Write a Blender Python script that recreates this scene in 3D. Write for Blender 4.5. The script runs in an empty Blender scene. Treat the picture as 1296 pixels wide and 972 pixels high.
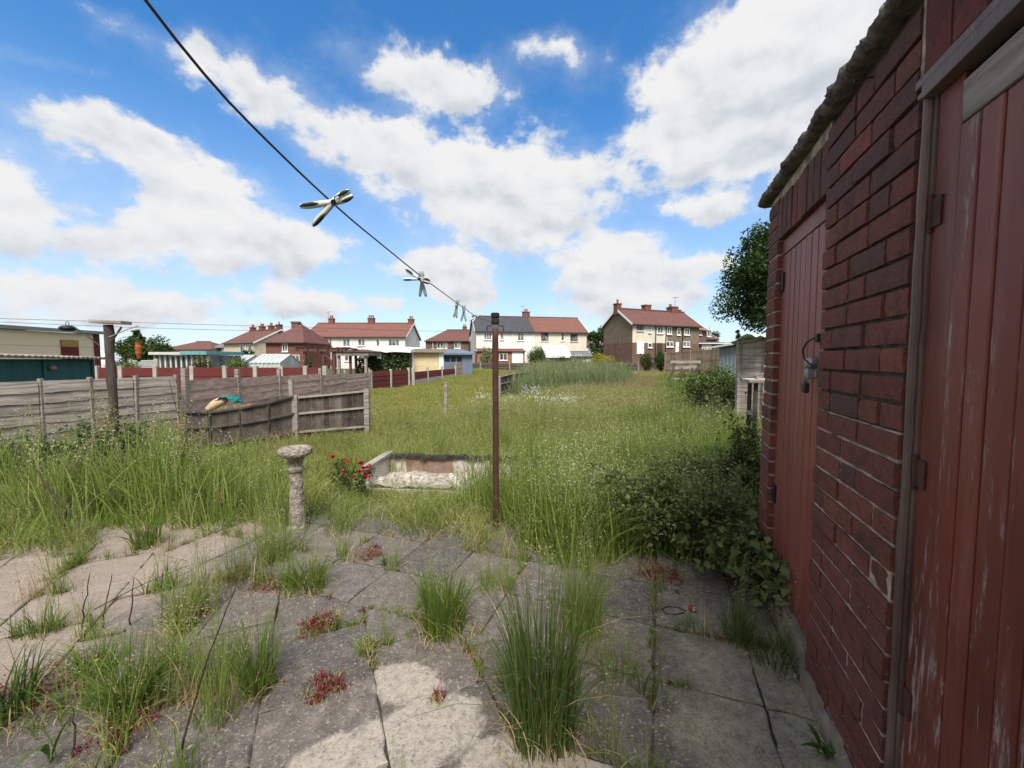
import bpy, math, random
import numpy as np
from math import sin, cos, tan, atan, atan2, radians, degrees, pi, sqrt
from mathutils import Vector, Matrix

random.seed(7)
RNG = np.random.default_rng(7)
SC = bpy.context.scene
COL = SC.collection

# ------------------------------------------------------------------ camera
CX, CY, F, EYE = 648.0, 486.0, 515.0, 1.35
PITCH = atan(31 / 515)
CP, SP = cos(PITCH), sin(PITCH)
cam_d = bpy.data.cameras.new('camera')
cam = bpy.data.objects.new('camera', cam_d)
COL.objects.link(cam)
cam.location = (0, 0, EYE)
cam.rotation_euler = (pi / 2 - PITCH, 0, 0)
cam_d.sensor_width = 36
cam_d.lens = F / 1296 * 36
cam_d.clip_start = 0.02
cam_d.clip_end = 3000
SC.camera = cam


def ray(x, y):
    u, v = (x - CX) / F, (CY - y) / F
    return np.array([u, CP + v * SP, -SP + v * CP])


def at(x, y, D):
    """world point seen at photo pixel (x, y) at forward distance D"""
    r = ray(x, y)
    r = r * D / r[1]
    return np.array([r[0], D, r[2] + EYE])


def gp(x, y, z=0.0):
    """point of the level z seen at photo pixel (x, y)"""
    r = ray(x, y)
    r = r * (z - EYE) / r[2]
    return np.array([r[0], r[1], z])


def px(P):
    """photo pixel of world points (N,3)"""
    P = np.atleast_2d(P)
    d = P - np.array([0, 0, EYE])
    fw = d[:, 1] * CP - d[:, 2] * SP
    up = d[:, 1] * SP + d[:, 2] * CP
    fw = np.where(fw < 0.05, 0.05, fw)
    return np.stack([CX + F * d[:, 0] / fw, CY - F * up / fw], 1)


# ------------------------------------------------------------------ light, sky
SUN_EL, SUN_AZ = radians(54), radians(174)          # azimuth clockwise from +y
SKY_STR = 0.105
SUN_STR = 4.6
SC.view_settings.view_transform = 'Standard'
SC.view_settings.look = 'None'
SC.view_settings.gamma = 1
SC.view_settings.exposure = 0.38
SC.view_settings.use_curve_mapping = False
SC.cycles.max_bounces = 6
SC.cycles.transparent_max_bounces = 6
SC.cycles.diffuse_bounces = 3
SC.cycles.glossy_bounces = 2
SC.cycles.use_denoising = True

sd = bpy.data.lights.new('sun', 'SUN')
sd.energy = SUN_STR
sd.angle = radians(24)
sd.color = (1.0, 0.95, 0.88)
sun = bpy.data.objects.new('sun', sd)
COL.objects.link(sun)
sdir = Vector((sin(SUN_AZ) * cos(SUN_EL), cos(SUN_AZ) * cos(SUN_EL), sin(SUN_EL)))
sun.rotation_euler = sdir.to_track_quat('Z', 'Y').to_euler()
sun.location = (0, -10, 20)


class NT:
    """small helper that writes shader nodes"""
    def __init__(s, tree):
        s.t = tree

    def n(s, typ, ins=None, **kw):
        nd = s.t.nodes.new(typ)
        for k, v in kw.items():
            setattr(nd, k, v)
        for k, v in (ins or {}).items():
            s.put(nd.inputs[k], v)
        return nd

    def put(s, sock, v):
        if hasattr(v, 'is_linked') or isinstance(v, bpy.types.NodeSocket):
            s.t.links.new(v, sock)
        else:
            if sock.type == 'RGBA' and len(v) == 3:
                v = (*v, 1)
            sock.default_value = v

    def m(s, op, a, b=0.0, c=0.0, clamp=False):
        nd = s.t.nodes.new('ShaderNodeMath')
        nd.operation = op
        nd.use_clamp = clamp
        s.put(nd.inputs[0], a)
        s.put(nd.inputs[1], b)
        s.put(nd.inputs[2], c)
        return nd.outputs[0]

    def vm(s, op, a, b=(0, 0, 0)):
        nd = s.t.nodes.new('ShaderNodeVectorMath')
        nd.operation = op
        s.put(nd.inputs[0], a)
        s.put(nd.inputs[1], b)
        return nd.outputs[0]

    def noise(s, vec, scale, detail=6, rough=0.55, dist=0.0, out='Fac'):
        nd = s.t.nodes.new('ShaderNodeTexNoise')
        s.put(nd.inputs['Vector'], vec)
        nd.inputs['Scale'].default_value = scale
        nd.inputs['Detail'].default_value = detail
        nd.inputs['Roughness'].default_value = rough
        nd.inputs['Distortion'].default_value = dist
        return nd.outputs[out]

    def smooth(s, x, a, b):
        nd = s.t.nodes.new('ShaderNodeMapRange')
        nd.interpolation_type = 'SMOOTHSTEP'
        s.put(nd.inputs['Value'], x)
        s.put(nd.inputs['From Min'], a)
        s.put(nd.inputs['From Max'], b)
        return nd.outputs['Result']

    def mix(s, f, a, b, blend='MIX'):
        nd = s.t.nodes.new('ShaderNodeMix')
        nd.data_type = 'RGBA'
        nd.blend_type = blend
        s.put(nd.inputs[0], f)
        s.put(nd.inputs[6], a)
        s.put(nd.inputs[7], b)
        return nd.outputs[2]

    def ramp(s, f, stops, interp='LINEAR'):
        nd = s.t.nodes.new('ShaderNodeValToRGB')
        nd.color_ramp.interpolation = interp
        el = nd.color_ramp.elements
        while len(el) < len(stops):
            el.new(0.5)
        for e, (p, c) in zip(el, stops):
            e.position = p
            e.color = (*c, 1)
        s.put(nd.inputs[0], f)
        return nd.outputs[0]


def build_world():
    w = bpy.data.worlds.new('World')
    SC.world = w
    w.use_nodes = True
    t = w.node_tree
    t.nodes.clear()
    N = NT(t)
    sky = N.n('ShaderNodeTexSky', sky_type='NISHITA', sun_disc=False, sun_elevation=SUN_EL,
              sun_rotation=SUN_AZ, altitude=50, air_density=1.0, dust_density=0.6, ozone_density=2.0)
    d = N.n('ShaderNodeTexCoord').outputs['Generated']
    sep = N.n('ShaderNodeSeparateXYZ', {0: d})
    X, Y, Z = sep.outputs
    DG = 180 / pi
    az0 = N.m('MULTIPLY', N.m('ARCTAN2', X, Y), DG)
    el0 = N.m('MULTIPLY', N.m('ARCSINE', Z), DG)
    # billowing warp
    wn = N.noise(d, 8.0, 6, 0.62, 0.0, 'Color')
    ws = N.n('ShaderNodeSeparateXYZ', {0: wn})
    az = N.m('ADD', az0, N.m('MULTIPLY', N.m('SUBTRACT', ws.outputs[0], 0.5), 6.5))
    el = N.m('ADD', el0, N.m('MULTIPLY', N.m('SUBTRACT', ws.outputs[1], 0.5), 5.0))
    blobs = [  # pixel centre, half sizes, weight
        (165, 176, 100, 36, 1.1), (330, 118, 120, 42, .75), (430, 175, 90, 45, .9), (255, 240, 90, 36, .85), (310, 300, 150, 44, 1.2), (170, 315, 120, 36, .7), (10, 265, 66, 66, 1.1),
        (60, 360, 200, 34, .8), (560, 105, 85, 44, 1.15), (500, 195, 70, 44, .85), (640, 235, 140, 55, 1.25), (650, 290, 95, 36, 1.0),
        (960, 105, 150, 95, 1.35), (1060, 40, 160, 80, 1.2), (940, 190, 115, 40, 1.1), (775, 345, 80, 42, 1.2), (830, 150, 40, 40, .6),
        (905, 262, 44, 22, 1.1), (890, 338, 48, 22, .95), (570, 338, 64, 28, 1.05), (595, 368, 40, 26, .9), (390, 380, 78, 22, 1.05), (170, 388, 130, 24, 1.0),
        (700, 62, 55, 30, .62), (740, 85, 40, 24, .5), (60, 72, 110, 15, .5), (140, 22, 66, 24, .55), (250, 60, 50, 26, .45), (800, 240, 40, 22, .62), (1080, 210, 120, 50, 1.0),
        (495, 380, 20, 14, .7), (850, 265, 30, 14, .7), (-90, 210, 100, 60, 1.0), (820, 385, 120, 18, .7), (300, 412, 320, 12, .55), (700, 400, 200, 10, .4),
        (1250, 120, 200, 160, 1.2)]
    tot, vs = None, None
    for (bx, by, rx, ry, wt) in blobs:
        r = ray(bx, by)
        a0 = degrees(atan2(r[0], r[1]))
        e0 = degrees(math.asin(r[2] / np.linalg.norm(r)))
        r1, r2 = ray(bx + rx, by), ray(bx - rx, by)
        sa = max(1.5, abs(degrees(atan2(r1[0], r1[1]) - atan2(r2[0], r2[1]))) / 2)
        t1, t2 = ray(bx, by - ry), ray(bx, by + ry)
        se = max(0.8, abs(degrees(math.asin(t1[2] / np.linalg.norm(t1)) - math.asin(t2[2] / np.linalg.norm(t2)))) / 2)
        qa = N.m('MULTIPLY', N.m('SUBTRACT', az, a0), 1 / sa)
        qe = N.m('MULTIPLY', N.m('SUBTRACT', el, e0), 1 / se)
        r2_ = N.m('MULTIPLY_ADD', qa, qa, N.m('MULTIPLY', qe, qe))
        g = N.m('MULTIPLY', N.m('POWER', 2.718, N.m('MULTIPLY', r2_, -0.82)), wt)
        g = N.m('MULTIPLY', g, g)
        gv = N.m('MULTIPLY', g, qe)
        tot = g if tot is None else N.m('ADD', tot, g)
        vs = gv if vs is None else N.m('ADD', vs, gv)
    # dome out of view: unseen cloud added and thickened to whiten the ambient light
    out = N.smooth(N.m('ABSOLUTE', az0), 58.0, 75.0)
    rest = N.m('MULTIPLY', N.smooth(N.noise(d, 2.2, 3, 0.5), 0.3, 0.5), out)
    g2 = tot
    tot = N.m('SQRT', tot)
    dens = N.m('MAXIMUM', N.m('MINIMUM', tot, 1.25), rest)
    ds = N.vm('MULTIPLY', d, (1.0, 1.0, 1.45))
    f1 = N.noise(ds, 12.0, 10, 0.6)
    f2 = N.noise(N.vm('ADD', ds, (0.02, -0.01, 0.035)), 11.0, 4, 0.5)
    f1s = N.noise(ds, 11.0, 4, 0.5)
    f3 = N.noise(ds, 2.6, 4, 0.5)
    c = N.m('ADD', dens, N.m('MULTIPLY', N.m('SUBTRACT', f1, 0.48), 1.55))
    c = N.m('ADD', c, N.m('MULTIPLY', N.m('SUBTRACT', f3, 0.5), 0.3))
    alpha = N.smooth(c, 0.40, 0.78)
    alpha = N.m('MULTIPLY', alpha, N.m('MINIMUM', 1.0, N.m('MULTIPLY', N.m('ADD', dens, 0.02), 1.9)))
    veil = N.m('MULTIPLY', N.smooth(N.m('ADD', dens, N.m('MULTIPLY', N.m('SUBTRACT', N.noise(ds, 6.0, 9, 0.62, 0.0), 0.5), 1.5)), 0.1, 1.1), 0.5)
    alpha = N.m('MAXIMUM', alpha, veil)
    v = N.m('DIVIDE', vs, N.m('ADD', g2, 0.12))
    bill = N.m('MULTIPLY', N.m('SUBTRACT', f1s, f2), 1.25)
    shade = N.m('ADD', N.m('MULTIPLY_ADD', v, 0.42, 0.84), bill)
    shade = N.m('SUBTRACT', shade, N.m('MULTIPLY', N.smooth(c, 0.85, 1.75), 0.3), clamp=True)
    ccol = N.ramp(shade, [(0.0, (0.53, 0.58, 0.66)), (0.4, (0.70, 0.745, 0.81)), (0.72, (0.9, 0.925, 0.96)), (1.0, (1.0, 1.0, 1.0))])
    ccol = N.n('ShaderNodeVectorMath', {0: ccol, 1: (6.5, 6.5, 6.5)}, operation='MULTIPLY').outputs[0]
    hsv = N.n('ShaderNodeHueSaturation', {'Saturation': 1.34, 'Value': 1.6, 'Color': sky.outputs[0]}).outputs[0]
    # pale band low over the roofs
    low = N.m('MULTIPLY', N.smooth(el0, 32.0, 0.0), 0.66)
    skyc = N.mix(low, hsv, (4.4, 5.45, 6.9))
    colr = N.mix(alpha, skyc, ccol)
    bg = N.n('ShaderNodeBackground', {'Color': colr, 'Strength': SKY_STR})
    o = N.n('ShaderNodeOutputWorld', {'Surface': bg.outputs[0]})
    w.cycles.sampling_method = 'MANUAL'
    w.cycles.sample_map_resolution = 512


build_world()


# ------------------------------------------------------------------ materials
def new_mat(name):
    m = bpy.data.materials.new(name)
    m.use_nodes = True
    t = m.node_tree
    t.nodes.clear()
    N = NT(t)
    return m, N


def finish(N, col, rough=0.8, bump=None, bstr=0.3, bdist=0.01, metal=0.0, spec=0.3, trans=0.0):
    ins = {'Base Color': col, 'Roughness': rough, 'Metallic': metal, 'Specular IOR Level': spec}
    b = N.n('ShaderNodeBsdfPrincipled', ins)
    if bump is not None:
        bp = N.n('ShaderNodeBump', {'Strength': bstr, 'Distance': bdist, 'Height': bump})
        N.put(b.inputs['Normal'], bp.outputs[0])
    sh = b.outputs[0]
    if trans:
        tr = N.n('ShaderNodeBsdfTranslucent', {'Color': col})
        mx = N.n('ShaderNodeMixShader', {0: trans, 1: sh, 2: tr.outputs[0]})
        sh = mx.outputs[0]
    N.n('ShaderNodeOutputMaterial', {'Surface': sh})


def simple(name, c1, c2=None, scale=6.0, rough=0.75, bstr=0.25, bscale=60, bdist=0.004, metal=0.0, spec=0.3, island=0.0, stretch=(1, 1, 1)):
    m, N = new_mat(name)
    c2 = c2 or tuple(x * 0.7 for x in c1)
    co = N.vm('MULTIPLY', N.n('ShaderNodeTexCoord').outputs['Object'], stretch)
    f = N.noise(co, scale, 8, 0.6)
    col = N.ramp(f, [(0.3, c2), (0.7, c1)])
    if island:
        ri = N.n('ShaderNodeNewGeometry').outputs['Random Per Island']
        val = N.m('MULTIPLY_ADD', ri, island * 2, 1 - island)
        col = N.n('ShaderNodeHueSaturation', {'Value': val, 'Color': col}).outputs[0]
    finish(N, col, rough, N.noise(co, bscale, 5, 0.6), bstr, bdist, metal, spec)
    return m


def leafmat(name, stops, pos_scale=0.0, pos_col=None, trans=0.3, rough=0.55, pos_lo=0.45, pos_hi=0.65):
    """colour by random leaf and random copy, with patches over the ground where asked"""
    m, N = new_mat(name)
    geo = N.n('ShaderNodeNewGeometry')
    ri = geo.outputs['Random Per Island']
    ro = N.n('ShaderNodeObjectInfo').outputs['Random']
    f = N.m('FRACT', N.m('ADD', N.m('MULTIPLY', ri, 0.75), N.m('MULTIPLY', ro, 0.5)))
    f = N.m('ADD', N.m('MULTIPLY', ri, 0.65), N.m('MULTIPLY', ro, 0.35))
    col = N.ramp(f, stops)
    if pos_scale:
        p = N.noise(geo.outputs['Position'], pos_scale, 4, 0.6)
        col = N.mix(N.smooth(p, pos_lo, pos_hi), col, pos_col)
    finish(N, col, rough, spec=0.12, trans=trans)
    return m


# ------------------------------------------------------------------ mesh helpers
class MB:
    """collects geometry; build() links it as one mesh object"""
    def __init__(s):
        s.v, s.f, s.mi = [], [], []
        s.nv = 0

    def add(s, verts, faces, mi=0):
        s.v.extend([tuple(map(float, p)) for p in verts])
        for f in faces:
            s.f.append(tuple(i + s.nv for i in f))
            s.mi.append(mi)
        s.nv += len(verts)
        return s

    def box(s, lo, hi, mi=0, jit=0.0, bev=0.0):
        x0, y0, z0 = lo
        x1, y1, z1 = hi
        vs = [(x0, y0, z0), (x1, y0, z0), (x1, y1, z0), (x0, y1, z0), (x0, y0, z1), (x1, y0, z1), (x1, y1, z1), (x0, y1, z1)]
        if jit:
            vs = [tuple(c + random.uniform(-jit, jit) for c in v) for v in vs]
        fs = [(0, 3, 2, 1), (4, 5, 6, 7), (0, 1, 5, 4), (1, 2, 6, 5), (2, 3, 7, 6), (3, 0, 4, 7)]
        return s.add(vs, fs, mi)

    def beam(s, a, b, w, t, up=(0, 0, 1), mi=0):
        a, b = Vector(a), Vector(b)
        d = (b - a).normalized()
        u = Vector(up)
        sd_ = d.cross(u)
        if sd_.length < 1e-4:
            sd_ = d.cross(Vector((1, 0, 0)))
        sd_.normalize()
        u = sd_.cross(d).normalized()
        vs = []
        for p in (a, b):
            for (i, j) in ((-1, -1), (1, -1), (1, 1), (-1, 1)):
                vs.append(p + sd_ * (i * w / 2) + u * (j * t / 2))
        fs = [(3, 2, 1, 0), (4, 5, 6, 7), (0, 1, 5, 4), (1, 2, 6, 5), (2, 3, 7, 6), (3, 0, 4, 7)]
        return s.add(vs, fs, mi)

    def tube(s, pts, rad, sides=8, mi=0, cap=True):
        pts = [Vector(p) for p in pts]
        if not hasattr(rad, '__len__'):
            rad = [rad] * len(pts)
        vs, fs = [], []
        prev = None
        for i, p in enumerate(pts):
            d = (pts[min(i + 1, len(pts) - 1)] - pts[max(i - 1, 0)]).normalized()
            if prev is None:
                n = d.cross(Vector((0, 0, 1)))
                if n.length < 0.05:
                    n = d.cross(Vector((1, 0, 0)))
            else:
                n = prev - d * prev.dot(d)
            n.normalize()
            prev = n
            b = d.cross(n)
            for k in range(sides):
                a = 2 * pi * k / sides
                vs.append(p + (n * cos(a) + b * sin(a)) * rad[i])
        for i in range(len(pts) - 1):
            for k in range(sides):
                k2 = (k + 1) % sides
                fs.append((i * sides + k, i * sides + k2, (i + 1) * sides + k2, (i + 1) * sides + k))
        if cap:
            fs.append(tuple(range(sides - 1, -1, -1)))
            fs.append(tuple((len(pts) - 1) * sides + k for k in range(sides)))
        return s.add(vs, fs, mi)

    def lathe(s, prof, c=(0, 0, 0), sides=20, mi=0, jit=0.0):
        vs, fs = [], []
        for (r, z) in prof:
            for k in range(sides):
                a = 2 * pi * k / sides
                rr = r * (1 + random.uniform(-jit, jit))
                vs.append((c[0] + rr * cos(a), c[1] + rr * sin(a), c[2] + z))
        n = len(prof)
        for i in range(n - 1):
            for k in range(sides):
                k2 = (k + 1) % sides
                fs.append((i * sides + k, i * sides + k2, (i + 1) * sides + k2, (i + 1) * sides + k))
        fs.append(tuple(range(sides - 1, -1, -1)))
        fs.append(tuple((n - 1) * sides + k for k in range(sides)))
        return s.add(vs, fs, mi)

    def prism(s, poly, z0, z1, mi=0):
        n = len(poly)
        vs = [(p[0], p[1], z0) for p in poly] + [(p[0], p[1], z1) for p in poly]
        fs = [tuple(range(n - 1, -1, -1)), tuple(range(n, 2 * n))]
        for i in range(n):
            j = (i + 1) % n
            fs.append((i, j, n + j, n + i))
        return s.add(vs, fs, mi)

    def build(s, name, mats, parent=None, loc=None, rotz=None, smooth=False, bevel=0.0):
        me = bpy.data.meshes.new(name)
        me.from_pydata(s.v, [], s.f)
        mats = mats if isinstance(mats, (list, tuple)) else [mats]
        for m in mats:
            me.materials.append(m)
        if len(mats) > 1:
            me.polygons.foreach_set('material_index', s.mi)
        if smooth:
            me.polygons.foreach_set('use_smooth', [True] * len(me.polygons))
        o = bpy.data.objects.new(name, me)
        COL.objects.link(o)
        if parent is not None:
            o.parent = parent
        if loc is not None:
            o.location = loc
        if rotz is not None:
            o.rotation_euler = (0, 0, rotz)
        if bevel:
            bv = o.modifiers.new('bevel', 'BEVEL')
            bv.width = bevel
            bv.segments = 2
            bv.limit_method = 'ANGLE'
        return o


def np_mesh(name, V, Fq, mats, parent=None, loc=None, mi=None, link=True, smooth=False):
    """mesh object from numpy quads (faces (M,4))"""
    me = bpy.data.meshes.new(name)
    V = np.asarray(V, dtype=np.float32).reshape(-1, 3)
    Fq = np.asarray(Fq, dtype=np.int32)
    k = Fq.shape[1]
    me.vertices.add(len(V))
    me.vertices.foreach_set('co', V.ravel())
    me.loops.add(Fq.size)
    me.loops.foreach_set('vertex_index', Fq.ravel())
    me.polygons.add(len(Fq))
    me.polygons.foreach_set('loop_start', np.arange(0, Fq.size, k, dtype=np.int32))
    me.polygons.foreach_set('loop_total', np.full(len(Fq), k, dtype=np.int32))
    mats = mats if isinstance(mats, (list, tuple)) else [mats]
    for m in mats:
        me.materials.append(m)
    if mi is not None:
        me.polygons.foreach_set('material_index', np.asarray(mi, dtype=np.int32))
    if smooth:
        me.polygons.foreach_set('use_smooth', np.ones(len(Fq), dtype=bool))
    me.update(calc_edges=True)
    o = bpy.data.objects.new(name, me)
    if link:
        COL.objects.link(o)
    if parent is not None:
        o.parent = parent
    if loc is not None:
        o.location = loc
    return o


def tag(o, label, cat, group=None):
    o['label'] = label
    o['category'] = cat
    if group:
        o['group'] = group
    return o


def struct(o, kind='structure'):
    o['kind'] = kind
    return o


def thing(name, label, cat, loc=(0, 0, 0), rotz=0.0, group=None):
    o = bpy.data.objects.new(name, None)
    COL.objects.link(o)
    o.location = tuple(float(c) for c in loc)
    o.rotation_euler = (0, 0, rotz)
    o.empty_display_size = 0.1
    return tag(o, label, cat, group)


def copy_tree(o, parent=None):
    c = o.copy()
    COL.objects.link(c)
    c.parent = parent
    for ch in list(o.children):
        copy_tree(ch, c)
    return c


# --- foliage geometry -------------------------------------------------------
def blades(base, h, w, az, lean, segs=4, droop=0.25, twist=None):
    """grass blades: base (N,3), height, width, lean direction and amount -> verts, quads"""
    n = len(h)
    t = np.linspace(0, 1, segs + 1)[None, :]
    h_, w_ = h[:, None], w[:, None]
    ld = np.stack([np.cos(az), np.sin(az)], 1)
    if twist is None:
        twist = RNG.uniform(0, 2 * pi, n)
    sd_ = np.stack([np.cos(twist), np.sin(twist)], 1)
    out = h_ * lean[:, None] * t ** 1.9
    zz = h_ * (t - droop * (lean[:, None]) * t ** 3)
    ww = w_ * (1 - 0.94 * t ** 1.6) * 0.5
    V = np.zeros((n, segs + 1, 2, 3))
    for k, sg in enumerate((-1, 1)):
        V[:, :, k, 0] = base[:, None, 0] + ld[:, None, 0] * out + sg * sd_[:, None, 0] * ww
        V[:, :, k, 1] = base[:, None, 1] + ld[:, None, 1] * out + sg * sd_[:, None, 1] * ww
        V[:, :, k, 2] = base[:, None, 2] + zz
    idx = np.arange(n)[:, None] * (segs + 1) * 2 + np.arange(segs)[None, :] * 2
    Fq = np.stack([idx, idx + 1, idx + 3, idx + 2], -1).reshape(-1, 4)
    return V.reshape(-1, 3), Fq


def leaves(P, size, aspect=0.55, up=0.3, fold=0.15):
    """one four-cornered leaf per point"""
    n = len(P)
    size = np.broadcast_to(size, (n,))
    d = RNG.normal(size=(n, 3))
    d[:, 2] *= 0.7
    d /= np.linalg.norm(d, axis=1)[:, None]
    nn = RNG.normal(size=(n, 3))
    nn[:, 2] = np.abs(nn[:, 2]) + up * 3
    s_ = np.cross(d, nn)
    s_ /= np.linalg.norm(s_, axis=1)[:, None] + 1e-9
    u_ = np.cross(s_, d)
    L = size[:, None]
    V = np.stack([P, P + d * L * .45 + s_ * L * aspect * .5 + u_ * L * fold, P + d * L - u_ * L * fold * .6, P + d * L * .45 - s_ * L * aspect * .5 + u_ * L * fold], 1)
    Fq = np.arange(n * 4).reshape(-1, 4)
    return V.reshape(-1, 3), Fq


def cat_geo(parts):
    Vs, Fs, mis, o = [], [], [], 0
    for V, Fq, mi in parts:
        Vs.append(V)
        Fs.append(Fq + o)
        mis.append(np.full(len(Fq), mi))
        o += len(V)
    return np.concatenate(Vs), np.concatenate(Fs), np.concatenate(mis)


def disk(n, r, power=0.5):
    a = RNG.uniform(0, 2 * pi, n)
    q = r * RNG.uniform(0, 1, n) ** power
    return np.stack([q * np.cos(a), q * np.sin(a), np.zeros(n)], 1)


def seed_heads(base, h, az, lean, size, n_each=9):
    """small loose spikelets along the top of each stalk"""
    pts, sz = [], []
    for i in range(len(h)):
        for k in range(n_each):
            t = 0.74 + 0.26 * k / n_each
            o_ = h[i] * lean[i] * t ** 1.9
            pts.append((base[i, 0] + cos(az[i]) * o_ + random.gauss(0, .012), base[i, 1] + sin(az[i]) * o_ + random.gauss(0, .012), base[i, 2] + h[i] * (t - .25 * lean[i] * t ** 3)))
            sz.append(size * random.uniform(.6, 1.2))
    return leaves(np.array(pts), np.array(sz), 0.35, 0.0)


def in_poly(P, poly):
    x, y = P[:, 0], P[:, 1]
    ins = np.zeros(len(P), bool)
    j = len(poly) - 1
    for i in range(len(poly)):
        xi, yi = poly[i]
        xj, yj = poly[j]
        c = ((yi > y) != (yj > y)) & (x < (xj - xi) * (y - yi) / (yj - yi + 1e-12) + xi)
        ins ^= c
        j = i
    return ins


def clip_poly(poly, n, c):
    """keep the part where n.p <= c"""
    out = []
    for i in range(len(poly)):
        a, b = poly[i], poly[(i + 1) % len(poly)]
        da, db = n[0] * a[0] + n[1] * a[1] - c, n[0] * b[0] + n[1] * b[1] - c
        if da <= 0:
            out.append(a)
        if da * db < 0:
            t = da / (da - db)
            out.append((a[0] + t * (b[0] - a[0]), a[1] + t * (b[1] - a[1])))
    return out

# ------------------------------------------------------------------ shared materials
SHED_A = radians(19.9)
SA, CA = sin(SHED_A), cos(SHED_A)
WALL_N = 0.595                       # distance of the shed wall's plane from the camera


def ns2w(n, s, z=0.0):
    return (n * CA + s * SA, -n * SA + s * CA, z)


def brick_mat(name, stops, dirt=(0.05, 0.035, 0.03)):
    m, N = new_mat(name)
    co = N.n('ShaderNodeTexCoord').outputs['Object']
    ri = N.n('ShaderNodeNewGeometry').outputs['Random Per Island']
    col = N.ramp(ri, stops)
    f = N.noise(co, 17, 10, 0.75)
    col = N.mix(N.m('MULTIPLY', N.smooth(f, 0.4, 0.7), 0.6), col, dirt)
    g = N.noise(co, 5.5, 6, 0.6)
    col = N.mix(N.m('MULTIPLY', N.smooth(g, 0.5, 0.72), 0.55), col, (0.03, 0.024, 0.024))
    h = N.noise(co, 130, 6, 0.75)
    col = N.mix(N.m('MULTIPLY', N.smooth(h, 0.5, 0.36), 0.7), col, (0.035, 0.02, 0.018))
    pale = N.smooth(N.noise(co, 75, 4, 0.75), 0.6, 0.7)
    col = N.mix(N.m('MULTIPLY', pale, 0.35), col, (0.3, 0.22, 0.19))
    hh = N.m('ADD', N.m('MULTIPLY', f, 0.7), N.m('MULTIPLY', h, 0.6))
    finish(N, col, 0.8, hh, 1.0, 0.008, spec=0.25)
    return m


M_BRICK = brick_mat('red_shed_brick', [(0, (0.165, 0.05, 0.036)), (0.35, (0.2, 0.06, 0.042)), (0.7, (0.18, 0.062, 0.047)), (1, (0.25, 0.076, 0.05))])
M_BRICKD = brick_mat('sooty_brick', [(0, (0.115, 0.054, 0.047)), (0.5, (0.14, 0.058, 0.049)), (1, (0.165, 0.062, 0.05))])
M_BRICKP = brick_mat('painted_brick', [(0, (0.16, 0.036, 0.03)), (1, (0.22, 0.06, 0.05))])


def mortar_mat():
    m, N = new_mat('mortar')
    co = N.n('ShaderNodeTexCoord').outputs['Object']
    f = N.noise(co, 9, 8, 0.7)
    g = N.noise(co, 120, 5, 0.7)
    col = N.ramp(f, [(0.32, (0.05, 0.04, 0.033)), (0.42, (0.26, 0.2, 0.16)), (0.6, (0.55, 0.46, 0.36))])
    finish(N, col, 0.95, N.m('ADD', f, N.m('MULTIPLY', g, 0.6)), 1.0, 0.012)
    return m


M_MORTAR = mortar_mat()
M_MORTARD = simple('old_shadow_dark_mortar', (0.12, 0.09, 0.072), (0.022, 0.017, 0.015), 14, .95, 1.0, 90, .012)  # old upper joints, with their black shadow put into the mortar colour
M_CEMENT = simple('cement_render', (0.3, 0.25, 0.19), (0.14, 0.11, 0.085), 7, 0.9, 0.6, 70, 0.006)


def painted_door(name, base, dark, bare, amount):
    m, N = new_mat(name)
    co = N.n('ShaderNodeTexCoord').outputs['Object']
    ri = N.n('ShaderNodeNewGeometry').outputs['Random Per Island']
    st = N.vm('MULTIPLY', co, (1.0, 1.0, 0.09))
    big = N.noise(co, 2.4, 5, 0.6)
    st0 = N.vm('ADD', st, N.vm('MULTIPLY', N.n('ShaderNodeCombineXYZ', {0: ri, 1: ri, 2: ri}).outputs[0], (9, 9, 9)))
    grain = N.noise(st0, 95, 7, 0.7)
    flake = N.noise(N.vm('MULTIPLY', st0, (1.0, 1.0, 1.5)), 62, 10, 0.8)
    patch = N.noise(st0, 11, 5, 0.65)
    col = N.mix(N.smooth(big, 0.35, 0.7), base, dark)
    fade = N.smooth(N.noise(st0, 22, 5, 0.6), 0.45, 0.7)
    col = N.mix(N.m('MULTIPLY', fade, 0.28), col, (0.26, 0.12, 0.1))
    col = N.n('ShaderNodeHueSaturation', {'Value': N.m('MULTIPLY_ADD', ri, 0.3, 0.85), 'Color': col}).outputs[0]
    col = N.mix(N.m('MULTIPLY', N.smooth(grain, 0.5, 0.75), 0.35), col, tuple(c * 0.45 for c in dark))
    k = N.m('ADD', N.m('MULTIPLY', N.m('SUBTRACT', flake, 0.5), 1.3), N.m('MULTIPLY', N.m('SUBTRACT', patch, 0.5), 0.9))
    k = N.smooth(k, amount, amount + 0.09)
    bcol = N.mix(grain, bare, tuple(c * 0.5 for c in bare))
    col = N.mix(N.m('MULTIPLY', k, 0.85), col, bcol)
    hgt = N.m('SUBTRACT', N.m('MULTIPLY', grain, 0.4), N.m('MULTIPLY', k, 0.4))
    finish(N, col, N.m('MULTIPLY_ADD', k, 0.3, 0.5), hgt, 0.5, 0.004, spec=0.3)
    return m


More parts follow.
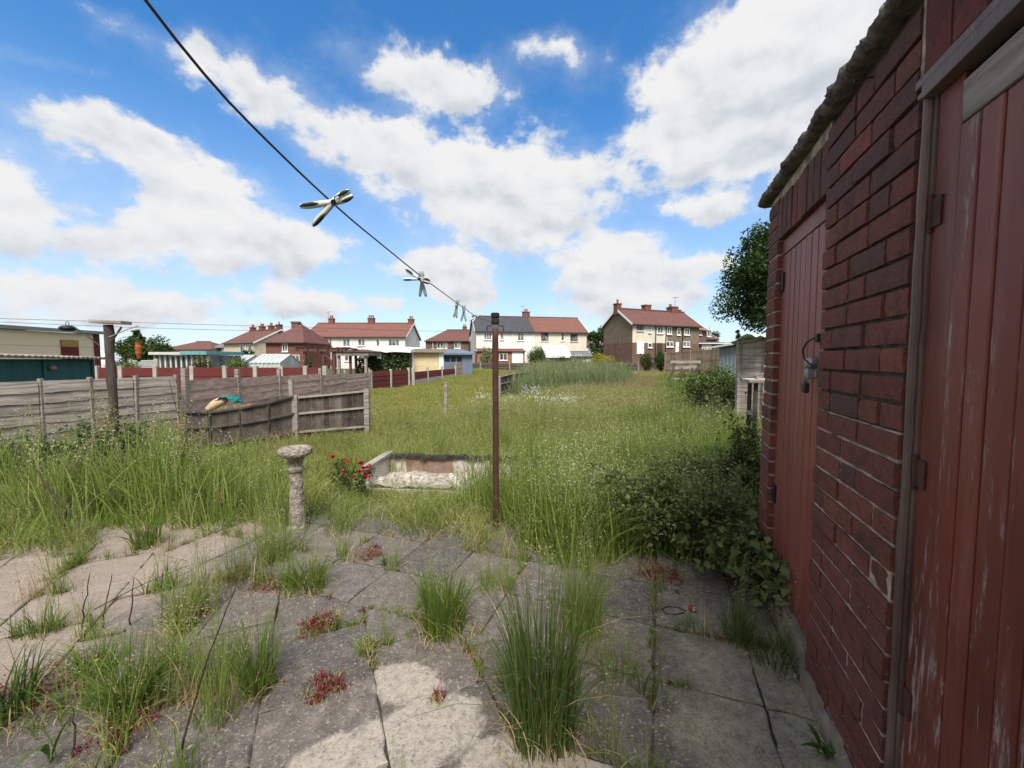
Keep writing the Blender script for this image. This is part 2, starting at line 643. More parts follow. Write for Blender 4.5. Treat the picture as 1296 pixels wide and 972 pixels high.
M_DOORN = painted_door('flaking_red_paint', (0.165, 0.038, 0.026), (0.1, 0.024, 0.016), (0.4, 0.3, 0.26), 0.1)
M_DOORF = painted_door('red_brown_paint', (0.235, 0.066, 0.05), (0.175, 0.05, 0.038), (0.3, 0.2, 0.16), 0.5)
M_FRAMEW = painted_door('bare_frame_wood', (0.13, 0.095, 0.08), (0.07, 0.046, 0.038), (0.36, 0.31, 0.27), 0.12)
M_GREYW = simple('weathered_grey_wood', (0.42, 0.375, 0.33), (0.125, 0.105, 0.09), 6, 0.9, 0.5, 60, 0.004, stretch=(.5, .5, 6), island=0.25)
M_OLDW = simple('old_dark_wood', (0.115, 0.093, 0.08), (0.032, 0.025, 0.021), 6, 0.9, 0.5, 50, 0.005, island=0.5)
M_POSTW = simple('dark_rough_post_wood', (0.105, 0.08, 0.068), (0.03, 0.023, 0.02), 9, 0.95, 0.9, 45, 0.012, stretch=(1, 1, .25))
M_PINKW = simple('faded_red_grey_wood', (0.48, 0.40, 0.355), (0.27, 0.15, 0.125), 3.5, 0.9, 0.4, 60, 0.004, stretch=(1, 1, 4), island=0.2)
M_REDW = simple('red_stained_wood', (0.15, 0.03, 0.026), (0.085, 0.019, 0.017), 3, 0.8, 0.3, 50, 0.003, stretch=(1, 1, 4), island=0.2)
M_CONC = simple('pale_concrete_post', (0.46, 0.42, 0.37), (0.28, 0.25, 0.22), 6, 0.9, 0.4, 80, 0.003)
M_BLACK = simple('black_plastic', (0.012, 0.012, 0.013), (0.02, 0.02, 0.02), 10, 0.5, 0.1)
M_RUST = simple('rusty_steel', (0.085, 0.036, 0.024), (0.034, 0.018, 0.014), 14, 0.8, 0.5, 120, 0.002, spec=0.3)
M_GALV = simple('galvanised_steel', (0.42, 0.43, 0.44), (0.22, 0.22, 0.22), 20, 0.45, 0.2, 90, 0.001, metal=0.8, spec=0.5)
M_ROOFEDGE = simple('lumpy_roof_mortar', (0.24, 0.21, 0.185), (0.05, 0.043, 0.038), 24, 0.95, 1.0, 70, 0.02)
M_STONE = simple('weathered_stone', (0.44, 0.385, 0.32), (0.1, 0.08, 0.065), 30, 0.95, 1.0, 60, 0.02)
M_DIRT = simple('dark_soil', (0.055, 0.042, 0.03), (0.03, 0.022, 0.016), 12, 0.95, 0.7, 60, 0.02)


def ground_mat():
    m, N = new_mat('soil_and_thatch')
    co = N.n('ShaderNodeTexCoord').outputs['Object']
    f = N.noise(co, 1.3, 8, 0.65)
    g = N.noise(co, 26, 6, 0.7)
    col = N.ramp(f, [(0.3, (0.05, 0.06, 0.02)), (0.5, (0.085, 0.1, 0.03)), (0.7, (0.12, 0.105, 0.045))])
    col = N.mix(N.smooth(g, 0.35, 0.7), col, (0.045, 0.045, 0.02))
    finish(N, col, 0.95, g, 0.8, 0.03)
    return m


def slab_mat():
    m, N = new_mat('worn_paving_slab')
    co = N.n('ShaderNodeTexCoord').outputs['Object']
    ri = N.n('ShaderNodeNewGeometry').outputs['Random Per Island']
    big = N.noise(co, 2.2, 7, 0.6)
    mid = N.noise(co, 14, 8, 0.7)
    fine = N.noise(co, 110, 6, 0.75)
    col = N.ramp(mid, [(0.3, (0.06, 0.052, 0.046)), (0.52, (0.108, 0.095, 0.084)), (0.72, (0.2, 0.176, 0.153))])
    col = N.n('ShaderNodeHueSaturation', {'Value': N.m('MULTIPLY_ADD', ri, 0.55, 0.74), 'Color': col}).outputs[0]
    tone = N.m('FRACT', N.m('MULTIPLY', ri, 7.3))
    col = N.mix(N.m('MULTIPLY', tone, 0.35), col, (0.17, 0.135, 0.1))
    sep = N.n('ShaderNodeSeparateXYZ', {0: co})

    def blob(cx, cy, rx, ry, rot):
        c_, s_ = cos(rot), sin(rot)
        dx, dy = N.m('SUBTRACT', sep.outputs[0], cx), N.m('SUBTRACT', sep.outputs[1], cy)
        a = N.m('MULTIPLY', N.m('ADD', N.m('MULTIPLY', dx, c_), N.m('MULTIPLY', dy, s_)), 1 / rx)
        b = N.m('MULTIPLY', N.m('SUBTRACT', N.m('MULTIPLY', dy, c_), N.m('MULTIPLY', dx, s_)), 1 / ry)
        r2_ = N.m('MULTIPLY_ADD', a, a, N.m('MULTIPLY', b, b))
        return N.m('POWER', 2.718, N.m('MULTIPLY', r2_, -1.0))
    # paler tan patches on the near slabs
    paler_tan = None
    for (bx, by, rx, ry, rot) in [(540, 925, .23, .17, .4), (480, 955, .2, .15, .6), (410, 968, .16, .11, .75), (515, 862, .17, .12, -.5), (640, 960, .17, .1, 0.3), (700, 985, .2, .1, .2)]:
        c = gp(bx, by)
        b = blob(c[0], c[1], rx, ry, rot)
        paler_tan = b if paler_tan is None else N.m('MAXIMUM', paler_tan, b)
    wm = N.m('ADD', paler_tan, N.m('MULTIPLY', N.m('SUBTRACT', N.noise(co, 7, 7, 0.6), 0.5), 0.75))
    wm = N.m('MULTIPLY', N.smooth(wm, 0.34, 0.52), N.m('MULTIPLY_ADD', N.smooth(mid, 0.3, 0.55), 0.35, 0.65))
    tan_ = N.ramp(N.noise(co, 40, 8, 0.75), [(0.32, (0.2, 0.175, 0.145)), (0.5, (0.36, 0.315, 0.26)), (0.7, (0.44, 0.385, 0.315))])
    col = N.mix(wm, col, tan_)
    # the mossy pale band along the shed
    nn = N.m('SUBTRACT', N.m('MULTIPLY', sep.outputs[0], CA), N.m('MULTIPLY', sep.outputs[1], SA))
    ss = N.m('ADD', N.m('MULTIPLY', sep.outputs[0], SA), N.m('MULTIPLY', sep.outputs[1], CA))
    bm = N.m('ADD', nn, N.m('MULTIPLY', N.m('SUBTRACT', big, 0.5), 0.8))
    bm = N.m('MULTIPLY', N.smooth(bm, 0.1, 0.3), N.smooth(ss, 2.6, 2.0))
    moss = N.ramp(N.noise(co, 20, 8, 0.7), [(0.32, (0.19, 0.16, 0.1)), (0.55, (0.36, 0.31, 0.21)), (0.72, (0.48, 0.43, 0.32))])
    col = N.mix(N.m('MULTIPLY', bm, 0.85), col, moss)
    # pale concrete towards the left of the yard
    pm = N.smooth(N.m('ADD', N.m('MULTIPLY', ss, 0.35), N.m('ADD', nn, N.m('MULTIPLY', N.m('SUBTRACT', big, 0.5), 1.2))), -2.0, -2.35)
    col = N.mix(N.m('MULTIPLY', pm, 0.72), col, N.mix(mid, (0.2, 0.155, 0.125), (0.46, 0.37, 0.3)))
    # lichen spots
    vo = N.n('ShaderNodeTexVoronoi', {'Vector': co, 'Scale': 42.0, 'Randomness': 1.0})
    sp = N.m('MULTIPLY', N.smooth(vo.outputs['Distance'], 0.22, 0.1), N.smooth(N.noise(co, 5, 4, 0.6), 0.48, 0.6))
    sp = N.m('MULTIPLY', sp, N.smooth(N.n('ShaderNodeSeparateColor', {0: vo.outputs['Color']}).outputs[0], 0.4, 0.6))
    col = N.mix(N.m('MULTIPLY', sp, 0.5), col, (0.36, 0.35, 0.31))
    fleck = N.noise(co, 62, 3, 0.6)
    col = N.mix(N.m('MULTIPLY', N.smooth(fine, 0.54, 0.66), 0.55), col, (0.34, 0.31, 0.275))
    col = N.mix(N.m('MULTIPLY', N.smooth(fleck, 0.6, 0.66), 0.6), col, (0.36, 0.335, 0.3))
    col = N.mix(N.m('MULTIPLY', N.smooth(fine, 0.46, 0.34), 0.85), col, (0.035, 0.03, 0.026))
    hh = N.m('ADD', N.m('MULTIPLY', mid, 0.7), N.m('MULTIPLY', fine, 0.6))
    finish(N, col, 0.88, hh, 0.85, 0.008, spec=0.3)
    return m


# ------------------------------------------------------------------ ground
def vnoise(x, y, sc, seed=0):
    """cheap smooth noise"""
    return (np.sin(x * sc * 1.3 + seed) * np.cos(y * sc * 1.7 + seed * 2.1) + np.sin(x * sc * 2.9 + y * sc * 2.3 + seed * .7) * .5) / 1.5


MOUND = gp(600, 474)


def zg(x, y):
    x, y = np.asarray(x, float), np.asarray(y, float)
    k = np.clip((y - 4.2) / 6, 0, 1)
    z = -0.035 + k * 0.05 * vnoise(x, y, 0.8, 1.0) + np.clip((y - 10) / 15, 0, 1) * 0.06 * vnoise(x, y, .25, 3)
    z = z + 0.45 * np.exp(-(((x - MOUND[0]) / 3.2) ** 2 + ((y - MOUND[1] - 3) / 5.0) ** 2))
    return z


def build_ground():
    t = np.linspace(-1, 1, 171)
    gx = np.sinh(t * 5.2) / np.sinh(5.2) * 700
    gy = np.sinh(t * 5.2) / np.sinh(5.2) * 700 + 8
    Xg, Yg = np.meshgrid(gx, gy, indexing='ij')
    V = np.stack([Xg, Yg, zg(Xg, Yg)], -1).reshape(-1, 3)
    n = len(t)
    i, j = np.meshgrid(np.arange(n - 1), np.arange(n - 1), indexing='ij')
    a = (i * n + j).ravel()
    Fq = np.stack([a, a + n, a + n + 1, a + 1], 1)
    struct(np_mesh('ground', V, Fq, ground_mat(), smooth=True))


build_ground()


# ------------------------------------------------------------------ patio
def rough_edges(poly, step=0.045, amp=0.0035):
    out = []
    for i in range(len(poly)):
        a, b = np.array(poly[i]), np.array(poly[(i + 1) % len(poly)])
        L = np.linalg.norm(b - a)
        k = max(1, int(L / step))
        nrm = np.array([-(b - a)[1], (b - a)[0]]) / max(L, 1e-6)
        for q in range(k):
            p = a + (b - a) * q / k
            if q:
                p = p + nrm * random.gauss(0, amp)
            else:
                p = p + np.array([random.gauss(0, amp), random.gauss(0, amp)])
            out.append((p[0], p[1]))
    return out


def area(poly):
    s_ = 0
    for i in range(len(poly)):
        a, b = poly[i], poly[(i + 1) % len(poly)]
        s_ += a[0] * b[1] - a[1] * b[0]
    return s_ / 2


def inset(poly, g):
    c = np.mean(np.array(poly), 0)
    out = poly
    for i in range(len(poly)):
        a, b = np.array(poly[i]), np.array(poly[(i + 1) % len(poly)])
        L = np.linalg.norm(b - a)
        if L < 1e-5:
            continue
        nrm = np.array([(b - a)[1], -(b - a)[0]]) / L
        out = clip_poly(out, nrm, float(nrm @ a) - g)
        if len(out) < 3:
            return out
    return out


PATIO_PX = [(-500, 720), (0, 700), (150, 664), (380, 655), (520, 662), (620, 690), (770, 705), (870, 700), (960, 735), (1010, 800), (1060, 958)]


JOINTS = []


def build_patio():
    mb = MB()
    polys = []
    nS = (CA, -SA)      # n axis
    sS = (SA, CA)       # s axis
    # slabs square to the shed
    nb = [-5.665 + .405 * k for k in range(15)] + [.415, .583]
    sb = [-2.74 + .406 * k for k in range(16)]
    sb[11] = 1.755
    for i in range(len(nb) - 1):
        for j in range(len(sb) - 1):
            q = [ns2w(n_, s_)[:2] for (n_, s_) in ((nb[i], sb[j]), (nb[i + 1], sb[j]), (nb[i + 1], sb[j + 1]), (nb[i], sb[j + 1]))]
            if nb[i + 1] < -.3 and sb[j + 1] < 1.76 + .01:
                continue
            polys.append(q)
    # slabs laid at the diagonal
    N1, N2 = (.906, .4226), (-.4226, .906)
    det = N1[0] * N2[1] - N1[1] * N2[0]
    for i in range(-12, 6):
        c0, c1 = .169 + .422 * i, .169 + .422 * (i + 1)
        off = 1.535 if i % 2 == 0 else 1.75
        for j in range(-12, 8):
            r0, r1 = off + .41 * j, off + .41 * (j + 1)
            q = []
            for (c, r) in ((c0, r0), (c1, r0), (c1, r1), (c0, r1)):
                q.append(((c * N2[1] - r * N1[1]) / det, (r * N1[0] - c * N2[0]) / det))
            q = clip_poly(q, sS, 1.755)
            if len(q) > 2:
                q = clip_poly(q, nS, -.395)
            if len(q) > 2:
                q = clip_poly(q, (0, -1), 2.0)
            if len(q) > 2:
                q = clip_poly(q, (-1, 0), 6.0)
            if len(q) > 2:
                polys.append(q)
    for q in polys:
        if area(q) < 0:
            q = q[::-1]
        q = clip_poly(q, (0, 1), 3.75)
        if len(q) < 3 or abs(area(q)) < .004:
            continue
        q = inset(q, random.uniform(.0022, .0048))
        if len(q) < 3 or abs(area(q)) < .003:
            continue
        p = rough_edges(q)
        JOINTS.extend((q[i_], q[(i_ + 1) % len(q)]) for i_ in range(len(q)))
        z = random.gauss(0, .003)
        tx, ty = random.gauss(0, .008), random.gauss(0, .008)
        c = np.mean(np.array(q), 0)
        n = len(p)
        pin = [(c[0] + (a - c[0]) * (1 - .006 / .2), c[1] + (b - c[1]) * (1 - .006 / .2)) for a, b in p]
        top = [(a, b, z + (a - c[0]) * tx + (b - c[1]) * ty) for a, b in pin]
        mid = [(a, b, z - .005 + (a - c[0]) * tx + (b - c[1]) * ty) for a, b in p]
        bot = [(a, b, -.05) for a, b in p]
        fs = [tuple(range(n))]
        for i in range(n):
            k = (i + 1) % n
            fs.append((n + i, n + k, k, i))
            fs.append((2 * n + i, 2 * n + k, n + k, n + i))
        mb.add(top + mid + bot, fs)
    struct(mb.build('patio', slab_mat()))
    bd = MB()
    bd.add([(-8, -3, -.012), (.2, -3, -.012), (1.75, 2.4, -.012), (1.2, 3.4, -.012), (-8, 3.4, -.012)], [(0, 1, 2, 3, 4)])
    struct(bd.build('joint_soil', simple('joint_soil', (0.07, 0.058, 0.035), (0.025, 0.02, 0.016), 16, .95, .6, 80, .01)))


build_patio()


# ------------------------------------------------------------------ brick outbuilding
def build_shed():
    base = ns2w(WALL_N, 0)
    root = thing('brick_outbuilding', 'dark red brick outbuilding with two red plank doors and lumpy flat roof', 'outbuilding', base, -SHED_A)
    CO = 0.0768
    mb = MB()

    def brick(y0, y1, z0, z1, mi, x0=0.0, x1=0.1):
        dx = random.gauss(0, .0022)
        # rough-edged brick: a jittered front face with worn corners
        nu, nv = max(3, int((y1 - y0) / .028)), 4
        V, fs = [], []
        chip = {(i, j) for i in range(nu + 1) for j in range(nv + 1) if (i in (0, nu) or j in (0, nv)) and random.random() < .07}
        for i in range(nu + 1):
            for j in range(nv + 1):
                ed = (i in (0, nu)) + (j in (0, nv))
                x = x0 + dx + random.gauss(0, .0006) + .0013 * ed + (.004 * random.random() if (i, j) in chip else 0)
                V.append((x, y0 + (y1 - y0) * i / nu + random.gauss(0, .0007), z0 + (z1 - z0) * j / nv + random.gauss(0, .0006)))
        for i in range(nu):
            for j in range(nv):
                a = i * (nv + 1) + j
                fs.append((a, a + 1, a + nv + 2, a + nv + 1))
        rim = [j for j in range(nv)] + [i * (nv + 1) + nv for i in range(nu)] + [nu * (nv + 1) + nv - j for j in range(nv)] + [(nu - i) * (nv + 1) for i in range(nu)]
        b0 = len(V)
        for r_ in rim:
            V.append((x1, V[r_][1], V[r_][2]))
        m_ = len(rim)
        for q in range(m_):
            q2 = (q + 1) % m_
            fs.append((rim[q], b0 + q, b0 + q2, rim[q2]))
        fs.append(tuple(range(b0, b0 + m_)))
        mb.add(V, fs, mi)

    def pick(z):
        return 1 if random.random() < (.6 if z > 1.75 else .4 if z > 1.45 else .12) else 0
    patterns = {
        'pier': ([.225, .225, .11], [.11, .225, .225], [.225, .11, .225], [.11, .11, .225, .11]),
        'far': ([.2], [.095, .095], [.2])}
    rows = int(2.24 / CO)
    for r in range(-1, rows):
        z0 = r * CO + .01
        pt_ = patterns['pier'][[0, 1, 0, 1, 2, 1, 0, 3][r % 8]]
        tot = sum(pt_) + .0115 * (len(pt_) - 1)
        sc = (.588 - .0115 * (len(pt_) - 1)) / sum(pt_)
        y = 1.35
        for L in pt_:
            brick(y, y + L * sc, z0, z0 + CO - .0115, pick(z0))
            y += L * sc + .0115
        pt_ = patterns['far'][r % 3]
        y = 2.64
        for L in pt_:
            brick(y, y + L, z0, z0 + CO - .0115, pick(z0 - .2))
            y += L + .01
        y = -.55
        while y < .33:
            brick(y, min(y + .225, .345), z0, z0 + CO - .0115, pick(z0))
            y += .236
    # soldier courses over the two doors
    y = 1.945
    while y < 2.63:
        brick(y, min(y + .066, 2.636), 2.0, 2.205, pick(2.3))
        y += .0765
    y = .36
    while y < 1.32:
        brick(y, min(y + .098, 1.342), 2.045, 2.265, 2, x0=-.006)
        y += .108
    mb.build('wall', [M_BRICK, M_BRICKD, M_BRICKP], root)
    # mortar and the rest of the walls, which the bricks stand in
    k = MB()
    k.box((.007, 1.354, -.05), (.2, 1.934, 1.155))
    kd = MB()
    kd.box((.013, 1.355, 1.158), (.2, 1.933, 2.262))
    kd.build('old_shadowed_mortar', M_MORTARD, root)  # darker bed of the upper pier, joint shadow painted in
    k.box((.007, 2.645, -.05), (.2, 2.835, 2.262))
    k.box((.007, -.54, -.05), (.2, .342, 2.262))
    k.box((.008, 1.936, 2.003), (.2, 2.643, 2.263))
    k.box((.006, .344, 2.047), (.2, 1.352, 2.264))
    k.build('mortar_bed', M_MORTAR, root)
    e = MB()
    e.box((.203, 2.64, -.05), (1.9, 2.83, 2.26))
    e.box((.203, -.53, -.05), (1.9, -.35, 2.26))
    e.box((1.75, -.345, -.05), (1.9, 2.635, 2.26))
    e.build('end_wall', M_BRICKD, root)
    # far door
    dr = MB()
    y = 1.945
    bw = (2.645 - 1.945) / 9
    for i in range(9):
        j = random.gauss(0, .0012)
        dr.box((.03 + j, y + .003, .14), (.055, y + bw - .003, 1.915 if i else 1.995))
        y += bw
    dr.box((.05, 1.95, .145), (.062, 2.64, 1.99))
    door = dr.build('door', M_DOORF, root, bevel=.004)
    door['label'] = 'narrow red brown plank door with hasp'
    rl = MB()
    rl.box((.027, 1.945 + bw + .002, 1.918), (.055, 2.643, 1.996))
    rl.build('top_rail', M_DOORF, door, bevel=.003)
    hs = MB()
    hs.box((.0, 1.97, 1.278), (.0245, 2.11, 1.306))
    hs.box((-.022, 1.985, 1.272), (.0, 2.01, 1.312))
    hs.tube([(.02, 2.03, 1.336), (-.004, 2.03, 1.336), (-.016, 2.03, 1.336), (-.02, 2.03, 1.336)], [.026, .026, .018, .006], 14)
    hs.build('hasp', M_GALV, door, bevel=.002)
    for z in (.55, 1.72):
        hg = MB()
        hg.box((.02, 2.585, z), (.029, 2.64, z + .1))
        hg.build('hinge', M_BLACK, door)
    th = MB()
    th.box((-.004, 1.942, -.05), (.12, 2.66, .13), jit=.006)
    th.build('threshold', M_CEMENT, root, bevel=.008)
    sk = MB()
    n = 14
    for i in range(n):
        y0, y1 = 1.36 + i * .58 / n, 1.36 + (i + 1) * .58 / n
        sk.box((-.014 - random.random() * .006, y0, -.05), (.004, y1 + .002, .06 + random.random() * .035), jit=.003)
    sk.build('skirting', M_CEMENT, root)
    # near door
    nd = MB()
    y, ks = 1.306, 0
    widths = [.088, .062, .062, .074, .06, .07, .064, .074, .062, .07, .064, .07, .062, .07]
    for i, w_ in enumerate(widths):
        if y - w_ < .36:
            w_ = y - .36
        if w_ < .02:
            break
        j = random.gauss(0, .0015)
        nd.box((.024 + j, y - w_ + .0022, .06), (.05, y - .0022, 1.985 if i == 0 else 1.868))
        y -= w_
    ndo = nd.build('door', M_DOORN, root, bevel=.003)
    ndo['label'] = 'wide plank door with flaking dark red paint'
    r2_ = MB()
    r2_.box((.02, .362, 1.872), (.05, 1.214, 1.962), jit=.001)
    r2_.build('top_rail', M_GREYW, ndo, bevel=.003)
    for z in (.42, 1.02, 1.66):
        h2 = MB()
        h2.tube([(.02, 1.304, z), (.02, 1.304, z + .09)], .005, 10)
        h2.box((.0205, 1.268, z + .01), (.0235, 1.3, z + .08))
        h2.build('hinge', M_RUST, ndo)
    fr = MB()
    npt = 28
    fr.tube([(.016 + random.gauss(0, .0008), 1.328 + random.gauss(0, .0012), i * 2.03 / npt) for i in range(npt + 1)], [.0115 + random.gauss(0, .0008) for i in range(npt + 1)], 10)
    fr.box((.02, 1.308, -.02), (.08, 1.3455, 2.035), jit=.002)
    fr.build('door_jamb', M_FRAMEW, root)
    hd = MB()
    hd.beam((.02, .36, 2.012), (.02, 1.32, 2.012), .05, .052)
    hd.beam((.0, .36, 2.03), (.0, 1.345, 2.03), .012, .022)
    hd.beam((.002, .36, 2.0), (.002, 1.34, 2.0), .01, .014)
    hd.build('door_head', M_FRAMEW, root, bevel=.003)
    nb = MB()
    nb.tube([(.01, 1.593, 2.212), (-.045, 1.593, 2.208)], .0032, 8)
    nb.tube([(-.045, 1.593, 2.208), (-.048, 1.593, 2.2078)], .006, 8)
    nb.build('nail', M_RUST, root)
    # flat roof with a crumbly mortar edge
    nu = 340
    ys = np.linspace(-.6, 2.9, nu)
    prof = [(2.0, 2.27), (.03, 2.268), (-.02, 2.264), (-.042, 2.27), (-.048, 2.286), (-.045, 2.304), (-.03, 2.318), (0.05, 2.324), (2.0, 2.40)]
    V = []
    amp = np.array([0, .002, .004, .005, .005, .005, .005, .003, 0])
    for y_ in ys:
        lump = .004 * sin(y_ * 13) + .003 * sin(y_ * 31 + 1) + random.gauss(0, .0022)
        for q, (x_, z_) in enumerate(prof):
            dx = lump * (1 if 2 <= q <= 6 else 0) + random.gauss(0, 1) * amp[q]
            dz = lump * .5 * (1 if 2 <= q <= 7 else 0) + random.gauss(0, 1) * amp[q] * .7
            V.append((x_ + dx, y_, z_ + dz))
    n = len(prof)
    fs = []
    for i in range(nu - 1):
        for q in range(n):
            q2 = (q + 1) % n
            fs.append((i * n + q, i * n + q2, (i + 1) * n + q2, (i + 1) * n + q))
    fs.append(tuple(range(n)))
    fs.append(tuple((nu - 1) * n + q for q in range(n - 1, -1, -1)))
    rm = MB()
    rm.add(V, fs)
    rm.build('roof', M_ROOFEDGE, root, smooth=True)
    # cable that hangs from the wall to the hasp
    cb = MB()
    cb.tube([(.0, 1.955, 1.43), (-.015, 1.96, 1.435), (-.03, 1.985, 1.42), (-.035, 2.01, 1.39), (-.03, 2.01, 1.355), (-.02, 1.985, 1.335), (-.012, 1.965, 1.325)], .0035, 8)
    cb.box((-.012, 1.93, 1.418), (.0, 1.95, 1.452))
    cb.build('cable', M_BLACK, root, smooth=False)
    # padlock
    pl = ns2w(WALL_N - .024, 2.0, 1.212)
    t = thing('padlock', 'small black padlock hanging from the galvanised hasp of the narrow red door', 'padlock', pl, -SHED_A)
    b = MB()
    b.box((-.01, -.02, 0), (.01, .02, .042))
    b.build('body', M_BLACK, t, bevel=.005)
    sh = MB()
    sh.tube([(0, -.012, .04)] + [(0, -.012 * cos(q), .062 + .014 * sin(q)) for q in np.linspace(0, pi, 8)] + [(0, .012, .04)], .0035, 8)
    sh.build('shackle', M_GALV, t, smooth=True)


build_shed()

# ------------------------------------------------------------------ houses
def tile_mat(name, c1, c2, rowh=0.34):
    m, N = new_mat(name)
    co = N.n('ShaderNodeTexCoord').outputs['Object']
    f = N.noise(co, 1.2, 8, 0.7)
    g = N.noise(co, 9, 4, 0.7)
    col = N.ramp(N.m('ADD', N.m('MULTIPLY', f, .6), N.m('MULTIPLY', g, .4)), [(0.35, c2), (0.65, c1)])
    sep = N.n('ShaderNodeSeparateXYZ', {0: co})
    row = N.m('FRACT', N.m('MULTIPLY', sep.outputs[2], 1 / .19))
    col = N.mix(N.m('MULTIPLY', N.smooth(row, 0.8, 1.0), .45), col, tuple(c * .4 for c in c2))
    finish(N, col, 0.85, N.m('ADD', row, g), 0.6, 0.05)
    return m


def wall_brick_mat(name, c1, c2, mortar):
    m, N = new_mat(name)
    co = N.n('ShaderNodeTexCoord').outputs['Object']
    sep = N.n('ShaderNodeSeparateXYZ', {0: co})
    v = N.n('ShaderNodeCombineXYZ', {0: N.m('ADD', sep.outputs[0], sep.outputs[1]), 1: sep.outputs[2], 2: 0.0}).outputs[0]
    b = N.n('ShaderNodeTexBrick', {'Vector': v, 'Color1': c1, 'Color2': c2, 'Mortar': mortar, 'Scale': 1.0, 'Mortar Size': 0.008, 'Brick Width': 0.235, 'Row Height': 0.077})
    f = N.noise(co, 1.5, 6, 0.65)
    col = N.mix(N.m('MULTIPLY', N.smooth(f, .4, .7), .4), b.outputs[0], tuple(c * .5 for c in c2))
    finish(N, col, 0.9, f, 0.3, 0.02)
    return m


T_RED = tile_mat('red_clay_tiles', (0.215, 0.094, 0.07), (0.14, 0.065, 0.052))
T_BRN = tile_mat('brown_red_tiles', (0.17, 0.075, 0.062), (0.1, 0.05, 0.045))
T_ORG = tile_mat('orange_tiles', (0.34, 0.16, 0.1), (0.22, 0.1, 0.07))
T_GRY = tile_mat('dark_grey_tiles', (0.075, 0.077, 0.085), (0.045, 0.046, 0.052))
T_GRL = tile_mat('light_grey_tiles', (0.2, 0.2, 0.21), (0.13, 0.13, 0.135))
W_WHITE = simple('white_render', (0.78, 0.76, 0.72), (0.62, 0.6, 0.56), 1.2, 0.9, 0.3, 30, 0.01)
W_CREAM = simple('cream_render', (0.68, 0.63, 0.53), (0.55, 0.5, 0.41), 1.2, 0.9, 0.3, 30, 0.01)
W_TAN = simple('tan_render', (0.58, 0.5, 0.4), (0.46, 0.39, 0.3), 1.2, 0.9, 0.3, 30, 0.01)
W_PEBBLE = simple('brown_pebbledash', (0.22, 0.17, 0.125), (0.13, 0.1, 0.075), 2.5, 0.95, 0.6, 30, 0.02)
W_BRICK = wall_brick_mat('house_red_brick', (0.2, 0.062, 0.045), (0.14, 0.045, 0.036), (0.2, 0.15, 0.12))
W_BRICKO = wall_brick_mat('house_orange_brick', (0.36, 0.12, 0.065), (0.28, 0.09, 0.05), (0.3, 0.22, 0.17))
W_BRICKB = wall_brick_mat('house_brown_brick', (0.17, 0.085, 0.06), (0.12, 0.065, 0.05), (0.2, 0.16, 0.13))
M_UPVC = simple('white_window_frame', (0.8, 0.8, 0.79), (0.7, 0.7, 0.69), 5, 0.5, 0.1)
M_GUTTER = simple('dark_gutter', (0.05, 0.045, 0.042), (0.03, 0.03, 0.03), 5, 0.6, 0.1)
M_BROWNF = simple('brown_window_frame', (0.07, 0.035, 0.025), (0.05, 0.03, 0.02), 5, 0.6, 0.1)


def glass_mat():
    m, N = new_mat('window_glass')
    co = N.n('ShaderNodeTexCoord').outputs['Object']
    f = N.noise(co, 1.5, 3, 0.5)
    col = N.ramp(f, [(0.4, (0.03, 0.035, 0.04)), (0.6, (0.22, 0.23, 0.23))])
    finish(N, col, 0.06, spec=0.6)
    return m


M_GLASS = glass_mat()


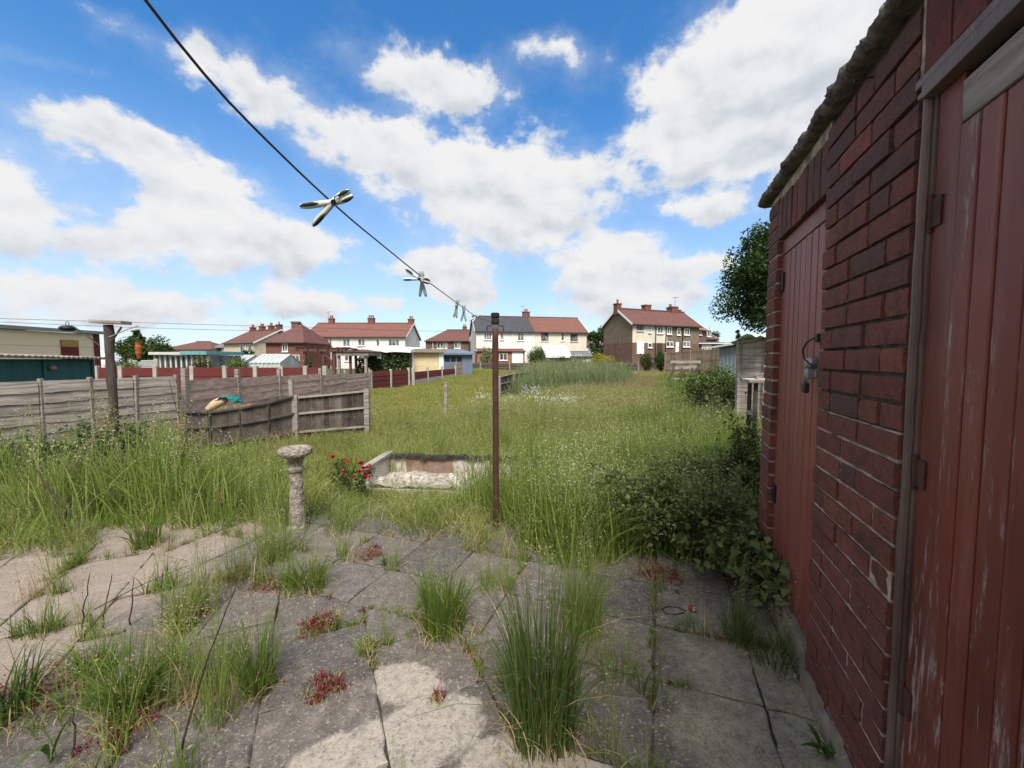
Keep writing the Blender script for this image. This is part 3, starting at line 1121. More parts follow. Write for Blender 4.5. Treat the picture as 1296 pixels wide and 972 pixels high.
def house(name, label, cat, A, B, He, Hr, depth, walls, roof_m, wins=(), doors=(), chims=(), roof='gable', lower=None, hipL=False, hipR=False, pipes=(), ov=.25,
          split=None, split_m=None, group=None, gable_m=None, hang=None, aerial=None):
    """A, B = (photo pixel x, distance) of the two ground corners of the facade; wins/doors in photo pixels on the facade"""
    a = at(A[0], 455, A[1])
    b = at(B[0], 455, B[1])
    W = float(np.hypot(*(b - a)[:2]))
    rz = atan2(b[1] - a[1], b[0] - a[0])
    ux = np.array([cos(rz), sin(rz), 0])
    uy = np.array([-sin(rz), cos(rz), 0])
    o = np.array([a[0], a[1], 0.0])
    t = thing(name, label, cat, o, rz, group)

    def hit(x, y):
        r = ray(x, y)
        k = (uy @ (o - np.array([0, 0, EYE]))) / (uy @ r)
        P = r * k + np.array([0, 0, EYE])
        return float((P - o) @ ux), float(P[2])
    hd = depth / 2
    # walls
    zb = -.4
    if lower:
        lz, lm = lower
        lo = MB()
        lo.prism([(0, 0), (W, 0), (W, depth), (0, depth)], zb, lz - .002)
        lo.build('lower_wall', lm, t)
    else:
        lz = zb
    mb = MB()
    segs = [(0, W, 0)] if split is None else [(0, split * W, 0), (split * W + .004, W, 1)]
    for (x0, x1, mi) in segs:
        if roof == 'gable':
            L, R = (x0 == 0 and not hipL), (x1 == W and not hipR)
            v = [(x0, 0, lz), (x1, 0, lz), (x1, depth, lz), (x0, depth, lz), (x0, 0, He), (x1, 0, He), (x1, depth, He), (x0, depth, He), (x0, hd, Hr - .12), (x1, hd, Hr - .12)]
            if (L or x0 > 0) and (R or x1 < W):
                mb.add(v, [(0, 1, 5, 4), (2, 3, 7, 6), (3, 0, 4, 8, 7), (1, 2, 6, 9, 5), (0, 3, 2, 1)], mi)
            elif R or x1 < W:
                mb.add(v[:8] + [v[9]], [(0, 1, 5, 4), (2, 3, 7, 6), (3, 0, 4, 7), (1, 2, 6, 8, 5), (0, 3, 2, 1)], mi)
            elif L or x0 > 0:
                mb.add(v[:8] + [v[8]], [(0, 1, 5, 4), (2, 3, 7, 6), (3, 0, 4, 8, 7), (1, 2, 6, 5), (0, 3, 2, 1)], mi)
            else:
                mb.prism([(x0, 0), (x1, 0), (x1, depth), (x0, depth)], lz, He, mi)
        else:
            mb.prism([(x0, 0), (x1, 0), (x1, depth), (x0, depth)], lz, He, mi)
    ms = walls if isinstance(walls, (list, tuple)) else [walls]
    mb.build('wall', list(ms), t)
    if gable_m is not None:
        gb = MB()
        gb.add([(-.004, .0, lz), (-.004, depth, lz), (-.004, depth, He), (-.004, hd, Hr - .14), (-.004, 0, He)], [(0, 4, 3, 2, 1)])
        gb.build('gable_wall', gable_m, t)
    # roof
    rb = MB()
    sl = (Hr - He) / hd
    th = .14
    hi = min(hd * .75, W * .47)
    x0r = hi if (hipL or roof == 'hip') else -ov
    x1r = W - hi if (hipR or roof == 'hip') else W + ov
    x0e, x1e = -ov, W + ov
    ze = He - ov * sl + .02
    P = [(x0e, -ov, ze), (x1e, -ov, ze), (x1e, depth + ov, ze), (x0e, depth + ov, ze), (x0r, hd, Hr), (x1r, hd, Hr)]
    Q = [(p[0], p[1], p[2] - th) for p in P]
    fs = [(0, 1, 5, 4), (2, 3, 4, 5)]
    bs = [(6 + 0, 6 + 4, 6 + 5, 6 + 1), (6 + 2, 6 + 5, 6 + 4, 6 + 3)]
    ends = []
    if hipL or roof == 'hip':
        fs.append((3, 0, 4))
        bs.append((9, 10, 6))
        ends += [(3, 9, 6, 0)]
    else:
        ends += [(0, 4, 10, 6), (4, 3, 9, 10)]
    if hipR or roof == 'hip':
        fs.append((1, 2, 5))
        bs.append((7, 11, 8))
        ends += [(1, 7, 8, 2)]
    else:
        ends += [(1, 7, 11, 5), (5, 11, 8, 2)]
    ends += [(0, 6, 7, 1), (2, 8, 9, 3)]
    rms = [roof_m]
    rb.add(P + Q, fs + bs + ends)
    if split is not None and split_m is not None:
        xs = split * W
        rb.add([(xs, -ov - .01, ze + .006), (x1e, -ov - .01, ze + .006), (x1r, hd, Hr + .008), (xs, hd, Hr + .008)], [(0, 1, 2, 3)], 1)
        rms.append(split_m)
    ro = rb.build('roof', rms, t)
    rd = MB()
    rd.tube([(x0r, hd, Hr + .02), (x1r, hd, Hr + .02)], .11, 8)
    rd.build('ridge', roof_m if split_m is None else T_BRN, ro)
    gt = MB()
    gt.beam((-ov, -ov - .07, ze - .1), (W + ov, -ov - .07, ze - .1), .11, .1)
    gt.build('gutter', M_GUTTER if not isinstance(hang, bpy.types.Material) else hang, t)
    if not hipL and roof == 'gable' or not hipR and roof == 'gable':
        for xx in ([x0e - .02] if not hipL else []) + ([x1e + .02] if not hipR else []):
            bg = MB()
            bg.beam((xx, -ov, ze - .08), (xx, hd, Hr - .09), .04, .2)
            bg.beam((xx, hd, Hr - .09), (xx, depth + ov, ze - .08), .04, .2)
            bg.build('bargeboard', M_UPVC, t)
    # chimneys: fraction along, height above ridge, width, pots
    for (fx, hh, cw, npots) in chims:
        ch = MB()
        ch.box((fx * W - cw / 2, hd - .35, Hr - .7), (fx * W + cw / 2, hd + .35, Hr + hh))
        ch.box((fx * W - cw / 2 - .06, hd - .41, Hr + hh), (fx * W + cw / 2 + .06, hd + .41, Hr + hh + .14))
        co_ = ch.build('chimney', W_BRICK, ro)
        for q in range(npots):
            pm = MB()
            xx = fx * W + (q - (npots - 1) / 2) * .32
            pm.lathe([(.13, Hr + hh + .1), (.11, Hr + hh + .5), (.14, Hr + hh + .55), (.13, Hr + hh + .6)], (xx, hd, 0), 10)
            pm.build('chimney_pot', T_ORG, co_)
    if aerial is not None:
        am = MB()
        ax = aerial * W
        am.tube([(ax, hd, Hr - .1), (ax, hd, Hr + 1.9)], .022, 5)
        am.beam((ax - .5, hd, Hr + 1.75), (ax + .5, hd, Hr + 1.85), .03, .03)
        for q in range(5):
            am.beam((ax - .4 + q * .2, hd - .22, Hr + 1.77 + q * .02), (ax - .4 + q * .2, hd + .22, Hr + 1.77 + q * .02), .018, .018)
        am.build('aerial', M_GUTTER, ro)
    # windows
    for w_ in wins:
        x0, x1, y0, y1, nlt = w_[:5]
        fm = w_[5] if len(w_) > 5 else M_UPVC
        lx0, z1 = hit(x0, y0)
        lx1, _ = hit(x1, y0)
        _, z0 = hit((x0 + x1) / 2, y1)
        fr = MB()
        e = .07
        for (p, q) in (((lx0, z0), (lx1, z0 + e)), ((lx0, z1 - e), (lx1, z1)), ((lx0, z0 + e), (lx0 + e, z1 - e)), ((lx1 - e, z0 + e), (lx1, z1 - e))):
            fr.box((p[0], -.05, p[1]), (q[0], -.002, q[1]))
        for k in range(1, nlt):
            xx = lx0 + (lx1 - lx0) * k / nlt
            fr.box((xx - .035, -.048, z0 + e), (xx + .035, -.003, z1 - e))
        f_ = fr.build('window', fm, t)
        pn = MB()
        pn.box((lx0 + e, -.028, z0 + e), (lx1 - e, -.016, z1 - e))
        pn.build('pane', M_GLASS, f_)
        si = MB()
        si.box((lx0 - .08, -.13, z0 - .09), (lx1 + .08, -.002, z0 - .003))
        si.build('sill', M_UPVC, f_)
    for (x0, x1, y0, y1, dm) in doors:
        lx0, z1 = hit(x0, y0)
        lx1, _ = hit(x1, y0)
        _, z0 = hit((x0 + x1) / 2, y1)
        z0 = max(z0, -.2)
        d_ = MB()
        d_.box((lx0, -.05, z0), (lx1, -.003, z1))
        do = d_.build('door', dm, t)
        hn = MB()
        hn.box((lx1 - .18, -.09, (z0 + z1) / 2), (lx1 - .1, -.052, (z0 + z1) / 2 + .1))
        hn.build('handle', M_GALV, do)
    for pxx in pipes:
        lx, _ = hit(pxx, 440)
        pp = MB()
        pp.tube([(lx, -.1, 0), (lx, -.1, ze - .1)], .05, 6)
        pp.build('downpipe', M_UPVC if gable_m is None else M_GUTTER, t)
    return t


def build_houses():
    # long white terrace
    house('terraced_house', 'white rendered terrace with long red roof and three chimneys', 'house', (386, 62), (513, 62), 4.9, 7.25, 9.8, W_WHITE, T_RED,
          wins=[(394, 407, 429, 438.5, 3), (417, 420, 429, 437, 1), (434, 443, 429, 438.5, 2), (453, 462, 429, 437.5, 2), (477, 480.5, 430.5, 439, 1, M_BROWNF), (491.5, 505.5, 429.5, 438, 3),
                (396, 410, 447, 458, 3), (436, 446, 447, 457, 2), (455, 470, 447, 457, 2)],
          doors=[(420, 426, 446, 465, M_BROWNF), (484, 490, 446, 465, M_UPVC)],
          chims=[(.135, .65, .8, 2), (.56, .7, 1.0, 3), (.985, .55, .9, 2)], aerial=.1, pipes=[413, 446, 480.5])
    # brick house with hipped end and the row running away behind it
    house('brick_house', 'brown brick house with hipped red roof left of the white terrace', 'house', (337, 54), (384, 54), 3.75, 6.35, 9, W_BRICK, T_BRN, roof='hip',
          wins=[(357, 364, 434, 445, 2), (343, 351, 449, 458, 2), (370, 379, 449, 458, 2)], doors=[(353, 357, 449, 465, M_UPVC)], chims=[])
    t = house('terraced_house', 'cream rendered row with red roof and a line of brick chimneys', 'house', (284, 70), (322, 66), 4.2, 6.5, 9, W_TAN, T_BRN,
              wins=[(304, 309, 436, 446, 1), (314, 319, 436, 446, 1)], doors=[(310, 313, 446, 462, M_BROWNF)], chims=[(.1, .5, .8, 2), (.42, .55, .9, 3), (.72, .6, .9, 2), (.97, .7, .9, 1)], pipes=[312])
    house('semi_detached_house', 'pale rendered house with grey roof half hidden behind the greenhouses', 'house', (270, 74), (303, 72), 3.6, 5.8, 9, W_WHITE, T_GRL, hipL=True,
          wins=[(273, 280, 440, 447, 2, M_BROWNF), (288, 297, 440, 447, 2)], doors=[(283, 286, 446, 462, M_BROWNF)], chims=[(.95, .55, .9, 3)])
    st = MB()
    P = at(376, 455, 57)
    # tall chimney stack of the brick house
    house('bungalow', 'low bungalow with brown hipped roof and strip windows', 'bungalow', (206, 72), (268, 72), 3.2, 4.65, 8, W_CREAM, T_BRN, roof='hip',
          wins=[(245, 251, 444, 450, 2), (223, 236, 444, 450, 3), (256, 262, 444, 450, 2)], doors=[(240, 243, 445, 462, M_BROWNF)], chims=[])
    house('brick_bungalow', 'small dark brick bungalow between the two pale terraces', 'bungalow', (539, 78), (593, 78), 5.0, 7.3, 9, W_BRICKB, T_BRN, hipL=True,
          wins=[(553, 561, 432, 441, 2), (563, 566, 433, 441, 1), (575, 583, 433, 441, 2)], doors=[(546, 550, 441, 458, M_UPVC)], chims=[(.85, .5, .8, 2)], pipes=[548, 581])
    # pale pair in the middle
    house('semi_detached_house', 'cream pair of houses with half grey half red roof and one chimney', 'house', (603, 62), (742, 65.4), 5.75, 8.4, 9.5, [W_WHITE, W_CREAM], T_GRY,
          split=.515, split_m=T_RED,
          wins=[(612.5, 622, 421.5, 430, 3), (633, 637.5, 421.5, 430, 2), (655, 663, 422, 431, 2), (685, 694, 421.5, 431.5, 2, M_BROWNF), (710, 714, 421.5, 431.5, 1), (722, 731, 423, 432, 2, M_BROWNF), (606, 616, 445, 457, 2)],
          doors=[(649.5, 655, 448, 465, M_GLASS), (657, 662, 448, 465, M_GLASS)], chims=[(.5, .75, 1.15, 2)], aerial=.47, pipes=[648, 674.5])
    house('porch_extension', 'orange brick porch with white door surround below the grey roof', 'porch', (604, 58.5), (664, 60.0), 2.6, 2.85, 2.6, W_BRICKO, T_RED, ov=.12,
          wins=[(632, 642, 447, 456, 2)], doors=[(648, 662, 444, 466, M_UPVC)])
    house('conservatory', 'white roofed lean-to beside a round clipped bush', 'lean-to', (692, 58), (722, 58.5), 1.75, 3.3, 5, W_WHITE, W_WHITE, ov=.15, wins=[(697, 715, 450, 457, 3)])
    house('garden_store', 'low store with grey green roof under the red roofed half', 'store', (722, 58.6), (748, 59), 1.85, 2.5, 4, W_WHITE, T_GRL, ov=.15, wins=[(728, 736, 449, 456, 2)])
    # far one in the gap
    house('detached_house', 'distant house glimpsed in the gap between two pairs', 'house', (742, 92), (764, 92), 4.6, 7.4, 8, W_WHITE, T_BRN, wins=[(746, 752, 432, 442, 2), (757, 762, 432, 442, 2)], chims=[])
    # right hand pair
    house('semi_detached_house', 'two tone house pair with brown gable and brick lower storey', 'house', (800, 46), (884, 50), 5.5, 7.35, 5.4, [W_CREAM, W_PEBBLE], T_BRN,
          split=.5, lower=(3.25, W_BRICKB), gable_m=W_PEBBLE,
          wins=[(806, 814.5, 410.5, 418.5, 2, M_BROWNF), (821, 824, 411, 421, 1), (832, 839, 412, 422, 2), (844, 850, 413.5, 423, 2), (857, 861, 415, 424, 1), (866, 872.5, 415.5, 424, 2), (843, 852, 432, 439, 2), (864, 873, 432, 439, 2), (820, 825, 434, 440, 1)],
          doors=[(806, 815, 432, 448, M_UPVC), (832, 838, 434, 446, M_BROWNF), (855, 859, 433, 447, M_UPVC)], chims=[(-.005, .45, .6, 1), (.42, .5, .9, 0), (.84, .5, .9, 0)], aerial=.87, pipes=[829, 842, 863])
    house('semi_detached_house', 'next house along with paler orange roof and tall chimney', 'house', (880, 56), (893, 58), 5.6, 8.2, 8, W_BRICKB, T_ORG, wins=[(884, 888, 416, 424, 1)], doors=[(889, 892, 434, 449, M_UPVC)], chims=[(.1, .5, .9, 2), (.8, .3, .7, 1)], group=None)
    house('gable_cottage', 'far brown gabled cottage beside a dark hedge', 'cottage', (890, 74), (906, 75), 5.2, 8.0, 10, W_PEBBLE, T_BRN, wins=[(895, 900, 417, 426, 2)], doors=[(901, 904, 436, 449, M_UPVC)], chims=[(.1, .4, .9, 2)])
    house('flat_roofed_garage', 'low brick garage with white fascia beyond the brown fence', 'garage', (883, 55), (930, 56), 3.6, 3.7, 5, W_BRICK, T_GRL, ov=.3, wins=[(905, 912, 438, 444, 2)], doors=[(888, 900, 436, 450, M_UPVC)], hang=M_UPVC)


build_houses()


def brick_stack():
    P = at(376, 455, 63.2)
    t = thing('chimney_stack', 'tall plain brick chimney stack behind the hipped brick house', 'chimney', (P[0], 63.2, 0))
    m = MB()
    z1 = at(376, 409, 63)[2]
    m.box((-.52, -.4, -.3), (.52, .4, z1))
    m.build('shaft', W_BRICK, t)
    c = MB()
    c.box((-.6, -.48, z1 + .002), (.6, .48, z1 + .25))
    c.build('cap', W_BRICKB, t)


brick_stack()


# ------------------------------------------------------------------ left neighbours
def build_left_buildings():
    # long cream hall
    X = -26.2
    t = thing('long_hall', 'long cream panelled hall with grey roof edge and dark red corner', 'hall', (X, 25.6, 0), pi / 2)
    # local x runs towards the camera along the wall (world -y is local -x)
    m = MB()
    m.box((-14, .0, -.3), (0, 9, 2.92))
    cr = simple('cream_cladding', (0.8, 0.68, 0.5), (0.74, 0.62, 0.45), .8, .8, .2, 20, .01)
    m.build('wall', cr, t)
    r = MB()
    r.add([(-14.3, -.35, 2.93), (.3, -.35, 2.93), (.3, 4.5, 3.2), (-14.3, 4.5, 3.2), (-14.3, 9.3, 2.93), (.3, 9.3, 2.93),
           (-14.3, -.35, 3.12), (.3, -.35, 3.12), (.3, 4.5, 3.4), (-14.3, 4.5, 3.4), (-14.3, 9.3, 3.12), (.3, 9.3, 3.12)],
          [(6, 7, 8, 9), (9, 8, 11, 10), (0, 3, 2, 1), (3, 4, 5, 2), (0, 1, 7, 6), (5, 4, 10, 11), (1, 2, 8, 7), (2, 5, 11, 8), (3, 0, 6, 9), (4, 3, 9, 10)])
    r.build('roof', simple('grey_sheet_roof', (0.22, 0.225, 0.235), (0.15, 0.155, 0.165), 1, .6, .2), t)
    for k in range(1, 3):
        s_ = MB()
        s_.box((-14, -.012, .9 * k + .3), (0, -.001, .9 * k + .33))
        s_.build('panel_seam', W_TAN, t)
    c = MB()
    c.box((-.02, -.06, -.3), (.32, 9.05, 3.0))
    c.build('corner_trim', M_REDW, t)
    w = MB()
    w.box((-1.9, -.05, 1.35), (-.95, -.002, 2.5))
    d_ = w.build('door', M_REDW, t)
    y = MB()
    y.box((-1.9, -.06, 2.1), (-.95, -.052, 2.5))
    y.build('door_panel', simple('ochre_panel', (0.45, 0.28, 0.08)), d_)
    v = MB()
    v.box((-6.6, -.06, 2.25), (-5.7, -.003, 2.65))
    vf = v.build('vent', W_CREAM, t)
    v2 = MB()
    v2.box((-6.4, -.07, 2.32), (-5.9, -.061, 2.58))
    v2.build('vent_grille', simple('vent_grey', (.3, .27, .2)), vf)
    # teal shed
    A, B = at(-120, 455, 6.1), at(118, 455, 10.2)
    t = thing('timber_shed', 'teal painted shed with rusty sheet roof behind the grey fence', 'shed', (A[0], A[1], 0), atan2(B[1] - A[1], B[0] - A[0]))
    Wd = float(np.hypot(B[0] - A[0], B[1] - A[1]))
    teal = simple('teal_paint', (0.022, 0.12, 0.125), (0.012, 0.065, 0.07), 2.5, .7, .3, 40, .004, stretch=(2, 2, .4))
    m = MB()
    m.box((0, 0, -.1), (Wd - .05, 3.0, 1.36))
    m.build('wall', teal, t)
    for xx in (Wd * .3, Wd * .62, Wd * .985):
        b = MB()
        b.box((xx - .04, -.03, -.1), (xx + .04, -.002, 1.35))
        b.build('batten', teal, t)
    r = MB()
    n = 60
    rust = simple('rusty_roof_sheet', (0.40, 0.34, 0.29), (0.17, 0.11, 0.085), 3, .8, .4, 40, .01)
    V = []
    for i in range(n):
        x = -.2 + (Wd + .3) * i / (n - 1)
        zz = (.012 if i % 2 else -.012)
        V += [(x, -.25, 1.45 + zz + x * -.012), (x, 3.3, 1.55 + zz), (x, 3.3, 1.51 + zz), (x, -.25, 1.41 + zz + x * -.012)]
    fs = []
    for i in range(n - 1):
        for q in range(4):
            q2 = (q + 1) % 4
            fs.append((i * 4 + q, i * 4 + 4 + q, i * 4 + 4 + q2, i * 4 + q2))
    r.add(V, fs)
    r.build('roof', rust, t)
    P = at(64, 467, 10.2)
    l = MB()
    l.lathe([(.02, 0), (.06, .02), (.07, .05), (.05, .09), (.02, .1)], (Wd * .66, -.05, 1.12), 14)
    l.build('bulkhead_lamp', simple('dull_brass', (.35, .27, .17), (.25, .18, .11)), t, smooth=True)


build_left_buildings()


# ------------------------------------------------------------------ fences
def lap_panel(mb, a, b, z0, z1, nb, jit=.006, mi=0, face=1):
    """overlapping horizontal boards from a to b"""
    a, b = np.array(a), np.array(b)
    d = (b - a) / np.linalg.norm(b - a)
    nrm = np.array([d[1], -d[0]])
    h = (z1 - z0) / nb
    for k in range(nb):
        off = random.uniform(-jit, jit)
        zz0, zz1 = z0 + k * h - .015, z0 + (k + 1) * h
        m_ = 7
        V = []
        for i in range(m_):
            p = a + (b - a) * i / (m_ - 1)
            w0 = random.gauss(0, .004)
            V += [(*(p + nrm * (.018 + off)), zz0 + w0), (*(p + nrm * (.004 + off)), zz1), (*(p + nrm * (-.006 + off)), zz1), (*(p + nrm * (.006 + off)), zz0 + w0)]
        fs = []
        for i in range(m_ - 1):
            for q in range(4):
                q2 = (q + 1) % 4
                fs.append((i * 4 + q, i * 4 + 4 + q, i * 4 + 4 + q2, i * 4 + q2))
        fs += [(3, 2, 1, 0), tuple((m_ - 1) * 4 + q for q in range(4))]
        mb.add(V, fs, mi)


def fence_run(name, label, pts, z0, tops, panel_m, post_m, nb=7, post=.075, cap=.06, batten=True, posts=True, style='lap', cat='fence', group=None, zfun=None, endpost=True):
    """pts = list of (x, y) post positions; tops = panel-top height per post"""
    if not hasattr(tops, '__len__'):
        tops = [tops] * len(pts)
    t = thing(name, label, cat, (pts[0][0], pts[0][1], 0), 0, group)
    o = np.array(pts[0])
    for i in range(len(pts) - 1):
        a, b = np.array(pts[i]) - o, np.array(pts[i + 1]) - o
        d = (b - a) / np.linalg.norm(b - a)
        nrm = np.array([d[1], -d[0]])
        a2, b2 = a + d * post * .5, b - d * post * .5
        zt = min(tops[i], tops[i + 1])
        m = MB()
        if style == 'lap':
            lap_panel(m, a2, b2, z0, zt - .03, nb)
        else:
            L = np.linalg.norm(b2 - a2)
            n = max(2, int(L / .085))
            for k in range(n):
                p, q = a2 + (b2 - a2) * (k + .015) / n, a2 + (b2 - a2) * (k + .985) / n
                za = tops[i] + (tops[i + 1] - tops[i]) * k / n + random.uniform(-.008, .004)
                of = random.uniform(-.003, .003)
                m.add([(*(p + nrm * of), z0), (*(q + nrm * of), z0), (*(q + nrm * (of - .014)), z0), (*(p + nrm * (of - .014)), z0),
                       (*(p + nrm * of), za), (*(q + nrm * of), za), (*(q + nrm * (of - .014)), za), (*(p + nrm * (of - .014)), za)],
                      [(0, 3, 2, 1), (4, 5, 6, 7), (0, 1, 5, 4), (1, 2, 6, 5), (2, 3, 7, 6), (3, 0, 4, 7)])
        if batten and style == 'lap':
            for f in (.02, .5, .98):
                p = a2 + (b2 - a2) * f
                m.beam((*(p + nrm * .032), z0), (*(p + nrm * .032), zt - .02), .035, .022, up=(*nrm, 0))
            m.beam((*(a2 + nrm * .006), zt - .012), (*(b2 + nrm * .006), zt - .012), .06, .026)
        pn = m.build('fence_panel', panel_m, t)
        if style == 'slat':
            for f in (.2, .62, .985):
                r = MB()
                za, zb_ = z0 + (tops[i] - z0) * f, z0 + (tops[i + 1] - z0) * f
                r.beam((*(a2 + nrm * .022), za), (*(b2 + nrm * .022), zb_), .035, .03)
                r.build('rail', post_m, pn)
    if posts:
        for i, p in enumerate(pts):
            if i == len(pts) - 1 and not endpost:
                continue
            q = np.array(p) - o
            m = MB()
            lx, ly = random.gauss(0, .012), random.gauss(0, .012)
            m.beam((q[0], q[1], -.15), (q[0] + lx, q[1] + ly, tops[i] + cap), post, post, up=(0, 1, 0))
            m.build('post', post_m, t, bevel=.006)
    return t


def line_pts(a, b, n):
    return [(a[0] + (b[0] - a[0]) * k / n, a[1] + (b[1] - a[1]) * k / n) for k in range(n + 1)]


def build_fences():
    # grey lap fence on the left
    q0 = np.array([-6.54, 5.2])
    dv = np.array([.34, .94])
    pts = [tuple(q0 + dv * k) for k in (-1.45, -.55, .345, .865, 1.403, 2.01)]
    fence_run('panel_fence', 'grey weathered lap fence in front of the teal shed', pts, .06, 1.09, M_GREYW, M_GREYW, nb=7, cap=.0, post=.05, batten=False)
    # faded red fence behind the compost pen
    xs = [(232, 7.3), (300, 8.9), (352, 10.6), (405, 12.7), (437, 15.0), (467, 17.4)]
    pts = [tuple(at(x, 455, D)[:2]) for x, D in xs]
    fence_run('panel_fence', 'faded pinkish grey fence running on behind the curved fence', pts, .05, [1.05, 1.0, .97, .94, .88, .82], M_PINKW, M_GREYW, nb=5, cap=.14, post=.08, batten=False)
    # deep red low panels further on
    xs = [(469, 17.6), (494, 19.3), (517, 21)]
    pts = [tuple(at(x, 455, D)[:2]) for x, D in xs]
    fence_run('panel_fence', 'red panel fence in front of the ivy covered room', pts, .0, [.86, .86, .9], M_REDW, M_CONC, nb=4, cap=.03, post=.12, batten=False)
    xs = [(523, 21.4), (541, 24), (559, 27), (576, 30)]
    pts = [tuple(at(x, 455, D)[:2]) for x, D in xs]
    fence_run('panel_fence', 'low red fence on a pale base in front of the cream garage', pts, .28, [.72, .72, .72, .72], M_REDW, M_CONC, nb=2, cap=.18, post=.14, batten=False)
    t = MB()
    for i in range(3):
        a, b = pts[i], pts[i + 1]
        t.beam((a[0], a[1], .12), (b[0], b[1], .12), .08, .28)
    tag(t.build('gravel_board', M_CONC), 'pale concrete base board under the low red fence', 'gravel board')
    xs = [(577, 30.5), (586, 33), (594, 36)]
    pts = [tuple(at(x, 455, D)[:2]) for x, D in xs]
    fence_run('panel_fence', 'pale pinkish panel fence beside the blue grey shed', pts, .1, [1.15, 1.15, 1.15], M_PINKW, M_GREYW, nb=5, cap=.05, post=.1, batten=False)
    # red low panels with white posts in the next garden
    xs = [122, 152, 196, 242, 285, 323, 356, 386, 411]
    pts = [tuple(at(x, 455, 14.2)[:2]) for x in xs]
    fence_run('panel_fence', 'dark red low fence with pale concrete posts in the next garden', pts, .2, 1.1, M_REDW, M_CONC, nb=3, cap=.03, post=.13, batten=False)
    # far fence across the field
    xs = [(593, 46), (608, 45.5), (625, 45), (645, 45), (664, 45), (690, 45), (714, 45), (738, 45), (762, 45), (786, 45), (808, 45)]
    pts = [tuple(at(x, 455, D)[:2]) for x, D in xs]
    fence_run('panel_fence', 'grey board fence across the far end of the field', pts, .0, 1.0, M_OLDW, M_GREYW, nb=7, cap=.1, post=.14, style='lap', batten=False)
    # brown close board fence on the right in front of the house pair
    xs = [(842, 40), (858, 38), (874, 36), (893, 34), (911, 32)]
    pts = [tuple(at(x, 455, D)[:2]) for x, D in xs]
    br = simple('brown_board_wood', (0.46, 0.34, 0.24), (0.32, 0.23, 0.16), 2, .9, .3, 40, .004, island=.25)
    fence_run('board_fence', 'brown close board fence below the two tone house pair', pts, .0, [2.0, 2.05, 2.1, 2.15, 2.2], br, br, style='slat', cap=.05, post=.12)
    # short dark fence in mid field
    A, B = at(632, 455, 14.6), at(674, 455, 20.5)
    pts = line_pts(A[:2], B[:2], 3)
    fence_run('board_fence', 'short dark grey board fence in the middle of the field', pts, .0, [.74, .78, .78, .78], M_OLDW, M_GREYW, style='slat', cap=.01, post=.1)
    # curved pen
    P = [(231, 5.75), (262, 5.85), (300, 6.05), (337, 6.3), (370, 6.6)]
    pts = [tuple(at(x, 455, D)[:2]) for x, D in P]
    fence_run('compost_pen', 'sagging curved slat fence round the compost heap', pts, .0, [.62, .60, .635, .69, .77], M_OLDW, M_OLDW, style='slat', cap=-.02, post=.03, endpost=False)
    P = [(372, 6.62), (463, 7.1)]
    pts = [tuple(at(x, 455, D)[:2]) for x, D in P]
    fence_run('slat_fence', 'straight dark slat fence panel between two grey posts', pts, .02, [.74, .81], M_OLDW, M_GREYW, style='slat', cap=.03, post=.09)
    # leaning post beside it
    a, b = at(373, 560, 6.7), at(368, 480, 6.7)
    m = MB()
    m.beam(a, b, .06, .06)
    tag(m.build('leaning_post', M_GREYW), 'thin grey stake leaning beside the straight slat fence', 'stake')
    # lone post in the lawn
    a, b = gp(564, 535), None
    top = at(564, 484, a[1])
    m = MB()
    m.beam((a[0], a[1], -.1), (top[0] + .01, a[1], top[2]), .085, .07)
    tag(m.build('stake', M_GREYW, bevel=.006), 'lone grey wooden stake standing in the mown lawn', 'stake')
    # grey fence seen between the ivy and the brick corner
    xs = [(936, 7.2), (968, 6.9), (1010, 6.6)]
    pts = [tuple(at(x, 455, D)[:2]) for x, D in xs]
    fence_run('board_fence', 'tall grey board fence behind the brick corner with pale sheet on top', pts, .0, [1.68, 1.72, 1.74], M_GREYW, M_GREYW, style='slat', cap=.02, post=.07)


build_fences()


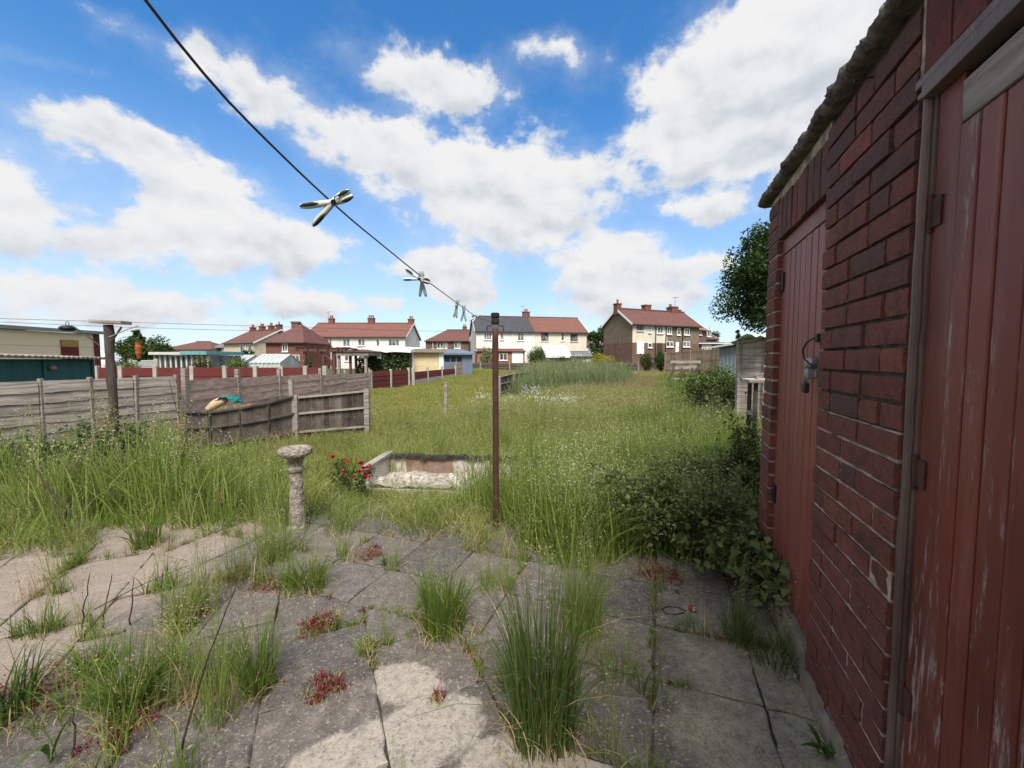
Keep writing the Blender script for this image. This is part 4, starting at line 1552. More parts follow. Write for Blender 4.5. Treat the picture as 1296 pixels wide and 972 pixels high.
# ------------------------------------------------------------------ neighbours' garden structures
def build_garden_structures():
    # ivy covered garden room
    A, B = at(465, 455, 26), at(519, 455, 26.5)
    zt = at(500, 444, 26)[2]
    t = thing('garden_room', 'garden room with dark leafy wall cladding and white roof edge', 'garden room', (A[0], A[1], 0))
    W_ = B[0] - A[0]
    m = MB()
    m.box((0, .3, -.2), (W_, 4, zt - .1))
    m.build('wall', M_BLACK, t)
    P = np.stack([RNG.uniform(.05, W_ - .05, 2600), RNG.uniform(.12, .3, 2600), RNG.uniform(.2, zt - .15, 2600)], 1)
    V, Fq = leaves(P, RNG.uniform(.1, .2, 2600), .7, 0)
    np_mesh('ivy_cladding', V, Fq, L_IVY, t)
    r = MB()
    r.add([(-.25, -.1, zt + .05), (W_ + .2, -.1, zt - .12), (W_ + .2, 4.2, zt + .12), (-.25, 4.2, zt + .3), (-.25, -.1, zt + .22), (W_ + .2, -.1, zt + .05), (W_ + .2, 4.2, zt + .3), (-.25, 4.2, zt + .48)],
          [(0, 3, 2, 1), (4, 5, 6, 7), (0, 1, 5, 4), (1, 2, 6, 5), (2, 3, 7, 6), (3, 0, 4, 7)])
    r.build('roof', M_UPVC, t)
    l = at(479, 449, 25.9)
    q = MB()
    q.box((l[0] - A[0] - .12, -.05, l[2] - .25), (l[0] - A[0] + .12, .08, l[2] + .1))
    q.build('wall_lamp', M_UPVC, t)
    # cream garage
    A, B = at(520, 455, 27), at(560, 455, 28)
    zt = at(540, 446, 27)[2]
    t = thing('garage', 'cream block garage with brown edged flat roof', 'garage', (A[0], A[1], 0), atan2(B[1] - A[1], B[0] - A[0]))
    W_ = float(np.hypot(B[0] - A[0], B[1] - A[1]))
    m = MB()
    m.box((0, 0, -.2), (W_, 5, zt))
    m.build('wall', wall_brick_mat('cream_blocks', (0.68, 0.56, 0.33), (0.63, 0.51, 0.3), (0.56, 0.46, 0.28)), t)
    r = MB()
    r.box((-.25, -.3, zt + .003), (W_ + .2, 5.2, zt + .25))
    r.build('roof', simple('brown_felt_roof', (0.3, 0.25, 0.2), (0.22, 0.18, 0.14)), t)
    for x in (0.0, W_ - .14):
        q = MB()
        q.box((x - .12, -.05, -.2), (x + .2, -.002, zt - .01))
        q.build('corner_board', M_UPVC, t)
    # blue grey shed
    A, B = at(561, 455, 32), at(598, 455, 33)
    zt = at(580, 449, 32)[2]
    t = thing('summerhouse', 'blue grey shed with three small dark windows', 'shed', (A[0], A[1], 0), atan2(B[1] - A[1], B[0] - A[0]))
    W_ = float(np.hypot(B[0] - A[0], B[1] - A[1]))
    bl = simple('blue_grey_paint', (0.16, 0.2, 0.26), (0.11, 0.14, 0.19), 2, .7, .3, 30)
    m = MB()
    m.box((0, 0, -.2), (W_, 3, zt))
    m.build('wall', bl, t)
    r = MB()
    r.add([(-.2, -.3, zt + .01), (W_ + .2, -.3, zt + .01), (W_ + .2, 3.2, zt + .4), (-.2, 3.2, zt + .4), (-.2, -.3, zt + .13), (W_ + .2, -.3, zt + .13), (W_ + .2, 3.2, zt + .52), (-.2, 3.2, zt + .52)],
          [(0, 3, 2, 1), (4, 5, 6, 7), (0, 1, 5, 4), (1, 2, 6, 5), (2, 3, 7, 6), (3, 0, 4, 7)])
    r.build('roof', bl, t)
    for k in range(3):
        x = .12 + k * .47 * W_ / 2.3
        q = MB()
        q.box((x, -.03, zt - .52), (x + .38 * W_ / 2.3, -.002, zt - .14))
        w = q.build('window', M_BLACK, t)
    # pergola with dark red timber
    A, B = at(386, 455, 22), at(428, 455, 22.5)
    zt = at(400, 445, 22)[2]
    t = thing('pergola', 'dark timber pergola with curved braces in the next garden', 'pergola', (A[0], A[1], 0))
    W_ = B[0] - A[0]
    for x in (0.0, W_):
        for y in (0.0, 2.2):
            p = MB()
            p.box((x - .06, y - .06, -.1), (x + .06, y + .06, zt))
            p.build('post', M_BROWNR, t)
    for y in (-.1, 2.2):
        p = MB()
        p.box((-.5, y - .05, zt + .003), (W_ + .5, y + .05, zt + .14))
        p.build('beam', M_BROWNR, t)
    for k in range(5):
        x = -.3 + (W_ + .6) * k / 4
        p = MB()
        p.box((x - .03, -.4, zt + .144), (x + .03, 2.5, zt + .23))
        p.build('rafter', M_BROWNR, t)
    p = MB()
    p.tube([(W_ - .05, -.02, zt - 1.0), (W_ - .2, -.02, zt - .45), (W_ - .7, -.02, zt)], .06, 6)
    p.build('brace', M_BROWNR, t)
    # gazebo with red roof
    A, B = at(429, 455, 24), at(463, 455, 24)
    zt = at(440, 450, 24)[2]
    t = thing('gazebo', 'open gazebo with red tiled roof and dark leafy sides', 'gazebo', (A[0], A[1], 0))
    W_ = B[0] - A[0]
    for x in (0.0, W_):
        for y in (0.0, 2.6):
            p = MB()
            p.box((x - .07, y - .07, -.1), (x + .07, y + .07, zt))
            p.build('post', M_GREYW, t)
    f = MB()
    f.box((-.2, -.2, zt + .002), (W_ + .2, 2.8, zt + .22))
    f.build('fascia', M_GREYW, t)
    r = MB()
    zr = at(455, 440, 25)[2]
    r.add([(-.3, -.3, zt + .225), (W_ + .3, -.3, zt + .225), (W_ + .3, 2.9, zt + .225), (-.3, 2.9, zt + .225), (W_ * .35, 1.3, zr - .1), (W_ * .75, 1.3, zr - .1)],
          [(0, 1, 5, 4), (1, 2, 5), (2, 3, 4, 5), (3, 0, 4), (3, 2, 1, 0)])
    r.build('roof', T_BRN, t)
    P = np.stack([RNG.uniform(.1, W_ - .1, 900), RNG.uniform(2.3, 2.7, 900), RNG.uniform(.1, zt - .1, 900)], 1)
    V, Fq = leaves(P, RNG.uniform(.1, .22, 900), .7, 0)
    np_mesh('leafy_screen', V, Fq, L_IVY, t)
    # greenhouses
    gl = simple('milky_glass', (0.62, 0.67, 0.66), (0.4, 0.46, 0.44), 1.6, .2, .2, 10, .02, spec=.5)
    gh = simple('greenhouse_bar', (0.55, 0.56, 0.55), (0.45, 0.46, 0.45))
    for (x0, x1, D, ye, yr, lab) in ((272, 305, 20, 459, 450, 'smaller white roofed greenhouse with green plants around it'), (316, 352, 19, 459, 449, 'milky glazed greenhouse with sloping gable next to the brick house')):
        A, B = at(x0, 455, D), at(x1, 455, D)
        ze, zr = at(x0, ye, D)[2], at(x0, yr, D + 1.2)[2]
        t = thing('greenhouse', lab, 'greenhouse', (A[0], A[1], 0), .12)
        W_ = B[0] - A[0]
        m = MB()
        m.add([(0, 0, 0), (W_, 0, 0), (W_, 2.4, 0), (0, 2.4, 0), (0, 0, ze), (W_, 0, ze), (W_, 2.4, ze), (0, 2.4, ze), (0, 1.2, zr), (W_, 1.2, zr)],
              [(0, 1, 5, 4), (2, 3, 7, 6), (3, 0, 4, 8, 7), (1, 2, 6, 9, 5), (4, 5, 9, 8), (6, 7, 8, 9)])
        m.build('glazing', gl, t)
        f = MB()
        for k in range(8):
            x = W_ * k / 7
            f.beam((x, -.02, 0), (x, -.02, ze), .035, .035, up=(0, 1, 0))
            f.beam((x, -.02, ze), (x, 1.2, zr + .02), .035, .035)
            f.beam((x, 2.42, ze), (x, 1.2, zr + .02), .035, .035)
        f.beam((0, -.02, ze), (W_, -.02, ze), .04, .05)
        f.beam((0, 1.2, zr + .02), (W_, 1.2, zr + .02), .05, .05)
        f.build('frame', gh, t)
    # glazed lean-to with teal roof, left
    A, B = at(196, 455, 18), at(263, 455, 18)
    zt = at(230, 449, 18)[2]
    t = thing('glazed_lean_to', 'grey glazed lean-to with a row of panes and teal roof edge', 'lean-to', (A[0], A[1], 0))
    W_ = B[0] - A[0]
    m = MB()
    m.box((0, .05, -.1), (W_, 2.2, zt - .02))
    m.build('glazing', M_GLASS, t)
    for k in range(11):
        x = W_ * k / 10
        f = MB()
        f.box((x - .035, -.02, -.1), (x + .035, .045, zt - .03))
        f.build('mullion', gh, t)
    r = MB()
    r.box((-.1, -.2, zt), (W_ * .55, 2.3, zt + .12))
    r.build('roof', gh, t)
    r = MB()
    r.box((W_ * .553, -.2, zt), (W_ + .1, 2.3, zt + .16))
    r.build('roof_sheet', simple('teal_sheet', (0.16, 0.34, 0.35), (0.12, 0.27, 0.28)), t)
    # slatted bench-like screen left of it
    A, B = at(165, 455, 16), at(198, 455, 16)
    t = thing('slatted_screen', 'low pale slatted screen below the hanging orange feeder', 'screen', (A[0], A[1], 0))
    W_ = B[0] - A[0]
    z0, z1 = at(180, 468, 16)[2], at(180, 455, 16)[2]
    for x in (0., W_):
        p = MB()
        p.box((x - .07, -.05, -.1), (x + .07, .05, z1 + .03))
        p.build('post', M_CONC, t)
    p = MB()
    for k in range(5):
        z = z0 + (z1 - z0) * k / 5
        p.box((.075, -.02, z), (W_ - .075, .02, z + .05))
    p.build('slat_panel', gh, t)
    # parked white van far off on the left
    P = at(128, 452, 30)
    t = thing('white_van', 'white van partly hidden beyond the teal shed', 'van', (P[0], P[1], 0), .3)
    zt = at(128, 444, 30)[2]
    b = MB()
    b.add([(-1.1, -.9, .35), (1.1, -.9, .35), (1.1, .9, .35), (-1.1, .9, .35), (-1.1, -.9, 1.2), (1.1, -.9, 1.2), (1.1, .9, 1.2), (-1.1, .9, 1.2), (-.9, -.8, zt), (.5, -.8, zt), (.5, .8, zt), (-.9, .8, zt)],
          [(0, 3, 2, 1), (0, 1, 5, 4), (1, 2, 6, 5), (2, 3, 7, 6), (3, 0, 4, 7), (4, 5, 9, 8), (5, 6, 10, 9), (6, 7, 11, 10), (7, 4, 8, 11), (8, 9, 10, 11)])
    b.build('body', M_UPVC, t, bevel=.06)
    for (x, y) in ((-.7, -.9), (.7, -.9), (-.7, .9), (.7, .9)):
        w = MB()
        w.tube([(x, y - .09, .3), (x, y + .09, .3)], .3, 14)
        w.build('wheel', M_BLACK, t)
    # blue sheeted shed at the right
    A, B = at(910, 455, 14), at(942, 455, 13.4)
    zt = at(925, 437, 14)[2]
    t = thing('sheeted_shed', 'pale blue sheeted shed beyond the ivy mound', 'shed', (A[0], A[1], 0), atan2(B[1] - A[1], B[0] - A[0]))
    W_ = float(np.hypot(B[0] - A[0], B[1] - A[1])) + 1.6
    bs = simple('faded_blue_sheet', (0.19, 0.235, 0.265), (0.13, 0.165, 0.19), 2.5, .6, .3, 20, .01, stretch=(3, 3, .4))
    m = MB()
    n = 40
    V = []
    for i in range(n):
        x = W_ * i / (n - 1)
        V += [(x, .02 * (i % 2), 0), (x, .02 * (i % 2), zt - .12 + .35 * x / W_)]
    m.add(V, [(2 * i, 2 * i + 2, 2 * i + 3, 2 * i + 1) for i in range(n - 1)])
    m.box((0.02, .05, -.1), (W_ - .02, 3, zt - .13))
    m.build('wall', bs, t)
    r = MB()
    r.add([(-.2, -.2, zt - .1), (W_ + .2, -.2, zt + .28), (W_ + .2, 3.2, zt + .28), (-.2, 3.2, zt - .1), (-.2, -.2, zt - .04), (W_ + .2, -.2, zt + .34), (W_ + .2, 3.2, zt + .34), (-.2, 3.2, zt - .04)],
          [(0, 3, 2, 1), (4, 5, 6, 7), (0, 1, 5, 4), (1, 2, 6, 5), (2, 3, 7, 6), (3, 0, 4, 7)])
    r.build('roof', simple('pale_grey_sheet', (.55, .56, .55), (.4, .41, .4)), t)
    # pale sheet draped over the grey fence
    a0 = at(950, 437, 6.95)
    V, nU, nV = [], 16, 8
    for i in range(nU):
        for j in range(nV):
            x = a0[0] - .12 + 1.0 * i / (nU - 1)
            y = 6.6 + .9 * j / (nV - 1)
            z = 1.765 + .02 * i / nU - .22 * abs(j / (nV - 1) - .35) ** 1.3 + .03 * sin(i * 1.3 + j) + .025 * sin(i * 2.9)
            V.append((x, y, z))
    fs = [(i * nV + j, (i + 1) * nV + j, (i + 1) * nV + j + 1, i * nV + j + 1) for i in range(nU - 1) for j in range(nV - 1)]
    m = MB()
    m.add(V, fs)
    o = m.build('plastic_sheet', simple('pale_plastic', (.66, .68, .67), (.5, .52, .52), 4, .4, .3, 12, .01), smooth=True)
    sl = o.modifiers.new('thick', 'SOLIDIFY')
    sl.thickness = .006
    tag(o, 'pale plastic sheet draped over the tall grey fence', 'sheet')
    # grey timber frame by the brick corner
    t = thing('timber_bench_frame', 'old grey timber work frame beside the brick corner', 'frame', (*gp(958, 660)[:2], 0), -SHED_A)
    D = 3.05
    p0 = at(950, 482, 3.25)
    o_ = np.array([t.location.x, t.location.y])
    zt = p0[2]
    m = MB()
    for (x, y, z) in ((-.02, .12, zt), (-.01, .42, zt), (.5, .14, zt), (.5, .42, zt)):
        q = MB()
        q.beam((x, y, 0), (x, y, z - .03), .03, .03, up=(0, 1, 0))
        q.build('leg', M_OLDW, t)
    q = MB()
    for k in range(3):
        q.box((-.08, .06 + k * .14, zt - .03), (.58, .06 + k * .14 + .125, zt), jit=.003)
    q.build('top_board', M_GREYW, t, bevel=.003)
    for (a, b) in (((-.02, .16, zt - .55), (.4, .16, zt - .05)), ((-.03, .1, zt + .02), (.3, .2, zt + .14)), ((-.01, .14, zt - .35), (-.01, .42, zt - .3))):
        q = MB()
        q.beam(a, b, .03, .03)
        q.build('brace', M_GREYW, t)
    # broken seat standing in the long grass
    P = gp(866, 487)
    t = thing('broken_bench', 'broken slatted bench back standing in the long grass', 'bench', (P[0], P[1], 0), -.2)
    k = P[1] / F
    for x in (-14, 15):
        q = MB()
        q.beam((x * k - 3 * k, -.06, 0), (x * k + 3 * k, .14, 34 * k), 3.2 * k, 2.6 * k, up=(0, 1, 0))
        q.build('upright', M_OLDW, t)
    for (z, w, tilt) in ((29, 3.4, 0), (22, 3.6, .06), (7, 2.2, -.05)):
        q = MB()
        q.beam((-17 * k, .06, (z - tilt * 17) * k), (19 * k, .06, (z + tilt * 17) * k), .03, w * k, up=(0, 0, 1))
        q.build('slat', M_GREYW, t)
    for x in (-4, 8):
        q = MB()
        q.beam((x * k, .0, 0), (x * k + .04, .05, 22 * k), 1.6 * k, 1.6 * k, up=(0, 1, 0))
        q.build('brace', M_OLDW, t)


M_BROWNR = simple('dark_red_brown_timber', (0.13, 0.055, 0.04), (0.08, 0.035, 0.03), 3, .8, .3)
L_IVY = leafmat('ivy_leaf', [(0, (0.025, 0.045, 0.018)), (.6, (0.05, 0.085, 0.03)), (.93, (0.1, 0.14, 0.06)), (1, (0.4, 0.42, 0.34))], trans=.15)
build_garden_structures()

# ------------------------------------------------------------------ vegetation materials
G_MEADOW = leafmat('meadow_blade', [(0, (0.19, 0.235, 0.052)), (.35, (0.285, 0.33, 0.08)), (.7, (0.39, 0.41, 0.13)), (.88, (0.54, 0.49, 0.21)), (1, (0.55, 0.45, 0.22))],
                   .42, (0.3, 0.27, 0.08), .4)
G_LUSH = leafmat('lush_blade', [(0, (0.12, 0.175, 0.034)), (.5, (0.2, 0.27, 0.055)), (.85, (0.285, 0.345, 0.09)), (1, (0.42, 0.38, 0.17))], trans=.4)
G_DARK = leafmat('dark_green_blade', [(0, (0.04, 0.08, 0.018)), (.5, (0.07, 0.125, 0.026)), (.85, (0.115, 0.165, 0.04)), (1, (0.27, 0.22, 0.11))], trans=.35)
G_BRIGHT = leafmat('bright_green_blade', [(0, (0.08, 0.135, 0.022)), (.5, (0.13, 0.2, 0.034)), (.85, (0.19, 0.25, 0.055)), (1, (0.33, 0.28, 0.11))], trans=.35)
G_LAWN = leafmat('mown_blade', [(0, (0.19, 0.22, 0.05)), (.5, (0.27, 0.295, 0.075)), (.85, (0.36, 0.36, 0.12)), (1, (0.42, 0.33, 0.13))], .9, (0.38, 0.28, 0.1), .35, pos_lo=.5, pos_hi=.72)
G_STRAW = leafmat('straw_blade', [(0, (0.3, 0.2, 0.095)), (.5, (0.4, 0.29, 0.15)), (1, (0.5, 0.4, 0.23))], trans=.25)
G_SEED = leafmat('seed_head', [(0, (0.2, 0.19, 0.085)), (.5, (0.3, 0.27, 0.14)), (1, (0.42, 0.36, 0.23))], trans=.3)
G_SEEDL = leafmat('pale_green_seed_head', [(0, (0.24, 0.28, 0.12)), (.5, (0.34, 0.37, 0.19)), (1, (0.48, 0.47, 0.29))], trans=.3)
G_SEEDP = leafmat('purple_seed_head', [(0, (0.17, 0.115, 0.085)), (.5, (0.24, 0.17, 0.12)), (1, (0.33, 0.26, 0.17))], trans=.3)
G_REED = leafmat('grey_green_blade', [(0, (0.1, 0.14, 0.055)), (.5, (0.16, 0.21, 0.09)), (1, (0.26, 0.3, 0.15))], trans=.3)
L_BRAMBLE = leafmat('bramble_leaf', [(0, (0.08, 0.11, 0.035)), (.5, (0.15, 0.19, 0.06)), (.8, (0.23, 0.27, 0.1)), (1, (0.3, 0.2, 0.12))], trans=.35)
L_DARK = leafmat('dark_tree_leaf', [(0, (0.028, 0.055, 0.017)), (.5, (0.05, 0.09, 0.027)), (1, (0.095, 0.14, 0.045))], trans=.25)
L_MID = leafmat('mid_green_leaf', [(0, (0.034, 0.06, 0.018)), (.5, (0.062, 0.1, 0.028)), (1, (0.11, 0.15, 0.045))], trans=.3)
L_LIGHT = leafmat('light_green_leaf', [(0, (0.07, 0.11, 0.025)), (.5, (0.115, 0.165, 0.04)), (1, (0.18, 0.22, 0.07))], trans=.3)
L_PALE = leafmat('pale_blossom_leaf', [(0, (0.13, 0.17, 0.06)), (.5, (0.27, 0.3, 0.15)), (1, (0.48, 0.48, 0.32))], trans=.3)
L_YELLOW = leafmat('yellow_leaf', [(0, (0.3, 0.3, 0.03)), (.5, (0.46, 0.42, 0.04)), (1, (0.5, 0.46, 0.09))], trans=.3)
L_RUSSET = leafmat('russet_green_leaf', [(0, (0.06, 0.075, 0.02)), (.6, (0.11, 0.125, 0.035)), (.85, (0.2, 0.14, 0.05)), (1, (0.26, 0.11, 0.05))], trans=.3)
L_STONECROP = leafmat('stonecrop_leaf', [(0, (0.07, 0.008, 0.014)), (.5, (0.15, 0.017, 0.028)), (.85, (0.21, 0.035, 0.045)), (1, (0.16, 0.08, 0.05))], trans=.15)
L_ROSE = leafmat('rose_petal', [(0, (0.3, 0.008, 0.018)), (.6, (0.45, 0.014, 0.03)), (1, (0.55, 0.06, 0.08))], trans=.2)
L_WHITE = leafmat('white_petal', [(0, (0.62, 0.6, 0.55)), (1, (0.8, 0.79, 0.74))], trans=.2)
L_PINKW = leafmat('pinkish_white_petal', [(0, (0.6, 0.46, 0.5)), (1, (0.78, 0.74, 0.74))], trans=.2)
L_PINKF = leafmat('pink_petal', [(0, (0.5, 0.1, 0.2)), (1, (0.65, 0.3, 0.38))], trans=.2)
L_DOCK = leafmat('dock_leaf', [(0, (0.05, 0.1, 0.018)), (.6, (0.085, 0.15, 0.026)), (1, (0.14, 0.19, 0.04))], trans=.3)
M_STEM = simple('dark_woody_stem', (0.06, 0.035, 0.03), (0.035, 0.022, 0.02), 12, .8)
M_BARK = simple('grey_brown_bark', (0.13, 0.1, 0.08), (0.06, 0.045, 0.035), 8, .95, .7, 30, .02, stretch=(1, 1, .3))

PROTO = bpy.data.collections.new('grass_kinds')      # never linked: only looked up by the scatters


def clump(name, mats, n, r, h, w, lean=.35, nseed=0, seed=(.02, 1.25), segs=3, power=.6, stalk_w=.004, n_each=7, droop=.3):
    b = disk(n, r, power)
    hh = h * RNG.uniform(.45, 1.1, n)
    V, Fq = blades(b, hh, w * RNG.uniform(.6, 1.2, n), RNG.uniform(0, 2 * pi, n), np.abs(RNG.normal(0, lean, n)) + .06, segs, droop)
    parts = [(V, Fq, 0)]
    if nseed:
        b2 = disk(nseed, r, power)
        h2 = h * seed[1] * RNG.uniform(.75, 1.15, nseed)
        az, ln = RNG.uniform(0, 2 * pi, nseed), np.abs(RNG.normal(.1, .14, nseed))
        V2, F2 = blades(b2, h2, np.full(nseed, stalk_w), az, ln, 3)
        parts.append((V2, F2, 0))
        V3, F3 = seed_heads(b2, h2, az, ln, seed[0], n_each)
        parts.append((V3, F3, 1))
    V, Fq, mi = cat_geo(parts)
    o = np_mesh(name, V, Fq, mats, mi=mi, link=False)
    PROTO.objects.link(o)
    return o


def scatter(name, kinds, P, scale, rot=None, idx=None):
    """one object of kind stuff that repeats the given clumps at the points P"""
    n = len(P)
    col = bpy.data.collections.new(name + '_kinds')
    for k, o in enumerate(kinds):
        o.name = '%s_%02d' % (o.name.split('.')[0], k)
        col.objects.link(o)
    order = sorted(range(len(kinds)), key=lambda k: kinds[k].name)
    me = bpy.data.meshes.new(name)
    me.vertices.add(n)
    me.vertices.foreach_set('co', np.asarray(P, dtype=np.float32).ravel())
    rz = RNG.uniform(0, 2 * pi, n) if rot is None else rot
    R3 = np.stack([RNG.normal(0, .06, n), RNG.normal(0, .06, n), rz], 1).astype(np.float32)
    a = me.attributes.new('turn', 'FLOAT_VECTOR', 'POINT')
    a.data.foreach_set('vector', R3.ravel())
    a = me.attributes.new('size', 'FLOAT_VECTOR', 'POINT')
    s3 = np.repeat(np.asarray(scale, dtype=np.float32)[:, None], 3, 1) if np.ndim(scale) == 1 else np.asarray(scale, dtype=np.float32)
    a.data.foreach_set('vector', s3.ravel())
    a = me.attributes.new('which', 'INT', 'POINT')
    a.data.foreach_set('value', (RNG.integers(0, len(kinds), n) if idx is None else idx).astype(np.int32))
    o = bpy.data.objects.new(name, me)
    COL.objects.link(o)
    o['kind'] = 'stuff'
    g = bpy.data.node_groups.new(name, 'GeometryNodeTree')
    g.interface.new_socket('Geometry', in_out='INPUT', socket_type='NodeSocketGeometry')
    g.interface.new_socket('Geometry', in_out='OUTPUT', socket_type='NodeSocketGeometry')
    N = g.nodes
    gi, go = N.new('NodeGroupInput'), N.new('NodeGroupOutput')
    iop = N.new('GeometryNodeInstanceOnPoints')
    ci = N.new('GeometryNodeCollectionInfo')
    ci.inputs['Collection'].default_value = col
    ci.inputs['Separate Children'].default_value = True
    ci.inputs['Reset Children'].default_value = True

    def attr(nm, typ):
        nd = N.new('GeometryNodeInputNamedAttribute')
        nd.data_type = typ
        nd.inputs['Name'].default_value = nm
        return nd.outputs[0]
    L = g.links
    L.new(gi.outputs[0], iop.inputs['Points'])
    L.new(ci.outputs[0], iop.inputs['Instance'])
    iop.inputs['Pick Instance'].default_value = True
    L.new(attr('which', 'INT'), iop.inputs['Instance Index'])
    e2r = N.new('FunctionNodeEulerToRotation')
    L.new(attr('turn', 'FLOAT_VECTOR'), e2r.inputs[0])
    L.new(e2r.outputs[0], iop.inputs['Rotation'])
    L.new(attr('size', 'FLOAT_VECTOR'), iop.inputs['Scale'])
    L.new(iop.outputs[0], go.inputs[0])
    md = o.modifiers.new('scatter', 'NODES')
    md.node_group = g
    return o


PATIO_W = [tuple(gp(x, y)[:2]) for x, y in PATIO_PX] + [(3, 1.2), (3, -6), (-9, -6)]
SHED_W = [ns2w(n_, s_)[:2] for n_, s_ in ((WALL_N - .03, -.8), (WALL_N - .03, 2.87), (2.7, 2.87), (2.7, -.8))]
BED_W = [tuple(gp(x, y)[:2]) for x, y in ((478, 611), (495, 598), (655, 606), (650, 620))]
LAWN_PX = [(467, 494), (520, 487), (577, 477), (600, 469), (668, 471), (664, 478), (632, 502), (622, 530), (560, 548), (470, 552)]
REED_PX = [(648, 503), (668, 480), (720, 472), (775, 470), (800, 478), (790, 494), (740, 497), (690, 500)]
PEN_W = [tuple(at(x, 455, D)[:2]) for x, D in ((234, 5.9), (262, 5.95), (300, 6.15), (337, 6.4), (370, 6.7), (463, 7.2), (455, 12.5), (405, 11.8), (352, 9.8), (300, 8.3), (238, 7.0))]


def region_points(n, x0, x1, y0, y1):
    return np.stack([RNG.uniform(x0, x1, n), RNG.uniform(y0, y1, n)], 1)


def blocked(P):
    return in_poly(P, PATIO_W) | in_poly(P, SHED_W) | in_poly(P, BED_W)


def with_z(P):
    return np.concatenate([P, zg(P[:, 0], P[:, 1])[:, None] - .01], 1)


def left_bound(P):
    """beyond the fences on the left: outside the field"""
    y = P[:, 1]
    xb = np.interp(y, [3.9, 5.2, 7.06, 10, 17.4, 30, 46], [-7.2, -6.7, -5.9, -6.2, -6.2, -4.4, -5])
    return P[:, 0] < xb


def build_grass():
    kn = [clump('meadow_clump', [G_MEADOW, G_SEED], 62, .15, .36, .0075, .34, 3, (.02, 1.25)), clump('meadow_clump', [G_LUSH, G_SEED], 60, .14, .34, .008, .36, 1, (.02, 1.2)),
          clump('meadow_clump', [G_MEADOW, G_SEED], 52, .16, .37, .007, .32, 6, (.018, 1.2)), clump('meadow_clump', [G_LUSH, G_SEEDP], 60, .15, .3, .009, .42, 2, (.02, 1.3)),
          clump('meadow_clump', [G_BRIGHT, G_SEED], 26, .14, .52, .0095, .5, 2, (.02, 1.1), 4), clump('meadow_clump', [G_BRIGHT, G_SEED], 58, .15, .38, .0085, .36, 1, (.02, 1.2))]
    # near meadow
    P = region_points(5900, -6.6, 5.6, 2.5, 8.5)
    P = P[~blocked(P) & ~left_bound(P) & ~in_poly(P, PEN_W)]
    q = px(with_z(P))
    P = P[~in_poly(q, LAWN_PX)]
    q = px(with_z(P))
    h = np.interp(P[:, 1], [2.8, 3.6, 4.4, 6, 8.5], [.5, .75, .92, .95, .95])
    h *= 1 + .3 * vnoise(P[:, 0], P[:, 1], 1.7, 5)
    h *= np.where((q[:, 0] > 655) & (P[:, 1] < 4.6), 1.5, np.where(q[:, 0] > 655, 1.15, 1))
    h *= np.where((q[:, 0] > 395) & (q[:, 0] < 640) & (P[:, 1] < 4.7), .66, 1)
    h *= np.where((q[:, 0] > 465) & (q[:, 0] < 660) & (q[:, 1] > 606) & (q[:, 1] < 648), .55, 1)
    h *= np.where((q[:, 0] > 215) & (q[:, 0] < 480) & (q[:, 1] > 535) & (q[:, 1] < 600), .55, 1)
    h *= np.where((q[:, 0] < 395) & (P[:, 1] < 4.5), .85, 1)
    scl = np.stack([np.full(len(P), 1.), np.full(len(P), 1.), h], 1) * RNG.uniform(.8, 1.2, len(P))[:, None]
    vivid = (q[:, 0] > 800) & (RNG.uniform(0, 1, len(P)) < .6)
    lush = (q[:, 0] < 330) | (q[:, 0] > 640) & (P[:, 1] < 5)
    idx = np.where(lush, RNG.choice([1, 3, 0, 1], len(P)), RNG.choice([0, 2, 1, 0], len(P)))
    idx = np.where(vivid, 5, idx)
    idx = np.where(RNG.uniform(0, 1, len(P)) < .2, 4, idx)
    scatter('meadow_grass', kn, with_z(P), scl, idx=idx)
    # middle and far meadow: larger, coarser clumps
    kf = [clump('field_clump', [G_MEADOW, G_SEED], 130, .42, .33, .013, .33, 10, (.035, 1.25), 2, .6, .006, 4), clump('field_clump', [G_LUSH, G_SEED], 130, .42, .3, .015, .36, 4, (.035, 1.2), 2, .6, .006, 4),
          clump('field_clump', [G_MEADOW, G_SEEDP], 120, .42, .33, .012, .3, 24, (.035, 1.25), 2, .6, .006, 4), clump('field_clump', [G_BRIGHT, G_SEED], 130, .42, .34, .015, .34, 3, (.03, 1.2), 2, .6, .006, 4)]
    n = 5200
    u = RNG.uniform(0, 1, n)
    Y = 8 * (46 / 8) ** u
    X = RNG.uniform(-.62, .8, n) * Y
    P = np.stack([X, Y], 1)
    xr = np.interp(Y, [8, 14, 20, 46], [4.6, 6.0, 9.2, 26])
    P = P[~left_bound(P) & (X < xr) & ~in_poly(P, PEN_W)]
    q = px(with_z(P))
    k = ~in_poly(q, LAWN_PX)
    P, q = P[k], q[k]
    bright = (q[:, 0] > 835) & (q[:, 1] > 480)
    purple = (np.hypot((q[:, 0] - 790) / 60, (q[:, 1] - 493) / 12) < 1)
    idx = np.where(bright, RNG.choice([3, 3, 1], len(P)), np.where(purple, 2, RNG.choice([0, 0, 1, 2], len(P), p=[.4, .3, .2, .1])))
    s = RNG.uniform(.8, 1.25, len(P)) * np.interp(P[:, 1], [8, 20, 46], [.85, 1.2, 1.7])
    hz = np.interp(P[:, 1], [8, 14, 25, 46], [1.2, 1.1, .8, .42])
    hz = hz * np.where((q[:, 0] < 690) & (P[:, 1] > 9), .45, 1)
    scatter('field_grass', kf, with_z(P), np.stack([s, s, s * hz], 1), idx=idx)
    # mown lawn on the left of the field
    kl = [clump('lawn_clump', [G_LAWN], 150, .34, .075, .011, .5, 0, segs=2), clump('lawn_clump', [G_LAWN], 140, .34, .06, .012, .6, 0, segs=2)]
    n = 6500
    u = RNG.uniform(0, 1, n)
    Y = 7 * (46 / 7) ** u
    P = np.stack([RNG.uniform(-.42, .12, n) * Y, Y], 1)
    q = px(with_z(P))
